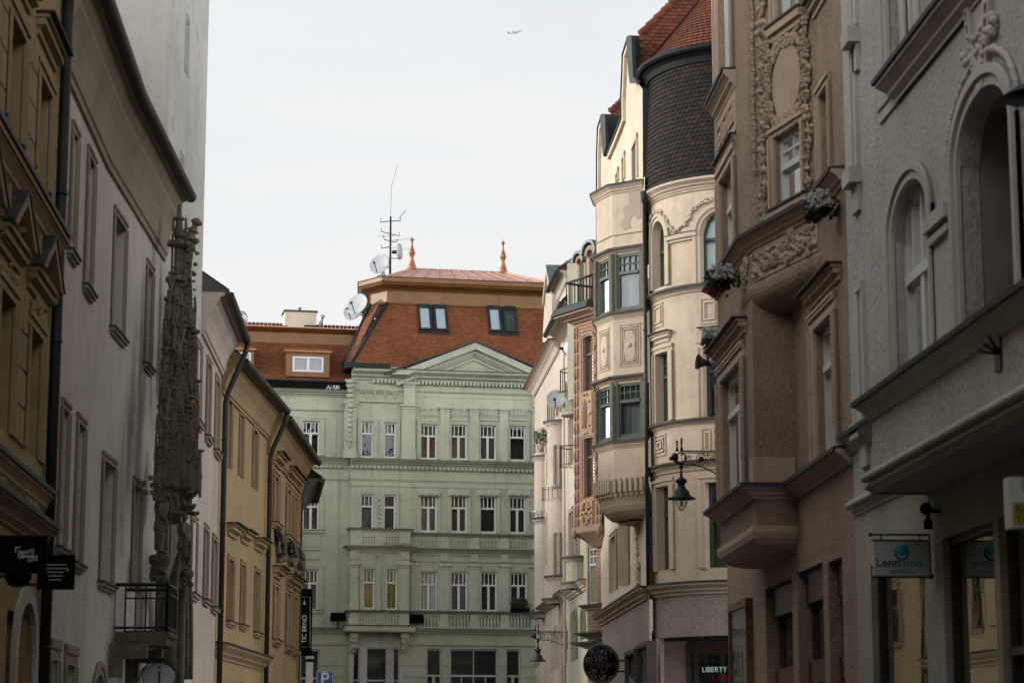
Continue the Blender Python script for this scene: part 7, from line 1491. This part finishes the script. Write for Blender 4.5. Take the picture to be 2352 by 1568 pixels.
# dishes, plants, second lamp
p1 = dish(1277, 917, 0, AW, .75, .37, -12, 'large grey-white dish on the rounded balcony of the pale rose house', tilt=12, grp='satellite dishes')
dish(1304, 800, 0, SB, .55, .27, -60, 'two-lobed grey dish tucked under the eaves of the sage house', tilt=15); 
a, z = AW.hit(1243, 1003, .55); P_ = AW.P(a, z, .55); o = thing('potted_plant', 'feathery plant on the far rounded balcony of the pale rose house', 'plant', P_); f = MB(); foliage(f, P_, .32, .28, .42, 330, ['leaf'], .05); part('foliage', f, None, o); f = MB(); f.lathe(P_ - V((0, 0, .62)), [(.1, 0), (.14, .25)], 10); part('pot', f, M['terra'], o)
streetlamp(AW, AW.S(1304, 1450), zat(AW.p2(AW.S(1304, 1450)), 1450), 1.12, 'smaller-looking bell street lamp on a scrolled arm against the pale rose house', .86, shield=False)
# ================================================================ SIGNS ON THE LEFT, AIRCRAFT
def cam_pt(U, W, y): r = ray(U, W); return CAM + r * (y / r.y)
def board(name, lab, cat, U0, U1, V0, V1, y, m, th=.06, grp=None):
    p, q = cam_pt(U0, V1, y), cam_pt(U1, V0, y); o = thing(name, lab, cat, p, group=grp); t = MB(); t.box((p.x, y, p.z), (q.x, y + th, q.z)); part('board', t, m, o); return o, p, q
X, Z = V((1, 0, 0)), V((0, 0, 1))
o, p, q = board('memory_sign', 'black projecting sign with a cornered speech-bubble emblem, nearest on the left', 'sign', -14, 108.5, 1229, 1315, 23.6, M['black']); t = MB(); y = 23.595
S_ = lambda U, W: cam_pt(U, W, y); ln = lambda pts, r=.008: t.tube([S_(*x) for x in pts], r, 4)
ln(((36, 1267), (36, 1256), (47, 1256))); ln(((84, 1275), (84, 1285.5), (71, 1285.5), (67.5, 1289), (64, 1285.5)))
text(t, 'paměť', S_(41.5, 1266.5), X, Z, .062, align='LEFT', bold=.0012, ext=.002); text(t, 'národa', S_(41.5, 1276.5), X, Z, .062, align='LEFT', bold=.0012, ext=.002); part('lettering', t, M['signwhite'], o)
t = MB(); t.tube([V((p.x, 23.63, q.z - .1)), V((-4.2, 23.63, q.z - .1))], .02, 6); part('bracket', t, M['iron'], o)
o, p, q = board('arrow_sign', 'black projecting sign with five pale lines, one ending in an arrow', 'sign', 84, 172.6, 1273.5, 1352.5, 28.5, M['black']); t = MB(); y = 28.495
for x0, x1, W in ((460, 663, 391), (459, 670, 427), (468, 636, 464), (478, 625, 501), (486, 610, 539)): ln(((x0 / 4.328, W / 4.328 + 1205.9), (x1 / 4.328, W / 4.328 + 1205.9)), .005)
ln(((153.5, 1304.5), (157, 1307.5), (152.5, 1311)), .006); part('lettering', t, M['signwhite'], o); t = MB(); t.tube([V((p.x + .05, 28.53, q.z - .06)), V((-4.2, 28.53, q.z - .06))], .018, 6); t.tube([V((p.x + .05, 28.53, p.z + .06)), V((-4.2, 28.53, p.z + .06))], .018, 6); part('bracket', t, M['iron'], o)
# round projector hiding under the first sign
c = cam_pt(44, 1322, 24.4); o = thing('wall_light', 'small dark drum light under the black emblem sign', 'lamp', c); t = MB(); t.lathe(c, [(.05, -.12), (.11, -.1), (.12, .05), (.09, .1)], 14, V((.7, -.7, 0))); part('drum', t, M['black'], o); t = MB(); t.tube([c, V((-4.2, 24.5, c.z))], .02, 6); part('arm', t, M['iron'], o)
# information sign
yi = 38.6; c = cam_pt(364.5, 1552, yi); o = thing('information_sign', 'oval grey sign with a letter i on a curved iron hanger below the balcony', 'sign', c); k = yi / 5312 * 1.0
rx, rz = 38.5 * k, 29.5 * k * 1.0; t = MB(); K = 28; t.raw([c + X * rx * cos(2 * pi * i / K) + Z * rz * sin(2 * pi * i / K) + V((0, dy, 0)) for dy in (0, .05) for i in range(K)], [tuple(range(K)), tuple(range(2 * K - 1, K - 1, -1))] + [(i, (i + 1) % K, K + (i + 1) % K, K + i) for i in range(K)]); part('board', t, M['signgrey'], o)
t = MB(); t.tube([c + X * rx * cos(2 * pi * i / K) + Z * rz * sin(2 * pi * i / K) for i in range(K + 1)], .008, 4); q_ = cam_pt(366, 1532, yi - .01); t.lathe(q_, [(.022, -.01), (.022, .0)], 12, V((0, -1, 0))); s1, s2 = cam_pt(366, 1541, yi - .01), cam_pt(366, 1575, yi - .01)
t.box((s1.x - .02, yi - .012, s2.z), (s1.x + .02, yi - .001, s1.z)); t.box((s1.x - .045, yi - .012, s1.z - .012), (s1.x + .045, yi - .002, s1.z)); part('lettering', t, M['green_dark'], o)
t = MB(); t.tube([cam_pt(u, v, yi + .03) for u, v in ((318, 1566), (320, 1552), (328, 1536), (342, 1522), (360, 1516), (378, 1518), (395, 1528), (407, 1540), (412, 1551), (410, 1553), (407, 1551))], .014, 6); t.tube([cam_pt(313, 1514, yi + .03), cam_pt(380, 1513, yi + .03)], .014, 6); t.tube([cam_pt(313, 1514, yi + .03), cam_pt(312.5, 1640, yi + .03)], .016, 6); part('hanger', t, M['iron'], o)
# TIC BRNO banner, white column, parking sign
yt = 75.5; o, p, q = board('tourist_office_sign', 'tall black sign reading TIC BRNO upwards with a small arrow', 'sign', 683, 718, 1351.5, 1504.5, yt, M['black'], .1); t = MB(); y = yt - .006
text(t, 'TIC BRNO', cam_pt(699.3, 1443.5, y), Z, -X, .205, ext=.004, bold=.002, sx=.98); ar = [(699, 1376.5), (699, 1388), (695.3, 1384)]; ln(ar, .012); ln(((699, 1388), (702.7, 1384)), .012); ln(((686, 1370), (712.4, 1370), (712.4, 1485.5), (686, 1485.5)), .006); part('lettering', t, M['signwhite'], o)
t = MB(); t.tube([V((p.x + .1, yt + .05, q.z - .4)), V((p.x - .6, yt + .05, q.z - .4))], .03, 6); t.tube([V((p.x + .1, yt + .05, p.z + .4)), V((p.x - .6, yt + .05, p.z + .4))], .03, 6); part('bracket', t, M['iron'], o)
p, q = cam_pt(701, 1640, 76.4), cam_pt(719.4, 1512, 76.4); o = thing('white_pillar', 'white fluted pillar directly below the black TIC BRNO sign', 'pillar', (p.x, 76.4, 0)); t = MB(); w_ = q.x - p.x
for i in range(6): t.box((p.x + w_ * i / 6, 76.4 + (.012 if i % 2 else 0), 0), (p.x + w_ * (i + 1) / 6 - .002, 76.6, q.z - .1))
part('shaft', t, M['signwhite'], o); t = MB(); t.box((p.x - .01, 76.38, q.z + .0), (q.x + .02, 76.62, q.z + .09)); part('cap', t, M['signwhite'], o); t = MB(); t.box((p.x, 76.4, q.z - .1), (q.x, 76.6, q.z)); part('collar', t, M['black'], o)
yp = 74.0; p, q = cam_pt(725, 1600, yp), cam_pt(766.5, 1539, yp); o = thing('parking_sign', 'blue square parking sign with a white letter P', 'sign', ((p.x + q.x) / 2, yp, 0)); cx = (p.x + q.x) / 2; wd = q.x - p.x; p.z = q.z - wd
t = MB().mat(M['blue']); t.box((p.x, yp, p.z), (q.x, yp + .02, q.z)); t.mat(M['signwhite']); e = .02
for a in ((p.x + e, p.z + e, p.x + e + .018, q.z - e), (q.x - e - .018, p.z + e, q.x - e, q.z - e), (p.x + e + .018, p.z + e, q.x - e - .018, p.z + e + .018), (p.x + e + .018, q.z - e - .018, q.x - e - .018, q.z - e)): t.box((a[0], yp - .003, a[1]), (a[2], yp + .001, a[3]))
part('board', t, None, o); t = MB(); text(t, 'P', V((cx, yp - .005, (p.z + q.z) / 2)), X, Z, .56, ext=.003, bold=.012); part('lettering', t, M['signwhite'], o); t = MB(); t.tube([V((cx, yp + .05, 0)), V((cx, yp + .05, q.z - .1))], .035, 8); part('post', t, M['steel'], o)
# aircraft
ya = 5500; c = cam_pt(1183, 75, ya); k = ya / 5150; o = thing('airliner', 'tiny pale blue airliner climbing to the right high in the sky', 'aeroplane', c); pt = lambda x, y, d=0: cam_pt(1183 + (x - 1205) / 17.2, 75 + (y - 540) / 17.2, ya + d)
t = MB(); t.tube([pt(940, 604), pt(985, 600), pt(1080, 590), pt(1180, 565, 2), pt(1280, 535, 4), pt(1400, 495, 7), pt(1470, 472, 8), pt(1495, 464, 8)], [.5, 1.2, 2.0, 2.3, 2.3, 2.2, 1.5, .3], 10); part('fuselage', t, M['plane'], o)
def slab3(a, b, c_, d, th): t.raw([a, b, c_, d] + [x - V((0, 0, th)) for x in (a, b, c_, d)], [(0, 1, 2, 3), (7, 6, 5, 4), (0, 4, 5, 1), (1, 5, 6, 2), (2, 6, 7, 3), (3, 7, 4, 0)])
t = MB(); slab3(pt(1270, 545, 4), pt(1180, 560, 2), pt(1025, 470, 17), pt(1045, 472, 17), .5); part('wing', t, M['plane'], o); t = MB(); slab3(pt(1290, 545, 2), pt(1190, 572, 0), pt(1320, 575, -17), pt(1345, 560, -17), .6); part('wing', t, M['plane'], o)
t = MB(); slab3(pt(1005, 592, 0), pt(950, 600, 0), pt(912, 503, 0), pt(930, 500, 0), .5); part('tail_fin', t, M['plane'], o); t = MB(); slab3(pt(1000, 585, 1), pt(960, 598, 0), pt(975, 562, 8), pt(990, 560, 8), .4); part('tailplane', t, M['plane'], o)
for x, yy in ((1232, 578), (1305, 560)): t = MB(); t.tube([pt(x - 20, yy + 3, -8), pt(x + 18, yy - 6, -8)], 1.1, 8); part('engine', t, M['plane'], o)
# ================================================================ GROUND, LIGHT, CAMERA
def struct(name, mb, m): o = mb.build(name, m); o['kind'] = 'structure'; o['label'] = name.replace('_', ' ') + ' of the old town street'; return o
g = MB(); g.face([(-4000, -4000, 0), (4000, -4000, 0), (4000, 4000, 0), (-4000, 4000, 0)]); struct('ground', g, M['asphalt'])
r = MB()
for x0, x1 in ((-4.2, -2.4), (4.4, 6.2)): r.box((x0, -24, 0.001), (x1, 38, .12))
r.box((-9, 104, .001), (9, 107, .12)); struct('pavement', r, M['paving'])
RH = Fac((14, -27), (-14, -27), -1); RH.n = -RH.n if RH.n.y < 0 else RH.n
B = thing('rear_sky_blocker', 'plain unseen ochre house added behind the viewpoint to block low sky light', 'building', (0, -27, 0)); hs = []  # added behind the camera to hold back low sky light
for i in range(8):
    for j in range(4): window(B, RH, (1.5 + i * 3.3, 2.7 + i * 3.3, 1.2 + j * 3.9, 3.2 + j * 3.9), hs, rd=.2, tr=.66, top=2, sur=(.12, .03), sm=M['ochre_trim'])
w_ = MB(); w_.fwall(RH, 0, RH.L, 0, 17, hs); w_.fbox(RH, 0, RH.L, 0, 17, -8, -7.8); part('wall', w_, M['ochre'], B)
w = bpy.data.worlds.new('World'); sc.world = w; w.use_nodes = True; nt = w.node_tree; nt.nodes.clear()
SEL, SAZ = radians(SUN_EL), radians(SUN_AZ)     # azimuth measured from +Y clockwise (towards +X)
sky = nd(nt, 'ShaderNodeTexSky', sky_type='NISHITA', sun_disc=False, sun_elevation=SEL, sun_rotation=SAZ, altitude=240, air_density=1.0, dust_density=3.0)
b1 = nd(nt, 'ShaderNodeBackground', i_Color=sky.outputs[0], i_Strength=.06)
tc = nt.nodes.new('ShaderNodeTexCoord'); mp = nd(nt, 'ShaderNodeMapping', i_Scale=(1.6, 1.6, 5.0)); nt.links.new(tc.outputs['Generated'], mp.inputs[0])
n1 = nd(nt, 'ShaderNodeTexNoise', i_Scale=1.7, i_Detail=7.0, i_Roughness=.6, i_Distortion=.8); nt.links.new(mp.outputs[0], n1.inputs['Vector'])
cl = ramp(nt, n1.outputs['Fac'], [(.30, (.845, .905, .925)), (.50, (.925, .94, .955)), (.68, (.965, .965, .975))])
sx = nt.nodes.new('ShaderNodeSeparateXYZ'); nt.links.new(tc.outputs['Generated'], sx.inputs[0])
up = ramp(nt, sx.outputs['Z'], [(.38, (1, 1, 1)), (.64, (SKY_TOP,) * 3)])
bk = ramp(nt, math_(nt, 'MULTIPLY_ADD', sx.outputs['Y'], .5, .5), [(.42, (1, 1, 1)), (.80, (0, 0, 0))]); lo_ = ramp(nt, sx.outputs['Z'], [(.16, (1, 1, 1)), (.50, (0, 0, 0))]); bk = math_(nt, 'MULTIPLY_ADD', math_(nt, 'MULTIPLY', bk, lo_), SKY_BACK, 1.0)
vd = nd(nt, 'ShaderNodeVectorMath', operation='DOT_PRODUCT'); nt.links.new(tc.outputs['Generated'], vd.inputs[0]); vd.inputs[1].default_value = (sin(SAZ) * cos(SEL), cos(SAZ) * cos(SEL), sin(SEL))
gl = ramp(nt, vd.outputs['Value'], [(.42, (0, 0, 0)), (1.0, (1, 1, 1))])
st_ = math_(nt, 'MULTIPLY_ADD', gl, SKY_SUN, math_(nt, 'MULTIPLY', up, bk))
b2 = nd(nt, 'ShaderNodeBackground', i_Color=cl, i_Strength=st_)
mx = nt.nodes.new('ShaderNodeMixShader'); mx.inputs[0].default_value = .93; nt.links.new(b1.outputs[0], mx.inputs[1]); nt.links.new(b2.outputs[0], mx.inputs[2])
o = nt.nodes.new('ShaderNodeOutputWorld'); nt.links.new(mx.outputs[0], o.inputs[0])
L = bpy.data.lights.new('sun', 'SUN'); L.energy = SUN_E; L.angle = radians(SUN_ANG); L.color = (1, .92, .80); so = bpy.data.objects.new('sun', L); COL.objects.link(so)
sd = V((sin(SAZ) * cos(SEL), cos(SAZ) * cos(SEL), sin(SEL))); so.rotation_euler = sd.to_track_quat('Z', 'Y').to_euler(); so.location = (0, 0, 60)
c = bpy.data.cameras.new('camera'); c.sensor_width = 36; c.lens = FL / 2352 * 36; c.clip_start = .5; c.clip_end = 12000
co = bpy.data.objects.new('camera', c); COL.objects.link(co); co.location = CAM
co.matrix_world = Matrix.Translation(CAM) @ Matrix((RGT, UPV, -FWD)).transposed().to_4x4()
c.dof.use_dof = True; c.dof.focus_distance = 82; c.dof.aperture_fstop = 2.8
sc.camera = co
sc.view_settings.view_transform = 'Standard'; sc.view_settings.look = 'None'; sc.view_settings.exposure = EXPO; sc.view_settings.gamma = 1
sc.cycles.max_bounces = 6; sc.cycles.diffuse_bounces = 3; sc.cycles.transparent_max_bounces = 12
for o in list(COL.objects):
    if 'org' in o: del o['org']
